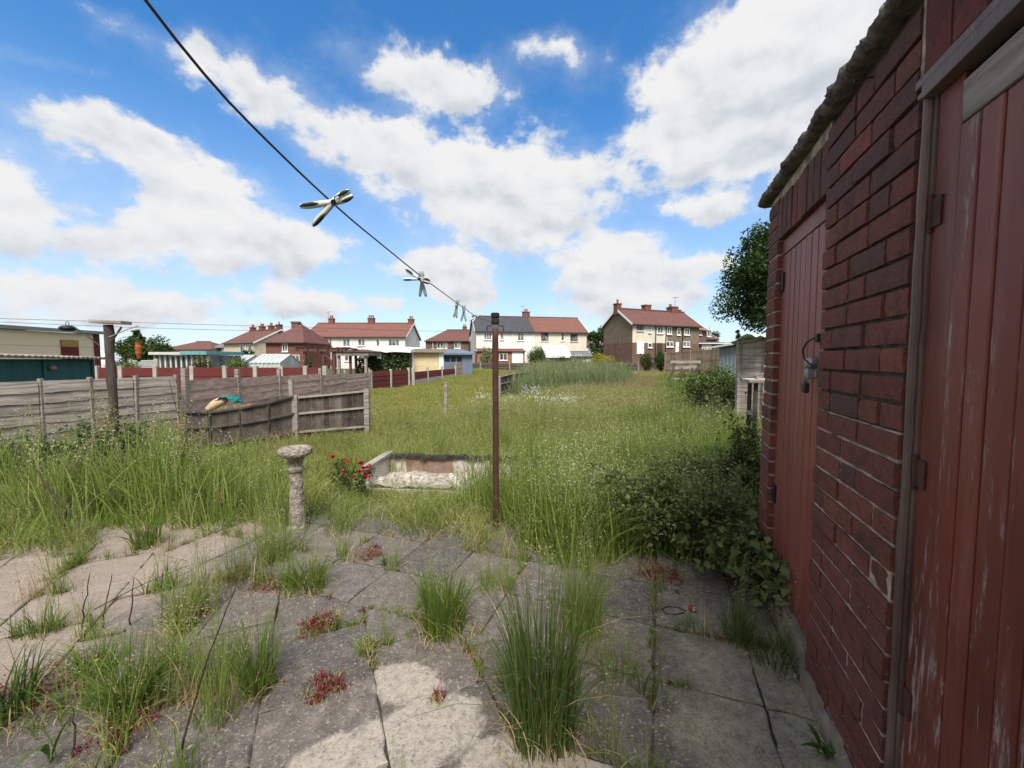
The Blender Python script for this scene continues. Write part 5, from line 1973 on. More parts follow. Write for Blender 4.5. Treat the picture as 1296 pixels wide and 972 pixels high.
    P = P[in_poly(q, LAWN_PX) & ~left_bound(P) & ~in_poly(P, PEN_W)]
    scatter('mown_lawn', kl, with_z(P), RNG.uniform(.8, 1.3, len(P)) * np.interp(P[:, 1], [7, 20, 46], [1, 1.5, 2.5]))
    # dry hay heap in the pen
    kh = [clump('hay_clump', [G_STRAW], 70, .3, .12, .009, .9, 0, segs=2), clump('hay_clump', [G_LAWN], 70, .3, .14, .009, .8, 0, segs=2)]
    P = region_points(1500, -6.5, -1.5, 5.5, 13)
    P = P[in_poly(P, PEN_W)]
    z = zg(P[:, 0], P[:, 1]) + pen_h(P[:, 0], P[:, 1])
    scatter('hay', kh, np.concatenate([P, z[:, None]], 1), RNG.uniform(.8, 1.3, len(P)), idx=RNG.choice([0, 0, 0, 1], len(P)))
    # grey green rushes
    kr = [clump('rush_clump', [G_REED, G_SEED], 150, .4, .95, .016, .28, 4, (.05, 1.1), 3), clump('rush_clump', [G_REED, G_SEED], 150, .42, .85, .016, .34, 6, (.05, 1.1), 3)]
    n = 4000
    P = np.stack([RNG.uniform(-.05, .35, n) * 18, RNG.uniform(12, 32, n)], 1)
    q = px(with_z(P))
    P = P[in_poly(q, REED_PX)]
    P = P[:420]
    scatter('rushes', kr, with_z(P), RNG.uniform(.5, 1.35, len(P)) * np.interp(P[:, 1], [12, 18, 30], [.75, 1.1, 1.15]) * (1 + .25 * vnoise(P[:, 0], P[:, 1], 1.1, 6)))
    # tall flowering grass round the rusty pole and along the shed
    kt = [clump('flowering_clump', [G_LUSH, G_SEEDL], 44, .11, .36, .0075, .34, 7, (.012, 1.2), 4, .6, .003, 11), clump('flowering_clump', [G_LUSH, G_SEEDL], 46, .12, .4, .008, .4, 4, (.012, 1.15), 4, .6, .003, 11), clump('flowering_clump', [G_BRIGHT, G_SEED], 34, .12, .42, .0085, .5, 3, (.012, 1.1), 4, .6, .003, 10)]
    pts, big = [], []
    for (x, y, r, n) in ((60, 650, 60, 34), (160, 640, 70, 46), (250, 645, 50, 30), (320, 648, 40, 18), (30, 620, 50, 24), (140, 610, 80, 30), (230, 610, 50, 20), (712, 672, 48, 60), (745, 660, 60, 60), (735, 695, 40, 26), (780, 680, 40, 24), (840, 650, 50, 24), (900, 690, 50, 18), (800, 600, 60, 40), (860, 575, 70, 36), (920, 560, 40, 26), (700, 620, 70, 30), (640, 640, 50, 16)):
        for _ in range(n):
            P_ = gp(x + random.gauss(0, r * .6), y + random.gauss(0, 9))
            pts.append(P_[:2])
            big.append(random.choice([.7, .9, 1.15, 1.5, 1.9]) if x < 330 else random.choice([1.0, 1.3, 1.6]))
    P, big = np.array(pts), np.array(big)
    k = ~in_poly(P, SHED_W) & ~in_poly(P, BED_W) & ~left_bound(P)
    P, big = P[k], big[k]
    scatter('flowering_grass', kt, with_z(P), RNG.uniform(.7, 1.15, len(P)) * big)
    joint_weeds()
    # white flower heads, far off in the meadow
    kd = []
    for _ in range(2):
        n = 11
        b = disk(n, .3)
        h_ = RNG.uniform(.3, .55, n)
        V1, F1 = blades(b, h_, np.full(n, .008), RNG.uniform(0, 6.3, n), RNG.uniform(.05, .25, n), 2)
        hp = b.copy()
        hp[:, 2] = h_
        hp = np.repeat(hp, 5, 0) + RNG.normal(0, .012, (n * 5, 3))
        V2, F2 = leaves(hp, RNG.uniform(.015, .027, n * 5), .8, .8)
        V, Fq, mi = cat_geo([(V1, F1, 0), (V2, F2, 1)])
        o = np_mesh('white_flower_clump', V, Fq, [G_MEADOW, L_WHITE], mi=mi, link=False)
        PROTO.objects.link(o)
        kd.append(o)
    pts = []
    for (x, y, rx, ry, n) in ((702, 512, 26, 6, 26), (672, 501, 9, 3, 9), (613, 512, 12, 5, 9), (645, 508, 8, 5, 4), (740, 478, 14, 3, 8), (900, 545, 30, 12, 3)):
        for _ in range(n):
            P_ = gp(x + random.gauss(0, rx * .6), y + 8 + random.gauss(0, ry * .6))
            pts.append(P_[:2])
    P = np.array(pts)
    scatter('white_flowers', kd, with_z(P), RNG.uniform(.7, 1.1, len(P)))


def joint_weeds():
    """short grass, moss and straw bits along the joints of the slabs"""
    kj = [clump('joint_sprig', [G_LUSH], 16, .02, .055, .003, .6, 0, segs=3), clump('joint_sprig', [G_BRIGHT], 12, .025, .075, .0032, .7, 0, segs=3), clump('joint_sprig', [G_STRAW], 14, .035, .03, .0026, 1.2, 0, segs=3),
          clump('joint_sprig', [L_MID], 34, .02, .012, .005, 1.0, 0, segs=2), clump('joint_sprig', [L_STONECROP], 30, .022, .016, .004, .9, 0, segs=2)]
    pts = []
    for (a, b) in JOINTS:
        L = np.hypot(b[0] - a[0], b[1] - a[1])
        for _ in range(int(L * 26) + 1):
            u = random.random()
            p = np.array([a[0] + (b[0] - a[0]) * u + random.gauss(0, .006), a[1] + (b[1] - a[1]) * u + random.gauss(0, .006)])
            if vnoise(p[0], p[1], 3.1, 4) + .45 * vnoise(p[0], p[1], 9, 1) > .12:
                pts.append(p)
    P = np.array(pts)
    P = P[(P[:, 1] > .6) & (P[:, 1] < 3.5)]
    idx = RNG.choice(5, len(P), p=[.2, .13, .27, .3, .1])
    scatter('joint_weeds', kj, np.concatenate([P, np.full((len(P), 1), -.006)], 1), RNG.uniform(.5, 1.3, len(P)), idx=idx)
    # wispy grass standing in the joints of the left half of the yard
    kw = [clump('wispy_sprig', [G_LUSH, G_SEED], 13, .035, .2, .0038, .5, 4, (.01, 1.5), 4, .6, .0022, 9), clump('wispy_sprig', [G_BRIGHT, G_SEEDP], 16, .04, .16, .0045, .7, 3, (.01, 1.9), 4, .6, .0022, 9),
          clump('wispy_sprig', [G_STRAW, G_SEED], 7, .05, .14, .003, .9, 3, (.01, 1.8), 4, .6, .002, 8)]
    Q = np.array(pts)
    q = px(np.concatenate([Q, np.zeros((len(Q), 1))], 1))
    pr = np.where(q[:, 0] < 380, .4, np.where((q[:, 0] > 900), .3, np.where(q[:, 1] < 760, .3, .05)))
    Q = Q[(RNG.uniform(0, 1, len(Q)) < pr) & (Q[:, 1] > .85) & (Q[:, 1] < 3.5)]
    scatter('wispy_grass', kw, np.concatenate([Q, np.full((len(Q), 1), -.004)], 1), RNG.uniform(.45, 1.5, len(Q)))
    # dead bits blown over the slabs
    kb = [clump('straw_bit', [G_STRAW], 3, .03, .012, .0016, 4.0, 0, segs=3, droop=.05), clump('straw_bit', [G_SEEDP], 3, .02, .008, .003, 3.0, 0, segs=2, droop=.05)]
    P = np.stack([RNG.uniform(-3, 1.2, 900), RNG.uniform(.9, 3.4, 900)], 1)
    P = P[~in_poly(P, SHED_W)]
    P = P[vnoise(P[:, 0], P[:, 1], 2.3, 8) + RNG.normal(0, .5, len(P)) > .1]
    scatter('dead_grass', kb, np.concatenate([P, np.full((len(P), 1), .003)], 1), RNG.uniform(.4, 1.1, len(P)))


def pen_h(x, y):
    c = at(300, 455, 7.0)
    d = at(400, 455, 9.0)
    return .42 * np.exp(-(((x - c[0]) / .9) ** 2 + ((y - c[1]) / .75) ** 2)) + .36 * np.exp(-(((x - d[0]) / 1.6) ** 2 + ((y - d[1]) / 1.7) ** 2))


def build_heap():
    n = 60
    xs, ys = np.linspace(-6.6, -1.4, n), np.linspace(5.4, 13, n)
    Xg, Yg = np.meshgrid(xs, ys, indexing='ij')
    Z = zg(Xg, Yg) + pen_h(Xg, Yg) - .012
    V = np.stack([Xg, Yg, Z], -1).reshape(-1, 3)
    i, j = np.meshgrid(np.arange(n - 1), np.arange(n - 1), indexing='ij')
    a = (i * n + j).ravel()
    Fq = np.stack([a, a + n, a + n + 1, a + 1], 1)
    cen = V[Fq].mean(1)
    Fq = Fq[in_poly(cen[:, :2], PEN_W)]
    o = np_mesh('compost_heap', V, Fq, simple('hay_coloured_soil', (0.26, 0.19, 0.1), (0.15, 0.11, 0.06), 5, .95, .8, 40, .03), smooth=True)
    tag(o, 'dry hay coloured compost heap inside the curved slat fence', 'compost heap')


build_heap()
build_grass()


# ------------------------------------------------------------------ trees and shrubs
def leaf_cloud(centers, radii, n, size, aspect=.6, shell=.45, up=.3):
    centers, radii = np.asarray(centers), np.asarray(radii)
    w = radii.mean(1) ** 2 if radii.ndim == 2 else radii ** 2
    k = RNG.choice(len(centers), n, p=w / w.sum())
    d = RNG.normal(size=(n, 3))
    d /= np.linalg.norm(d, axis=1)[:, None]
    rr = RNG.uniform(0, 1, n)[:, None] ** shell
    R_ = radii[k] if radii.ndim == 2 else radii[k][:, None]
    P = centers[k] + d * rr * R_
    return leaves(P, size * RNG.uniform(.6, 1.25, n), aspect, up)


def shrub(name, label, cat, base, size, n, leaf, mat, nclump=26, group=None, twigs=True, flowers=None, ncl=.34, low=.12, sprays=0):
    """bush: size = (half width x, half depth y, height)"""
    t = thing(name, label, cat, base, 0, group)
    cs, rs = [], []
    for _ in range(nclump):
        d = np.array([random.gauss(0, 1), random.gauss(0, 1), random.gauss(0, 1)])
        d /= np.linalg.norm(d)
        q = random.uniform(.35, .82)
        c = np.array([d[0] * size[0] * q, d[1] * size[1] * q, size[2] * (.5 + .5 * d[2] * q)])
        cs.append(c)
        rs.append(random.uniform(.7, 1.25) * ncl * np.array([size[0], size[1], size[2] * .6]))
    V, Fq = leaf_cloud(np.array(cs), np.array(rs), n, leaf)
    sm = MB()
    if sprays:
        pp = []
        for _ in range(sprays):
            a_ = random.uniform(0, 2 * pi)
            L_ = random.uniform(.7, 1.5)
            s0 = np.array([cos(a_) * size[0] * random.uniform(0, .6), sin(a_) * size[1] * random.uniform(0, .6), 0])
            e0 = np.array([cos(a_) * size[0] * L_, sin(a_) * size[1] * L_, size[2] * random.uniform(.05, 1.0)])
            mid_ = (s0 + e0) / 2 + np.array([0, 0, size[2] * random.uniform(.5, .95)])
            cur = [(1 - u) ** 2 * s0 + 2 * u * (1 - u) * mid_ + u * u * e0 for u in np.linspace(0, 1, 9)]
            sm.tube(cur, [.0035 - .0025 * i / 8 for i in range(9)], 5)
            for u in np.linspace(.25, 1, 26):
                c_ = (1 - u) ** 2 * s0 + 2 * u * (1 - u) * mid_ + u * u * e0
                pp.append(c_ + RNG.normal(0, leaf * .6, 3))
        V2, F2 = leaves(np.array(pp), leaf * RNG.uniform(.6, 1.5, len(pp)), .6, .3)
        V, Fq, _ = cat_geo([(V, Fq, 0), (V2, F2, 0)])
    V[:, 2] = np.maximum(V[:, 2], .0)
    np_mesh('foliage', V, Fq, mat, t)
    if sprays:
        sm.build('cane', M_STEM, t)
    if twigs:
        m = MB()
        for c in cs[:9]:
            m.tube([(c[0] * .1, c[1] * .1, -.02), (c[0] * .5, c[1] * .5, c[2] * .5), tuple(c)], [.02 * size[2], .014 * size[2], .004], 5)
        m.build('stem', M_STEM, t)
    if flowers:
        nf, fs, fm, fname = flowers
        k = RNG.integers(0, len(V) // 4, nf)
        P = V.reshape(-1, 4, 3)[k][:, 2] * 1.03
        Pf = np.repeat(P, 4, 0) + RNG.normal(0, fs * .25, (nf * 4, 3))
        V2, F2 = leaves(Pf, fs * RNG.uniform(.7, 1.2, nf * 4), .85, .6)
        np_mesh(fname, V2, F2, fm, t)
    return t


def tree(name, label, base, h, cr, z0, n, leaf, mat, trunk_r, nclump=40, group=None, shape='round', lean=0):
    """cr = crown half width; crown spans z0..h"""
    t = thing(name, label, 'tree', base, 0, group)
    cs, rs = [], []
    zc, rz = (z0 + h) / 2, (h - z0) / 2
    for _ in range(nclump):
        d = np.array([random.gauss(0, 1), random.gauss(0, 1), random.gauss(0, 1)])
        d /= np.linalg.norm(d)
        q = random.uniform(.4, .9)
        zz = zc + d[2] * q * rz
        wf = 1.0 if shape == 'round' else max(.12, 1 - (zz - z0) / (h - z0))
        cs.append((d[0] * cr * q * wf, d[1] * cr * q * wf, zz))
        rs.append(random.uniform(.55, 1.2) * .3 * cr * (1 if shape == 'round' else .5 + .5 * wf))
    V, Fq = leaf_cloud(np.array(cs), np.array(rs), n, leaf)
    np_mesh('crown', V, Fq, mat, t)
    m = MB()
    m.tube([(0, 0, -.2), (.03 * h, 0, z0 * .6), (0, .02 * h, zc), (.01, 0, h * .88)], [trunk_r, trunk_r * .8, trunk_r * .5, trunk_r * .12], 9)
    for c in cs[:14]:
        zs = max(z0 * .7, c[2] - .5 * cr)
        m.tube([(0, 0, zs), (c[0] * .45, c[1] * .45, (zs + c[2]) / 2 + .1), c], [trunk_r * .35, trunk_r * .22, .01], 5)
    m.build('trunk', M_BARK, t)
    return t


def on_ground(x, y):
    P = gp(x, y)
    return (P[0], P[1], float(zg(P[0], P[1])))


def far_pt(x, D):
    P = at(x, 455, D)
    return (P[0], P[1], 0.0)


def hgt(x, y, D):
    return float(at(x, y, D)[2])


def build_trees():
    # big tree behind the shed
    tree('broadleaf_tree', 'large dense dark green tree rising behind the brick outbuilding', far_pt(992, 22), hgt(985, 276, 22), 3.3, 2.0, 48000, .19, L_DARK, .26, 110)
    tree('conifer_tree', 'small pointed green conifer on the skyline beyond the sheds', far_pt(933, 58), hgt(933, 411, 58), 1.0, .8, 1800, .3, L_MID, .1, 26, shape='cone')
    tree('broadleaf_tree', 'dark tree in the gap between the middle and right house pairs', far_pt(757, 78), hgt(757, 407, 78), 2.6, 1.0, 3200, .45, L_DARK, .2, 26)
    tree('broadleaf_tree', 'small rounded tree on the skyline beyond the far brown gable', far_pt(897, 92), hgt(896, 405, 92), 2.4, 1.5, 2200, .45, L_MID, .2, 20)
    tree('broadleaf_tree', 'bushy grey green tree behind the wooden feeder post', far_pt(181, 30), hgt(185, 426, 30), 1.75, .4, 5200, .2, L_MID, .12, 34)
    tree('conifer_tree', 'dark spiky tree behind the right arm of the feeder post', far_pt(176, 34), hgt(178, 413, 34), 1.25, 1.2, 2600, .2, L_DARK, .12, 24, shape='cone')
    tree('broadleaf_tree', 'slender dark tree between the two greenhouses', far_pt(312, 24), hgt(312, 441, 24), .5, .6, 900, .14, L_DARK, .05, 16)
    # shrubs
    shrub('clipped_bush', 'round clipped light green bush below the cream house pair', 'bush', far_pt(679, 52), (1.35, 1.35, hgt(679, 435, 52)), 5200, .16, L_LIGHT, 30)
    shrub('blossom_bush', 'pale blossoming bush in front of the orange brick porch', 'bush', far_pt(615, 52), (1.0, 1.0, hgt(615, 438, 52)), 3000, .16, L_PALE, 22)
    shrub('yellow_hedge', 'bright yellow clipped hedge at the far end of the field', 'hedge', far_pt(763, 48), (1.7, .6, hgt(763, 447, 48)), 3600, .15, L_YELLOW, 30)
    shrub('low_hedge', 'dark clipped hedge between the round bush and yellow hedge', 'hedge', far_pt(716, 51), (3.6, .6, hgt(716, 449, 51)), 4200, .18, L_DARK, 40, ncl=.25)
    shrub('dark_bush', 'dark bush against the side of the brown gabled pair', 'bush', far_pt(755, 60), (1.9, 1.0, hgt(755, 437, 60)), 3000, .22, L_DARK, 24)
    shrub('garden_bush', 'light green bush below the two tone house pair', 'bush', far_pt(818, 42), (1.0, .8, hgt(818, 446, 42)), 2400, .13, L_MID, 20)
    shrub('garden_bush', 'darker green bush beside the light one under the house pair', 'bush', far_pt(837, 41), (1.0, .8, hgt(837, 445, 41)), 2600, .13, L_DARK, 20)
    shrub('tall_hedge', 'long dark hedge under the white fascia of the garage', 'hedge', far_pt(908, 38), (2.4, .7, hgt(908, 437, 38)), 4200, .17, L_DARK, 34, ncl=.25)
    shrub('bush', 'rounded green and russet bush in front of the glazed lean-to', 'bush', far_pt(252, 15.6), (.66, .5, hgt(252, 451, 15.6)), 3400, .07, L_RUSSET, 24)
    shrub('bush', 'leafy green bush before the small white roofed greenhouse', 'bush', far_pt(300, 16.5), (.85, .5, hgt(300, 449, 16.5)), 2800, .08, L_LIGHT, 24)
    shrub('bush', 'yellow green bush beside the feeder post behind the red fence', 'bush', far_pt(148, 15.5), (1.0, .5, hgt(148, 453, 15.5)), 2800, .08, L_LIGHT, 24)
    shrub('climbing_rose', 'pink flowered climber on the left pergola post', 'climber', far_pt(389, 21.5), (.25, .22, hgt(389, 447, 21.5)), 900, .09, L_MID, 14, flowers=(26, .07, L_PINKF, 'flower'))
    shrub('dark_weed_mound', 'dark green weed mound beyond the rushes', 'weeds', on_ground(757, 476), (2.1, 1.2, .75), 3400, .13, L_MID, 30, ncl=.3)
    # ivy mound along the right boundary
    for (x, D, w_, h_, n, lab) in ((908, 9.6, .8, 1.28, 6000, 'large ivy mound against the sheeted shed'), (936, 7.6, .42, .85, 3200, 'ivy mass below the tall grey board fence'), (897, 14.5, .7, .85, 3000, 'low ivy mound beside the broken bench')):
        shrub('ivy_mound', lab, 'ivy', far_pt(x, D), (w_, w_ * 1.3, h_), int(n * 1.7), .055 if D < 12 else .085, L_IVYL, 60, ncl=.24, sprays=40)
    shrub('ivy_growth', 'dark ivy climbing the legs of the timber work frame', 'ivy', far_pt(953, 3.45), (.13, .3, .85), 2200, .036, L_IVYL, 40, ncl=.22, sprays=24)
    # bramble bush against the shed
    for (x, y, sx, sy, h_, n, lab) in ((864, 694, .56, .42, .56, 9000, 'bramble bush with tiny white flowers beside the narrow red door'),
                                       (950, 742, .2, .4, .36, 2200, 'darker leafy bramble patch at the foot of the brick outbuilding'),
                                       (905, 640, .36, .3, .5, 2400, 'leafy weed mass behind the flowering bramble')):
        P = on_ground(x, y)
        dk = 'darker' in lab
        shrub('bramble_bush', lab, 'bush', (P[0], P[1], 0), (sx, sy, h_), n, .034 if not dk else .055, L_BRAMBLE, 60, ncl=.2, sprays=60, flowers=(70 if not dk else 14, .014, L_PINKW, 'flower'))


L_IVYL = leafmat('ivy_mound_leaf', [(0, (0.05, 0.08, 0.022)), (.5, (0.1, 0.14, 0.038)), (1, (0.18, 0.21, 0.07))], trans=.2)
build_trees()


# ------------------------------------------------------------------ single plants on and beside the patio
def tuft(label, x, y, h, r, n, w, mat, lean=.35, nseed=0, straw=.18, seedm=None, group='grass tufts growing in the paving joints', base_red=False, spread=.5):
    P = gp(x, y)
    b = disk(n, r, spread)
    hh = h * RNG.uniform(.5, 1.08, n)
    out = np.arctan2(b[:, 1], b[:, 0]) + RNG.normal(0, .7, n)
    ln = np.abs(RNG.normal(lean * .6, lean * .5, n)) + .04
    V1, F1 = blades(b, hh, w * RNG.uniform(.6, 1.2, n), out, ln, 5, .35)
    parts = [(V1, F1, 0)]
    nd = int(n * .16) + 3
    bd = disk(nd, r * 1.1, spread)
    Vd, Fd = blades(bd, h * RNG.uniform(.5, 1.1, nd), w * RNG.uniform(.6, 1.1, nd), np.arctan2(bd[:, 1], bd[:, 0]) + RNG.normal(0, .5, nd), RNG.uniform(.55, 1.15, nd), 6, .5)
    parts.append((Vd, Fd, 0))
    nt = int(n * .07) + 2
    bt = disk(nt, r, spread)
    Vt, Ft = blades(bt, h * RNG.uniform(.4, .95, nt), w * .8 * np.ones(nt), RNG.uniform(0, 6.3, nt), RNG.uniform(.2, .9, nt), 5, .4)
    parts.append((Vt, Ft, 1))
    ns = int(n * (straw + .2)) + 6
    b2 = disk(ns, r * 1.7, .7)
    V2, F2 = blades(b2, h * RNG.uniform(.1, .35, ns), w * .8 * np.ones(ns), RNG.uniform(0, 6.3, ns), RNG.uniform(.5, 1.4, ns), 4, .5)
    parts.append((V2, F2, 1))
    if nseed:
        b3 = disk(nseed, r * .8)
        h3 = h * RNG.uniform(.95, 1.35, nseed)
        az, l3 = RNG.uniform(0, 6.3, nseed), np.abs(RNG.normal(.08, .12, nseed))
        V3, F3 = blades(b3, h3, np.full(nseed, .003), az, l3, 5)
        V4, F4 = seed_heads(b3, h3, az, l3, .012, 14)
        parts += [(V3, F3, 0), (V4, F4, 2)]
    V, Fq, mi = cat_geo(parts)
    o = np_mesh('grass_tuft', V, Fq, [mat, G_STRAW, seedm or G_SEED], mi=mi, loc=(P[0], P[1], .0))
    return tag(o, label, 'grass tuft', group)


def stonecrop(label, x, y, r, n):
    P = gp(x, y)
    k = max(5, int(n / 22))
    cs = disk(k, r, .6)
    q = RNG.integers(0, k, n)
    pts = cs[q] + np.stack([RNG.normal(0, r * .13, n), RNG.normal(0, r * .13, n), np.abs(RNG.normal(.012, .009, n))], 1)
    V, Fq = leaves(pts, RNG.uniform(.008, .018, n), .5, .1)
    ns = k * 5
    b = disk(ns, r * 1.1, .6)
    V2, F2 = blades(b, RNG.uniform(.02, .075, ns), np.full(ns, .003), RNG.uniform(0, 6.3, ns), RNG.uniform(.2, 1.6, ns), 3)
    b3 = disk(ns * 2, r * 1.25, .7)
    V3, F3 = blades(b3, RNG.uniform(.01, .04, ns * 2), np.full(ns * 2, .0035), RNG.uniform(0, 6.3, ns * 2), RNG.uniform(.5, 1.8, ns * 2), 2)
    V, Fq, mi = cat_geo([(V, Fq, 0), (V2, F2, 0), (V3, F3, 1)])
    o = np_mesh('stonecrop_patch', V, Fq, [L_STONECROP, G_MEADOW], mi=mi, loc=(P[0], P[1], .002))
    return tag(o, label, 'stonecrop', 'red stonecrop patches on the paving')


def broad_plant(label, x, y, n, L, w, mat, name='dock_plant', cat='dock plant', z=0.0):
    P = gp(x, y, z)
    b = disk(n, .02)
    V, Fq = blades(b, L * RNG.uniform(.6, 1.1, n), np.full(n, w), RNG.uniform(0, 6.3, n) + np.arange(n) * 2.4, RNG.uniform(.5, 1.0, n), 6, .55)
    # widen into a leaf: blades are widest at the foot, so narrow the foot
    Vv = V.reshape(n, 7, 2, 3)
    mid = Vv.mean(2, keepdims=True)
    prof = np.array([.12, .5, 1.0, 1.45, 1.9, 2.2, 1.5])[None, :, None, None]
    Vv = mid + (Vv - mid) * prof
    o = np_mesh(name, Vv.reshape(-1, 3), Fq, mat, loc=tuple(P))
    return tag(o, label, cat)


def seed_stalk(label, x, y, h, lean_px, mat=None, n_heads=46, dark=False, curve=.2, head=.02, name='seed_stalk', spread=.03, top=.55, D=None):
    """a dead stalk: rises from photo pixel x, y and leans"""
    P = gp(x, y)
    m = MB()
    k = 9
    pts = []
    for i in range(k):
        t = i / (k - 1)
        pts.append((lean_px * t ** (1 + curve), random.gauss(0, .004) + .05 * t * curve, h * (t - .12 * abs(lean_px) / max(h, .1) * t * t)))
    m.tube(pts, [.0042 * (1 - .7 * i / k) for i in range(k)], 6)
    t_ = thing(name, label, 'dead stalk' if dark else 'seed stalk', (P[0], P[1], float(zg(P[0], P[1]) if P[1] > 3.4 else 0)), 0, 'dried stalks among the weeds')
    m.build('stem', M_STEM if dark else M_STALK, t_)
    if n_heads:
        c = []
        for i in range(n_heads):
            t = top + (1 - top) * random.random()
            q = np.array([np.interp(t, np.linspace(0, 1, k), [p[j] for p in pts]) for j in range(3)])
            c.append(q + np.array([random.gauss(0, spread), random.gauss(0, spread), random.gauss(0, spread * .8)]))
        V, Fq = leaves(np.array(c), head * RNG.uniform(.6, 1.2, n_heads), .5, .1)
        np_mesh('seed_head', V, Fq, mat or G_SEED, t_)
    return t_


def bare_branch(label, pts_px, r, D0=None, name='bramble_cane'):
    """an arching cane through photo pixels (x, y, distance)"""
    P = [at(x, y, D) for x, y, D in pts_px]
    o = P[0].copy()
    t = MB()
    # smooth through the points
    Q = []
    for i in range(len(P) - 1):
        p0, p1, p2, p3 = P[max(i - 1, 0)], P[i], P[i + 1], P[min(i + 2, len(P) - 1)]
        for k in range(6):
            u = k / 6
            Q.append(.5 * ((2 * p1) + (-p0 + p2) * u + (2 * p0 - 5 * p1 + 4 * p2 - p3) * u * u + (-p0 + 3 * p1 - 3 * p2 + p3) * u ** 3) - o)
    Q.append(P[-1] - o)
    n = len(Q)
    t.tube(Q, [r * (1 - .65 * i / n) for i in range(n)], 6)
    b = t.build(name, M_STEM, None, loc=tuple(o), smooth=True)
    return tag(b, label, 'cane')


M_STALK = simple('dry_pale_stalk', (0.32, 0.26, 0.16), (0.2, 0.15, 0.09), 10, .8)


def build_plants():
    T = tuft
    T('bright dense grass tuft growing between the diagonal slabs and the tall clump', 562, 797, .37, .1, 280, .0062, G_BRIGHT, .36, 0)
    T('tallest dark green grass clump in the paving with reddish straw at its foot', 688, 928, .66, .115, 360, .006, G_DARK, .22, 16)
    T('thin pale tuft leaning beside the tallest clump', 648, 868, .25, .05, 60, .005, G_BRIGHT, .6, 3, .4)
    T('loose grass behind the tallest clump with fine seeding stalks', 738, 800, .5, .09, 170, .005, G_LUSH, .28, 14)
    T('feathery low grass at the right edge of the tallest clump', 775, 850, .22, .1, 90, .003, G_LUSH, .8, 8)
    T('upright grass tuft with tall thin stalks at a joint end', 326, 874, .36, .06, 120, .0052, G_BRIGHT, .42, 10, .3)
    T('broad spreading light green tuft by the red stonecrop', 165, 900, .33, .07, 150, .0075, G_BRIGHT, .75, 0, .2)
    T('small spreading tuft behind the broad light green one', 120, 852, .22, .06, 80, .006, G_BRIGHT, .7, 2)
    T('tall narrow tuft with dark red plants at its foot', 232, 798, .36, .05, 90, .006, G_LUSH, .3, 6)
    T('tuft with orange straw foot in the middle joint', 262, 868, .34, .11, 90, .005, G_LUSH, .35, 8, 1.4)
    T('yellowing drooping tuft near the stone column', 392, 742, .24, .1, 130, .006, G_BRIGHT, .75, 5, .6)
    T('bright upright tuft on the pale concrete edge', 186, 692, .34, .08, 120, .007, G_BRIGHT, .4, 4)
    T('sparse seeding grass left of the stone column', 300, 735, .34, .09, 60, .004, G_LUSH, .35, 16)
    T('seeding grass in front of the bramble bush', 935, 812, .24, .07, 70, .005, G_DARK, .8, 5)
    T('flattened grass lying over the pale slabs by the wall', 985, 842, .2, .09, 70, .004, G_DARK, 1.3, 4, .5)
    T('dark grass blades at the outermost edge of the largest stonecrop', 14, 905, .3, .07, 80, .007, G_DARK, .6, 2)
    T('fine grass wisps on the slabs before the bramble', 880, 800, .14, .05, 26, .003, G_BRIGHT, .9, 3, .6)
    T('reddish weedy tuft behind the tallest clump', 622, 745, .24, .07, 50, .004, G_LUSH, .4, 8, .8, G_SEEDP)
    T('small tuft on the joint beside the lower stonecrop', 466, 826, .1, .04, 40, .005, G_LUSH, .9, 2, .8)
    T('pale grass beside the yellowing tuft', 350, 700, .28, .1, 80, .005, G_LUSH, .5, 8)
    T('fringe of grass along the pale concrete', 90, 690, .3, .14, 110, .006, G_LUSH, .5, 6)
    T('grass at the outer edge of the pale concrete', 10, 700, .3, .16, 120, .006, G_LUSH, .5, 6)
    T('short grass in the joint of the left slabs', 60, 800, .16, .06, 50, .005, G_BRIGHT, .7, 2)
    T('thin seeding tuft before the left tall narrow one', 215, 850, .26, .05, 50, .004, G_LUSH, .4, 8, .4)
    T('wispy seeding grass left of the upright tuft with stalks', 275, 905, .34, .08, 50, .004, G_LUSH, .45, 16, .5)
    T('tall wispy grass beyond the tall narrow tuft', 262, 770, .42, .07, 40, .004, G_LUSH, .3, 18, .4)
    T('wispy grass in front of the stone column', 345, 712, .36, .1, 60, .004, G_BRIGHT, .4, 16, .5)
    T('wispy fringe between the column and the little dock', 430, 672, .26, .12, 90, .005, G_BRIGHT, .5, 10, .6)
    T('yellowing fringe before the raised bed', 530, 672, .26, .16, 120, .005, G_BRIGHT, .55, 8, .8)
    T('fine grass at the foot of the largest stonecrop', 90, 905, .22, .1, 60, .005, G_BRIGHT, .7, 8, .6)
    T('low seedling grass by the pale slabs', 755, 935, .08, .03, 14, .003, G_LUSH, .8, 0)
    S = stonecrop
    S('red stonecrop on the slab left of the bright tuft', 405, 792, .085, 420)
    S('red stonecrop beside the pale slab', 412, 872, .075, 330)
    S('dark red stonecrop by the little dock plant', 468, 702, .09, 260)
    S('largest dark red stonecrop at the left slabs', 60, 872, .19, 700)
    S('red stonecrop at the foot of the tall narrow tuft', 240, 782, .08, 240)
    S('red stonecrop below the broad spreading tuft', 150, 930, .1, 260)
    S('red stonecrop between the yellowing tuft and the column', 345, 742, .12, 330)
    S('dark red creeping stonecrop under the bramble edge', 835, 728, .13, 420)
    S('tiny red stonecrop on a joint of the pale slab', 553, 886, .03, 50)
    S('red stonecrop patch behind the joint of the middle slabs', 300, 728, .11, 260)
    broad_plant('small dock plant by the dark red stonecrop', 486, 716, 9, .12, .016, L_DOCK)
    broad_plant('leafy plant pushing up against the cement skirting', 1042, 955, 12, .1, .017, L_DOCK, 'leafy_weed', 'weed')
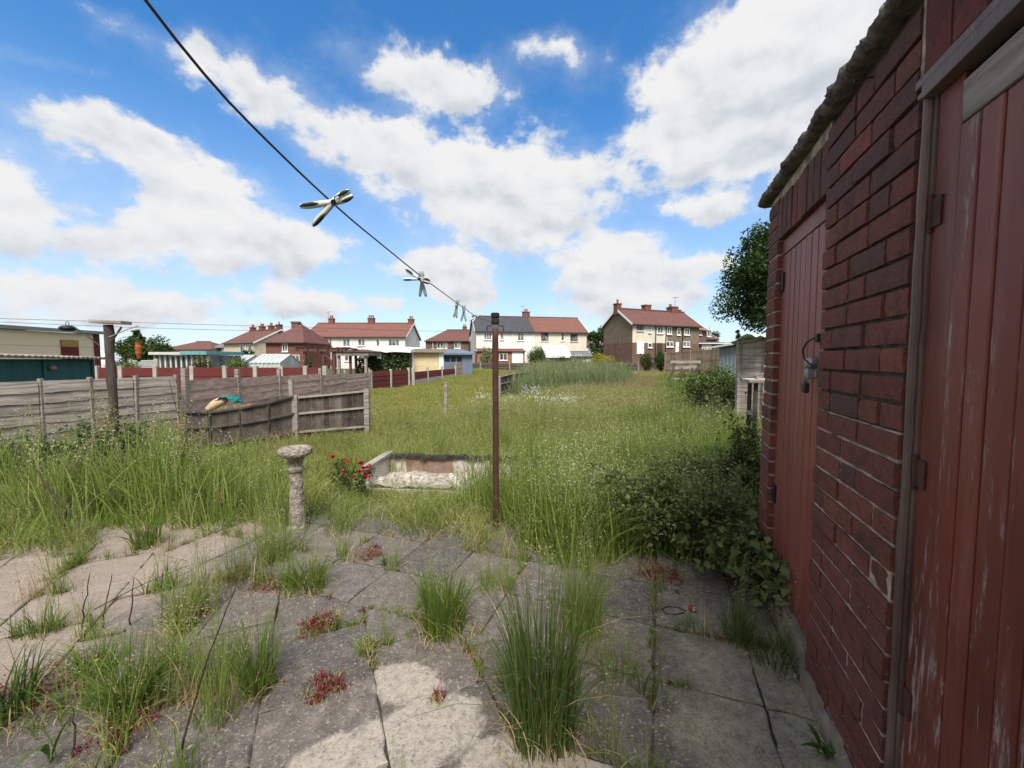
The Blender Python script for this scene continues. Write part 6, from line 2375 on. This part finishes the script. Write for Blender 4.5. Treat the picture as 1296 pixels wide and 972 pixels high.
    broad_plant('broad bladed plant at the lower edge of the paving', 62, 968, 5, .22, .016, L_DOCK, 'broad_weed', 'weed')
    broad_plant('low yellow flowered weed on the pale concrete', 90, 688, 10, .07, .01, L_LIGHT, 'low_weed', 'weed')
    # dried and seeding stalks on the left
    k = 0
    for (x, y, h, ln, dark, lab) in ((30, 640, .7, .14, False, 'pale nodding seed stalk beside the fence'), (110, 640, .75, .1, False, 'pale seed stalk before the feeder post'), (160, 640, .8, -.12, False, 'broad pale seed stalk left of the post foot'),
                                     (190, 630, .65, .05, False, 'upright pale stalk right of the post foot'), (215, 635, .7, .12, False, 'stalk leaning towards the curved fence'), (150, 610, .9, -.2, False, 'tallest pale seed stalk by the post'),
                                     (260, 640, .5, -.1, False, 'short pale stalk before the curved fence'), (60, 612, .8, -.15, False, 'seed stalk against the grey lap fence'), (240, 640, .6, .1, False, 'fine seed stalk at the pen corner'),
                                     (75, 655, .6, .2, False, 'drooping seed stalk over the pale concrete')):
        seed_stalk(lab, x, y, h * 1.25, ln * 1.4, None, 380, dark, .6, .017, spread=.017, top=.45)
    for (x, y, h, ln, lab) in ((104, 800, .3, .04, 'thin dark stalk on the pale concrete'), (130, 795, .28, .05, 'second thin dark stalk close to the first'), (205, 790, .26, .0, 'upright dark stalk between the left tufts'), (165, 790, .24, .02, 'short dark stalk near the slab joint'),
                               (228, 965, .62, .2, 'long dark stalk leaning across the left tufts'), (92, 960, .17, .0, 'short dark stalk with a withered head')):
        seed_stalk(lab, x, y, h, ln, None, 6 if 'withered' in lab else 0, True, .3, .012, name='dead_stalk', spread=.006, top=.93)
    for (x, y, h, ln, lab) in ((905, 610, .62, .05, 'dark dock stalk rising from the grass before the bench'), (872, 612, .5, -.08, 'dark dock stalk left of the taller one'), (925, 600, .55, .06, 'dark dock stalk close to the timber work frame')):
        seed_stalk(lab, x, y, h, ln, L_DOCK, 26, True, .3, .05, name='dock_stalk', spread=.012, top=.15)
    bare_branch('dark arching cane rising from the pale concrete', [(98, 692, 2.95), (84, 672, 2.95), (72, 640, 3.0), (56, 610, 3.1), (30, 572, 3.2), (5, 560, 3.25)], .007)
    bare_branch('dark cane crossing the weeds before the lap fence', [(120, 690, 2.95), (100, 668, 2.95), (84, 640, 3.0), (60, 618, 3.0), (20, 600, 3.0)], .005)
    bare_branch('long thin cane leaning in front of the curved fence', [(302, 610, 4.4), (275, 585, 4.4), (250, 540, 4.5), (232, 505, 4.6), (222, 480, 4.6)], .006)
    bare_branch('straight dark cane left of the long thin one', [(250, 612, 4.5), (240, 570, 4.5), (224, 520, 4.6), (214, 480, 4.6)], .006)
    bare_branch('short dark cane standing before the pen', [(318, 612, 4.5), (305, 580, 4.5), (296, 550, 4.6)], .004)
    bare_branch('dark twig lying over the left slabs', [(118, 772, 2.05), (180, 740, 2.2), (240, 715, 2.35)], .003, name='twig')
    bare_branch('dark twig lying across the tufts', [(215, 855, 1.6), (260, 790, 1.75), (310, 735, 2.0)], .0035, name='twig')
    # dark nettles and mugwort against the fence
    for (x, y, w_, h_, n, lab) in ((75, 610, .55, .62, 4200, 'dark leafy nettles in front of the grey lap fence'), (150, 600, .4, .7, 3000, 'nettles crowding the foot of the feeder post'), (25, 620, .5, .5, 3000, 'nettles at the near end of the lap fence'), (205, 600, .35, .4, 1800, 'leafy weeds between the post and the pen')):
        shrub('nettle_clump', lab, 'weeds', on_ground(x, y), (w_, .3, h_ * .9), int(n * .4), .05, L_NETTLE, 46, ncl=.16, sprays=40)
    shrub('leafy_weed', 'dark broad leaved weed in the grass beside the bramble', 'weeds', on_ground(870, 632), (.26, .22, .42), 900, .085, L_MID, 18)
    # rose bush
    P = on_ground(447, 628)
    t = thing('rose_bush', 'red flowering rose bush beside the white walled bed', 'rose bush', (P[0], P[1], 0))
    cs = np.array([at(x, y, P[1] + dz) for x, y, dz in ((430, 590, 0), (445, 600, .1), (460, 604, -.1), (436, 608, .1), (455, 615, 0), (425, 602, -.1), (468, 598, .1), (445, 620, 0))]) - np.array([P[0], P[1], 0])
    V, Fq = leaf_cloud(cs, np.full(len(cs), .07), 700, .03)
    np_mesh('foliage', V, Fq, L_MID, t)
    m = MB()
    for c in cs:
        m.tube([(0, 0, 0), (c[0] * .4, c[1] * .4, c[2] * .6), tuple(c)], [.006, .005, .003], 5)
    m.build('stem', M_STEM, t)
    fl = [(421, 578, 5), (436, 596, 5), (440, 583, 4), (457, 586, 6), (462, 592, 6), (468, 590, 5), (455, 596, 5), (463, 600, 6), (466, 603, 6), (449, 603, 4), (433, 604, 4), (437, 582, 3)]
    for (x, y, r) in fl:
        c = at(x, y, P[1] - .12 + random.gauss(0, .04)) - np.array([P[0], P[1], 0])
        rr = r / F * P[1] * .5
        n = 22
        d = RNG.normal(size=(n, 3))
        d /= np.linalg.norm(d, axis=1)[:, None]
        V, Fq = leaves(c + d * rr * .55, rr * RNG.uniform(.8, 1.3, n), .95, .2, .25)
        np_mesh('flower', V, Fq, L_ROSE, t)


L_NETTLE = leafmat('nettle_leaf', [(0, (0.04, 0.068, 0.024)), (.5, (0.075, 0.115, 0.04)), (1, (0.13, 0.165, 0.07))], trans=.25)
build_plants()

# ------------------------------------------------------------------ yard objects
def build_yard():
    # rusty pole
    P = gp(628, 668)
    Dp = P[1]
    zt = at(627, 396, Dp)[2]
    t = thing('line_post', 'thin rusty steel washing line post standing in the long grass', 'line post', (P[0], P[1], 0))
    m = MB()
    n = 24
    m.tube([(-.004 * i / n, 0, -.1 + (zt - .02) * i / (n - 1)) for i in range(n)], [.0245 + random.gauss(0, .0004) for i in range(n)], 14)
    m.build('pole', M_RUST, t, smooth=True)
    c = MB()
    c.lathe([(.029, zt - .09), (.032, zt - .075), (.031, zt - .05), (.026, zt - .045), (.033, zt - .03), (.034, zt - .005), (.028, zt)], (-.004, 0, 0), 14)
    c.build('cap', M_BLACK, t)
    for s_ in (-1, 1):
        h = MB()
        h.tube([(-.004 + s_ * .025, 0, zt - .10), (-.004 + s_ * .06, 0, zt - .10), (-.004 + s_ * .066, 0, zt - .12), (-.004 + s_ * .06, 0, zt - .14)], .005, 8)
        h.build('hook', M_RUST, t)
    # line
    def lp(D):
        zz = np.interp(D, [-1.5, .1, .4, .75, 1.31, 1.87, 2.38, 3.31], [2.6, 1.93, at(185, 0, .404)[2] - EYE + 1.35, at(431, 251, .75)[2], at(533, 349, 1.31)[2], at(580, 384, 1.87)[2], at(603, 401, 2.38)[2], at(627, 409, 3.31)[2]])
        return np.array([-.395 + .0787 * D, D, zz])
    Ds = np.linspace(.1, 3.27, 90)
    pts = np.array([lp(d) for d in Ds])
    # smooth the height
    k = np.ones(9) / 9
    z = np.convolve(np.pad(pts[:, 2], 4, mode='edge'), k, mode='valid')
    z[:3], z[-6:] = pts[:3, 2], pts[-6:, 2]
    pts[:, 2] = z
    back = [np.array([-.46, -.9, 2.35])]
    m = MB()
    m.tube(back + list(pts), .0017, 8)
    # twist of the stranded cord
    o = m.build('washing_line', simple('grey_line', (0.085, 0.085, 0.09), (0.07, 0.07, 0.075), 20, .7, .05), smooth=True)
    tag(o, 'grey washing line running overhead to the rusty post', 'washing line')

    def zline(D):
        return float(np.interp(D, Ds, pts[:, 2]))
    # overhead cables
    for (A, B, sag, lab) in (((-40, 402, 34), (610, 421, 60), .0, 'thin overhead cable crossing behind the roofs'), ((-40, 405.5, 34), (415, 419, 60), .25, 'lower overhead cable above the feeder post')):
        a, b = at(*A), at(*B)
        m = MB()
        m.tube([a + (b - a) * k_ / 24 - np.array([0, 0, sag * 4 * (k_ / 24) * (1 - k_ / 24)]) for k_ in range(25)], .02, 5)
        tag(m.build('overhead_cable', M_GUTTER), lab, 'cable')
    pegs(zline)
    # bird bath
    P = gp(377, 672)
    z1 = at(375, 563.5, P[1])[2]
    t = thing('bird_bath', 'weathered stone bird bath column with a shallow bowl', 'bird bath', (P[0], P[1], 0))
    s_ = P[1] / F
    c = MB()
    zb = z1 - 16 * s_
    h = zb
    s_ *= .88
    prof = [(11 * s_, -.03), (12.5 * s_, .0), (12.5 * s_, .04), (11 * s_, .055)]
    for i in range(14):
        prof.append(((10.6 - 2.2 * i / 13) * s_ * (1 + random.gauss(0, .025)), .06 + (h * .80 - .06) * i / 13))
    prof += [(11.2 * s_, h * .83), (11.4 * s_, h * .86), (8.8 * s_, h * .89), (9.4 * s_, h * .93), (11.5 * s_, h * .985), (12 * s_, h)]
    c.lathe(prof, sides=26, jit=.035)
    c.build('column', M_STONE, t, smooth=False)
    b = MB()
    b.lathe([(12 * s_, zb - .002), (17 * s_, zb + 3 * s_), (21.5 * s_, zb + 5 * s_), (23 * s_, zb + 8 * s_), (22.5 * s_, zb + 13 * s_), (20.5 * s_, zb + 15 * s_), (18 * s_, zb + 13 * s_), (10 * s_, zb + 9.5 * s_), (2 * s_, zb + 9 * s_)], sides=30, jit=.02)
    b.build('bowl', M_STONE, t)
    # white walled bed
    D0 = gp(497, 600)[1]
    A = at(495, 600, D0)
    B = at(655, 610, D0 - .18)
    t = thing('raised_bed', 'derelict white walled bed with rotten black timber edge and rubble inside', 'raised bed', (A[0], A[1], 0), atan2(B[1] - A[1], B[0] - A[0]))
    L = float(np.hypot(B[0] - A[0], B[1] - A[1]))
    zt = at(497, 575, D0)[2]
    wp = simple('peeling_white_paint', (0.6, 0.56, 0.5), (0.36, 0.29, 0.24), 6, .9, .6, 40, .006)
    pk = simple('bare_pink_render', (0.3, 0.2, 0.16), (0.17, 0.11, 0.09), 6, .9, .6, 40, .006)
    n = 24
    m, m2, m3 = MB(), MB(), MB()
    for i in range(n):
        x0, x1 = L * i / n, L * (i + 1) / n
        m.box((x0, 0, -.1), (x1, .05, zt - .035), 1 if .12 < i / n < .48 else 0, jit=.003)
        rr = random.gauss(0, .006)
        m2.box((x0 - .004, -.03 + rr, zt - .033 + rr * .5), (x1 + .004, .075 + rr, zt + rr * .8), jit=.006)
    m.build('back_wall', [wp, pk], t)
    m2.build('edging', M_BLACKWOOD, t)
    m = MB()
    m.box((-.05, -.55, -.1), (-.003, .04, zt - .03), jit=.003)
    m.build('side_wall', wp, t)
    m = MB()
    m.beam((-.03, -.58, zt - .012), (-.03, .06, zt + .012), .085, .035)
    m.build('side_board', M_GREYW, t)
    m = MB()
    m.box((L, -.55, -.1), (L + .05, .04, zt - .05), jit=.004)
    m.build('end_wall', wp, t)
    m = MB()
    m.box((-.05, -.6, -.1), (L, -.56, .02), jit=.004)
    m.build('front_wall', wp, t)
    g = 36
    xs, ys = np.linspace(.0, L, g), np.linspace(-.555, -.005, g)
    Xg, Yg = np.meshgrid(xs, ys, indexing='ij')
    Z = .035 + .02 * vnoise(Xg, Yg, 6, 2) + RNG.normal(0, .009, Xg.shape)
    V = np.stack([Xg, Yg, Z], -1).reshape(-1, 3)
    i, j = np.meshgrid(np.arange(g - 1), np.arange(g - 1), indexing='ij')
    a = (i * g + j).ravel()
    np_mesh('rubble', V, np.stack([a, a + g, a + g + 1, a + 1], 1), simple('pale_rubble', (0.5, 0.46, 0.4), (0.16, 0.135, 0.11), 11, .95, .8, 60, .01), t)
    m = MB()
    for _ in range(46):
        x, y, r = random.uniform(.05, L - .05), random.uniform(-.52, -.05), random.uniform(.01, .032)
        m.box((x - r, y - r, .02), (x + r, y + r * .8, .045 + r), jit=r * .35)
    m.build('broken_stone', wp, t)
    # feeder post
    D = 5.35
    b = at(146, 560, D)
    zt = at(140, 409, D)[2]
    s_ = D / F
    t = thing('feeder_post', 'rough dark wooden post with a flat board nailed across its top', 'post', (b[0], b[1], 0))
    x0, x1 = at(137, 412, D)[0] - b[0], 0.0
    m = MB()
    n = 18
    pts = [(x1 + (x0 - x1) * i / (n - 1) + .005 * sin(i * .9), .004 * sin(i * 1.7), -.1 + (zt + .08) * i / (n - 1)) for i in range(n)]
    m.tube(pts, [(4.9 + .5 * sin(i * 1.3)) * s_ for i in range(n)], 12)
    m.build('pole', M_POSTW, t)
    m = MB()
    m.beam((x0 - 17 * s_, 0, zt + .022), (x0 + 23 * s_, .0, zt + .004), .16, 4.2 * s_, up=(0, 0, 1))
    m.build('top_board', M_GREYW, t, bevel=.006)
    m = MB()
    m.tube([(x0 - 7 * s_, -.06, zt - 28 * s_), (x0 - 28 * s_, -.06, zt - 11 * s_), (x0 - 40 * s_, -.06, zt - 4 * s_)], .009, 6)
    m.build('bracket', M_BLACK, t)
    m = MB()
    m.tube([(x0 + 7 * s_, -.06, zt - 25 * s_), (x0 + 21 * s_, -.06, zt - 7 * s_), (x0 + 22 * s_, -.06, zt - 5 * s_)], .012, 6)
    m.build('bracket', M_OLDW, t)
    m = MB()
    m.tube([(x0 + 7 * s_, -.075, zt - 18 * s_), (x0 + 32 * s_, -.08, zt - 8 * s_), (x0 + 45 * s_, -.08, zt - 4 * s_)], .006, 6)
    m.build('bracket', M_GREYW, t)
    # hanging black tray
    zl = at(92, 416, D)[2]
    xl = at(92, 416, D)[0]
    t = thing('tray_feeder', 'black dish feeder hanging from the thin arm of the wooden post', 'bird feeder', (xl, b[1] - .06, zl))
    m = MB()
    m.lathe([(.01, -.035), (.06, -.03), (.085, -.005), (.082, .012), (.055, .032), (.015, .038)], sides=18)
    m.build('dish', M_BLACK, t, smooth=True)
    m = MB()
    m.tube([(-.02, 0, .03), (-.02, 0, .075), (-.012, 0, .085), (.012, 0, .085), (.02, 0, .075), (.02, 0, .03)], .004, 6)
    m.build('hanger', M_BLACK, t)
    # orange feeder
    P = at(182, 434, D)
    t = thing('nut_feeder', 'orange tube feeder hanging from the wire arm of the wooden post', 'bird feeder', (P[0], b[1] - .08, P[2]))
    m = MB()
    orange = simple('orange_plastic', (0.42, 0.11, 0.025), (0.2, 0.05, 0.015), 9, .6, .4, 60, .004)
    m.lathe([(.036, .002), (.037, .0), (.031, -.02), (.03, -.035), (.036, -.05), (.032, -.12), (.034, -.14), (.026, -.17), (.018, -.2)], sides=14)
    m.build('tube', orange, t)
    m = MB()
    m.lathe([(.018, -.2), (.03, -.21), (.012, -.24)], sides=12)
    m.build('tray', M_BLACK, t)
    m = MB()
    m.tube([(0, 0, .0), (-.025, 0, .06), (0, 0, .13), (.025, 0, .06), (0, 0, .0)], .003, 6)
    m.build('hanger', M_BLACK, t)
    # sack and teal cloth on the heap
    c = at(284, 509, 6.6)
    t = MB()
    a_, b_ = at(262, 519, 6.45), at(288, 505, 6.6)
    k = 12
    t.tube([a_ + (b_ - a_) * i / (k - 1) - c + np.array([0, 0, .02 * sin(i * .3)]) for i in range(k)], [.02 + .055 * sin(pi * min(.97, max(.1, i / (k - 1)))) ** .6 for i in range(k)], 12)
    o = t.build('paper_sack', simple('tan_sack', (0.55, 0.4, 0.26), (0.44, 0.31, 0.2), 8, .8, .3, 40, .006), loc=tuple(c), smooth=True)
    tag(o, 'pale tan sack lying on the dry compost heap', 'sack')
    nU, nV = 18, 10
    V = []
    for i in range(nU):
        u = i / (nU - 1)
        for j in range(nV):
            v = j / (nV - 1) - .5
            ang = pi * (1.02 - u * .92)
            rr = .115 + .012 * sin(i * 1.9 + j)
            V.append((.05 + cos(ang) * rr * 1.4 + .01 * sin(j * 2), v * .26, -.075 + sin(ang) * rr * 1.25 + .008 * sin(i * 2.3 + j * 1.7)))
    m = MB()
    m.add(V, [(i * nV + j, (i + 1) * nV + j, (i + 1) * nV + j + 1, i * nV + j + 1) for i in range(nU - 1) for j in range(nV - 1)])
    o = m.build('teal_cloth', simple('teal_cloth', (0.012, 0.2, 0.17), (0.008, 0.11, 0.1), 10, .8, .4, 60, .004), loc=tuple(c + np.array([.03, 0, .03])), smooth=True)
    sl = o.modifiers.new('thick', 'SOLIDIFY')
    sl.thickness = .01
    tag(o, 'teal cloth draped over the tan sack on the heap', 'cloth')
    # small red ball top seen over the fence
    P = at(440, 497.5, 7.6)
    m = MB()
    m.lathe([(.005, -.04), (.04, -.03), (.05, 0), (.04, .03), (.005, .04)], sides=12)
    o = m.build('red_ball', simple('red_plastic', (.5, .03, .03), (.4, .02, .02)), loc=(P[0], P[1], P[2] - .01), smooth=True)
    tag(o, 'small red ball lying on the heap behind the straight slat fence', 'ball')
    # red petal-like ball and black wire on the slabs
    P = gp(875, 774)
    t = thing('plastic_tulip', 'small red and white plastic ball lying on the slabs', 'ball', (P[0], P[1], .002))
    m = MB()
    m.lathe([(.002, 0), (.013, .003), (.0175, .014), (.0165, .024), (.009, .034), (.001, .036)], sides=14)
    m.build('red_half', simple('red_gloss', (.38, .02, .025), (.26, .015, .02), 20, .35), t, smooth=True)
    m = MB()
    m.lathe([(.001, .006), (.011, .008), (.0135, .017), (.008, .027), (.001, .03)], (.008, -.0075, 0), 12)
    m.build('pale_half', simple('pale_gloss', (.6, .45, .42), (.5, .35, .33), 20, .4), t, smooth=True)
    m = MB()
    p = [gp(x, y) - P for x, y in ((868, 775), (858, 770), (846, 769), (838, 772), (842, 778), (856, 779), (866, 777))]
    m.tube([(q[0], q[1], .006) for q in p], .0035, 6)
    o = m.build('wire_loop', M_BLACK, loc=(P[0], P[1], 0), smooth=True)
    tag(o, 'loop of black wire lying beside the red ball', 'wire')
    # twigs and pebbles on the slabs
    m = MB()
    for _ in range(70):
        q = gp(random.uniform(380, 1000), random.uniform(750, 965))
        r = random.uniform(.001, .0028)
        m.box((q[0] - r, q[1] - r, 0), (q[0] + r, q[1] + r * .7, r * 1.5), jit=r * .4)
    o = m.build('grit', simple('pale_grit', (.5, .48, .44), (.3, .28, .25)))
    o['kind'] = 'stuff'
    for pts_, lab in (([(842, 916), (850, 922), (858, 916), (860, 908)], 'curled dry twig on the pale slabs'), ([(812, 752), (822, 758), (826, 768)], 'short dry twig near the bramble'), ([(826, 900), (832, 885), (836, 872)], 'straight dry stem lying along the slab joint')):
        P = gp(*pts_[0])
        m = MB()
        m.tube([tuple((gp(*q) - P) + np.array([0, 0, .004 + .004 * i])) for i, q in enumerate(pts_)], .0018, 6)
        tag(m.build('dry_twig', M_STALK, loc=tuple(P)), lab, 'twig')


M_BLACKWOOD = simple('rotten_black_wood', (0.05, 0.042, 0.036), (0.016, 0.014, 0.013), 14, .95, .8, 60, .01)
M_PEG = simple('pale_peg_plastic', (0.6, 0.64, 0.6), (0.52, 0.56, 0.53), 12, .6, .05, 60, .0004, spec=.3)
M_PEGD = simple('dark_green_grip', (0.014, 0.03, 0.024), (0.01, 0.02, 0.017), 30, .6, .2)
M_PEGG = simple('grey_peg_plastic', (0.33, 0.36, 0.35), (0.28, 0.3, 0.29), 12, .6, .05)


def pegs(zline):
    def peg(label, x, y, D, ang, length, spread, grips=True, yaw=0.0, mat=None):
        """pivot seen at photo pixel x, y; jaws point along ang (degrees, in the facing plane)"""
        P = at(x, y, D)
        t = bpy.data.objects.new('clothes_peg', None)
        COL.objects.link(t)
        d = Vector((P[0], P[1], P[2] - EYE)).normalized()
        xr = d.cross(Vector((0, 0, 1))).normalized()
        zr = xr.cross(d).normalized()
        M = Matrix((xr, -d, zr)).transposed().to_4x4()
        # local x right, y towards the viewer, z up
        M = M @ Matrix.Rotation(yaw, 4, 'Z') @ Matrix.Rotation(-radians(ang), 4, 'Y')
        M.translation = Vector(P)
        t.matrix_world = M
        t.empty_display_size = .05
        tag(t, label, 'clothes peg', 'pegs on the washing line')
        L = length
        for s_ in (1, -1):
            a = s_ * spread / 2
            m = MB()
            prof = []
            # arm: handle back to jaw front, flat bar with rounded ends
            for i in range(13):
                q = i / 12
                xx = -L * .6 + L * q
                if q < .6:
                    zz = -s_ * (xx) * tan(a * s_) * 1.0
                    zz = s_ * abs(xx) * tan(spread / 2)
                else:
                    zz = s_ * L * (.05 * sin(pi * min(1, (q - .6) / .3) * .5) - .0)
                hw = .07 * L * (.88 + .3 * abs(q - .55)) * max(.25, (1 - abs(2 * q - 1) ** 7)) ** .5
                prof.append((xx, zz, hw))
            V, fs = [], []
            n = 8
            for (xx, zz, hw) in prof:
                for k in range(n):
                    b = 2 * pi * k / n
                    V.append((xx, cos(b) * hw * .75, zz + sin(b) * hw))
            for i in range(12):
                for k in range(n):
                    fs.append((i * n + k, i * n + (k + 1) % n, (i + 1) * n + (k + 1) % n, (i + 1) * n + k))
            fs += [tuple(range(n - 1, -1, -1)), tuple(12 * n + k for k in range(n))]
            m.add(V, fs)
            arm = m.build('arm', mat or M_PEG, t, smooth=True)
            if grips:
                g = MB()
                for (q0, q1) in ((.02, .36), (.74, .97)):
                    pr = [p for i, p in enumerate(prof) if q0 - .05 <= i / 12 <= q1 + .05]
                    V, fs = [], []
                    for (xx, zz, hw) in pr:
                        e = hw * (.82 if pr[0][0] < xx < pr[-1][0] else .3)
                        for k in range(n):
                            b = 2 * pi * k / n
                            V.append((xx, .35 * hw + cos(b) * hw * .55, zz + s_ * hw * .28 + sin(b) * e * .8))
                    for i in range(len(pr) - 1):
                        for k in range(n):
                            fs.append((i * n + k, i * n + (k + 1) % n, (i + 1) * n + (k + 1) % n, (i + 1) * n + k))
                    fs += [tuple(range(n - 1, -1, -1)), tuple((len(pr) - 1) * n + k for k in range(n))]
                    g.add(V, fs)
                g.build('grip', M_PEGD, arm, smooth=True)
        s2 = MB()
        s2.tube([(0, -.09 * L, 0), (0, .11 * L, 0)], .055 * L, 10)
        s2.tube([(0, .1 * L, .0), (.08 * L, .12 * L, .07 * L), (.2 * L, .06 * L, .075 * L)], .012 * L, 6)
        s2.build('spring', M_BLACK if grips else M_GALV, t)
        return t
    peg('large pale peg with dark green grips nearest along the line', 422, 256, .735, 33, .088, .62, True)
    peg('pale peg pointing sideways in the crossed pair', 531, 353, 1.30, -14, .082, .62, True, .15)
    peg('grey peg hanging down in the crossed pair', 534, 356, 1.315, 93, .08, .42, False, .3, M_PEGG)
    peg('thin grey peg hanging left of its twin past the crossed pair', 578, 388, 1.88, 80, .085, .28, False, .5, M_PEGG)
    peg('grey peg with open legs right of the thin one', 587, 394, 2.0, 88, .08, .5, False, .2, M_PEGG)
    peg('pale tilted peg closest to the rusty post', 603, 401, 2.40, 40, .075, .5, False, .2)


build_yard()
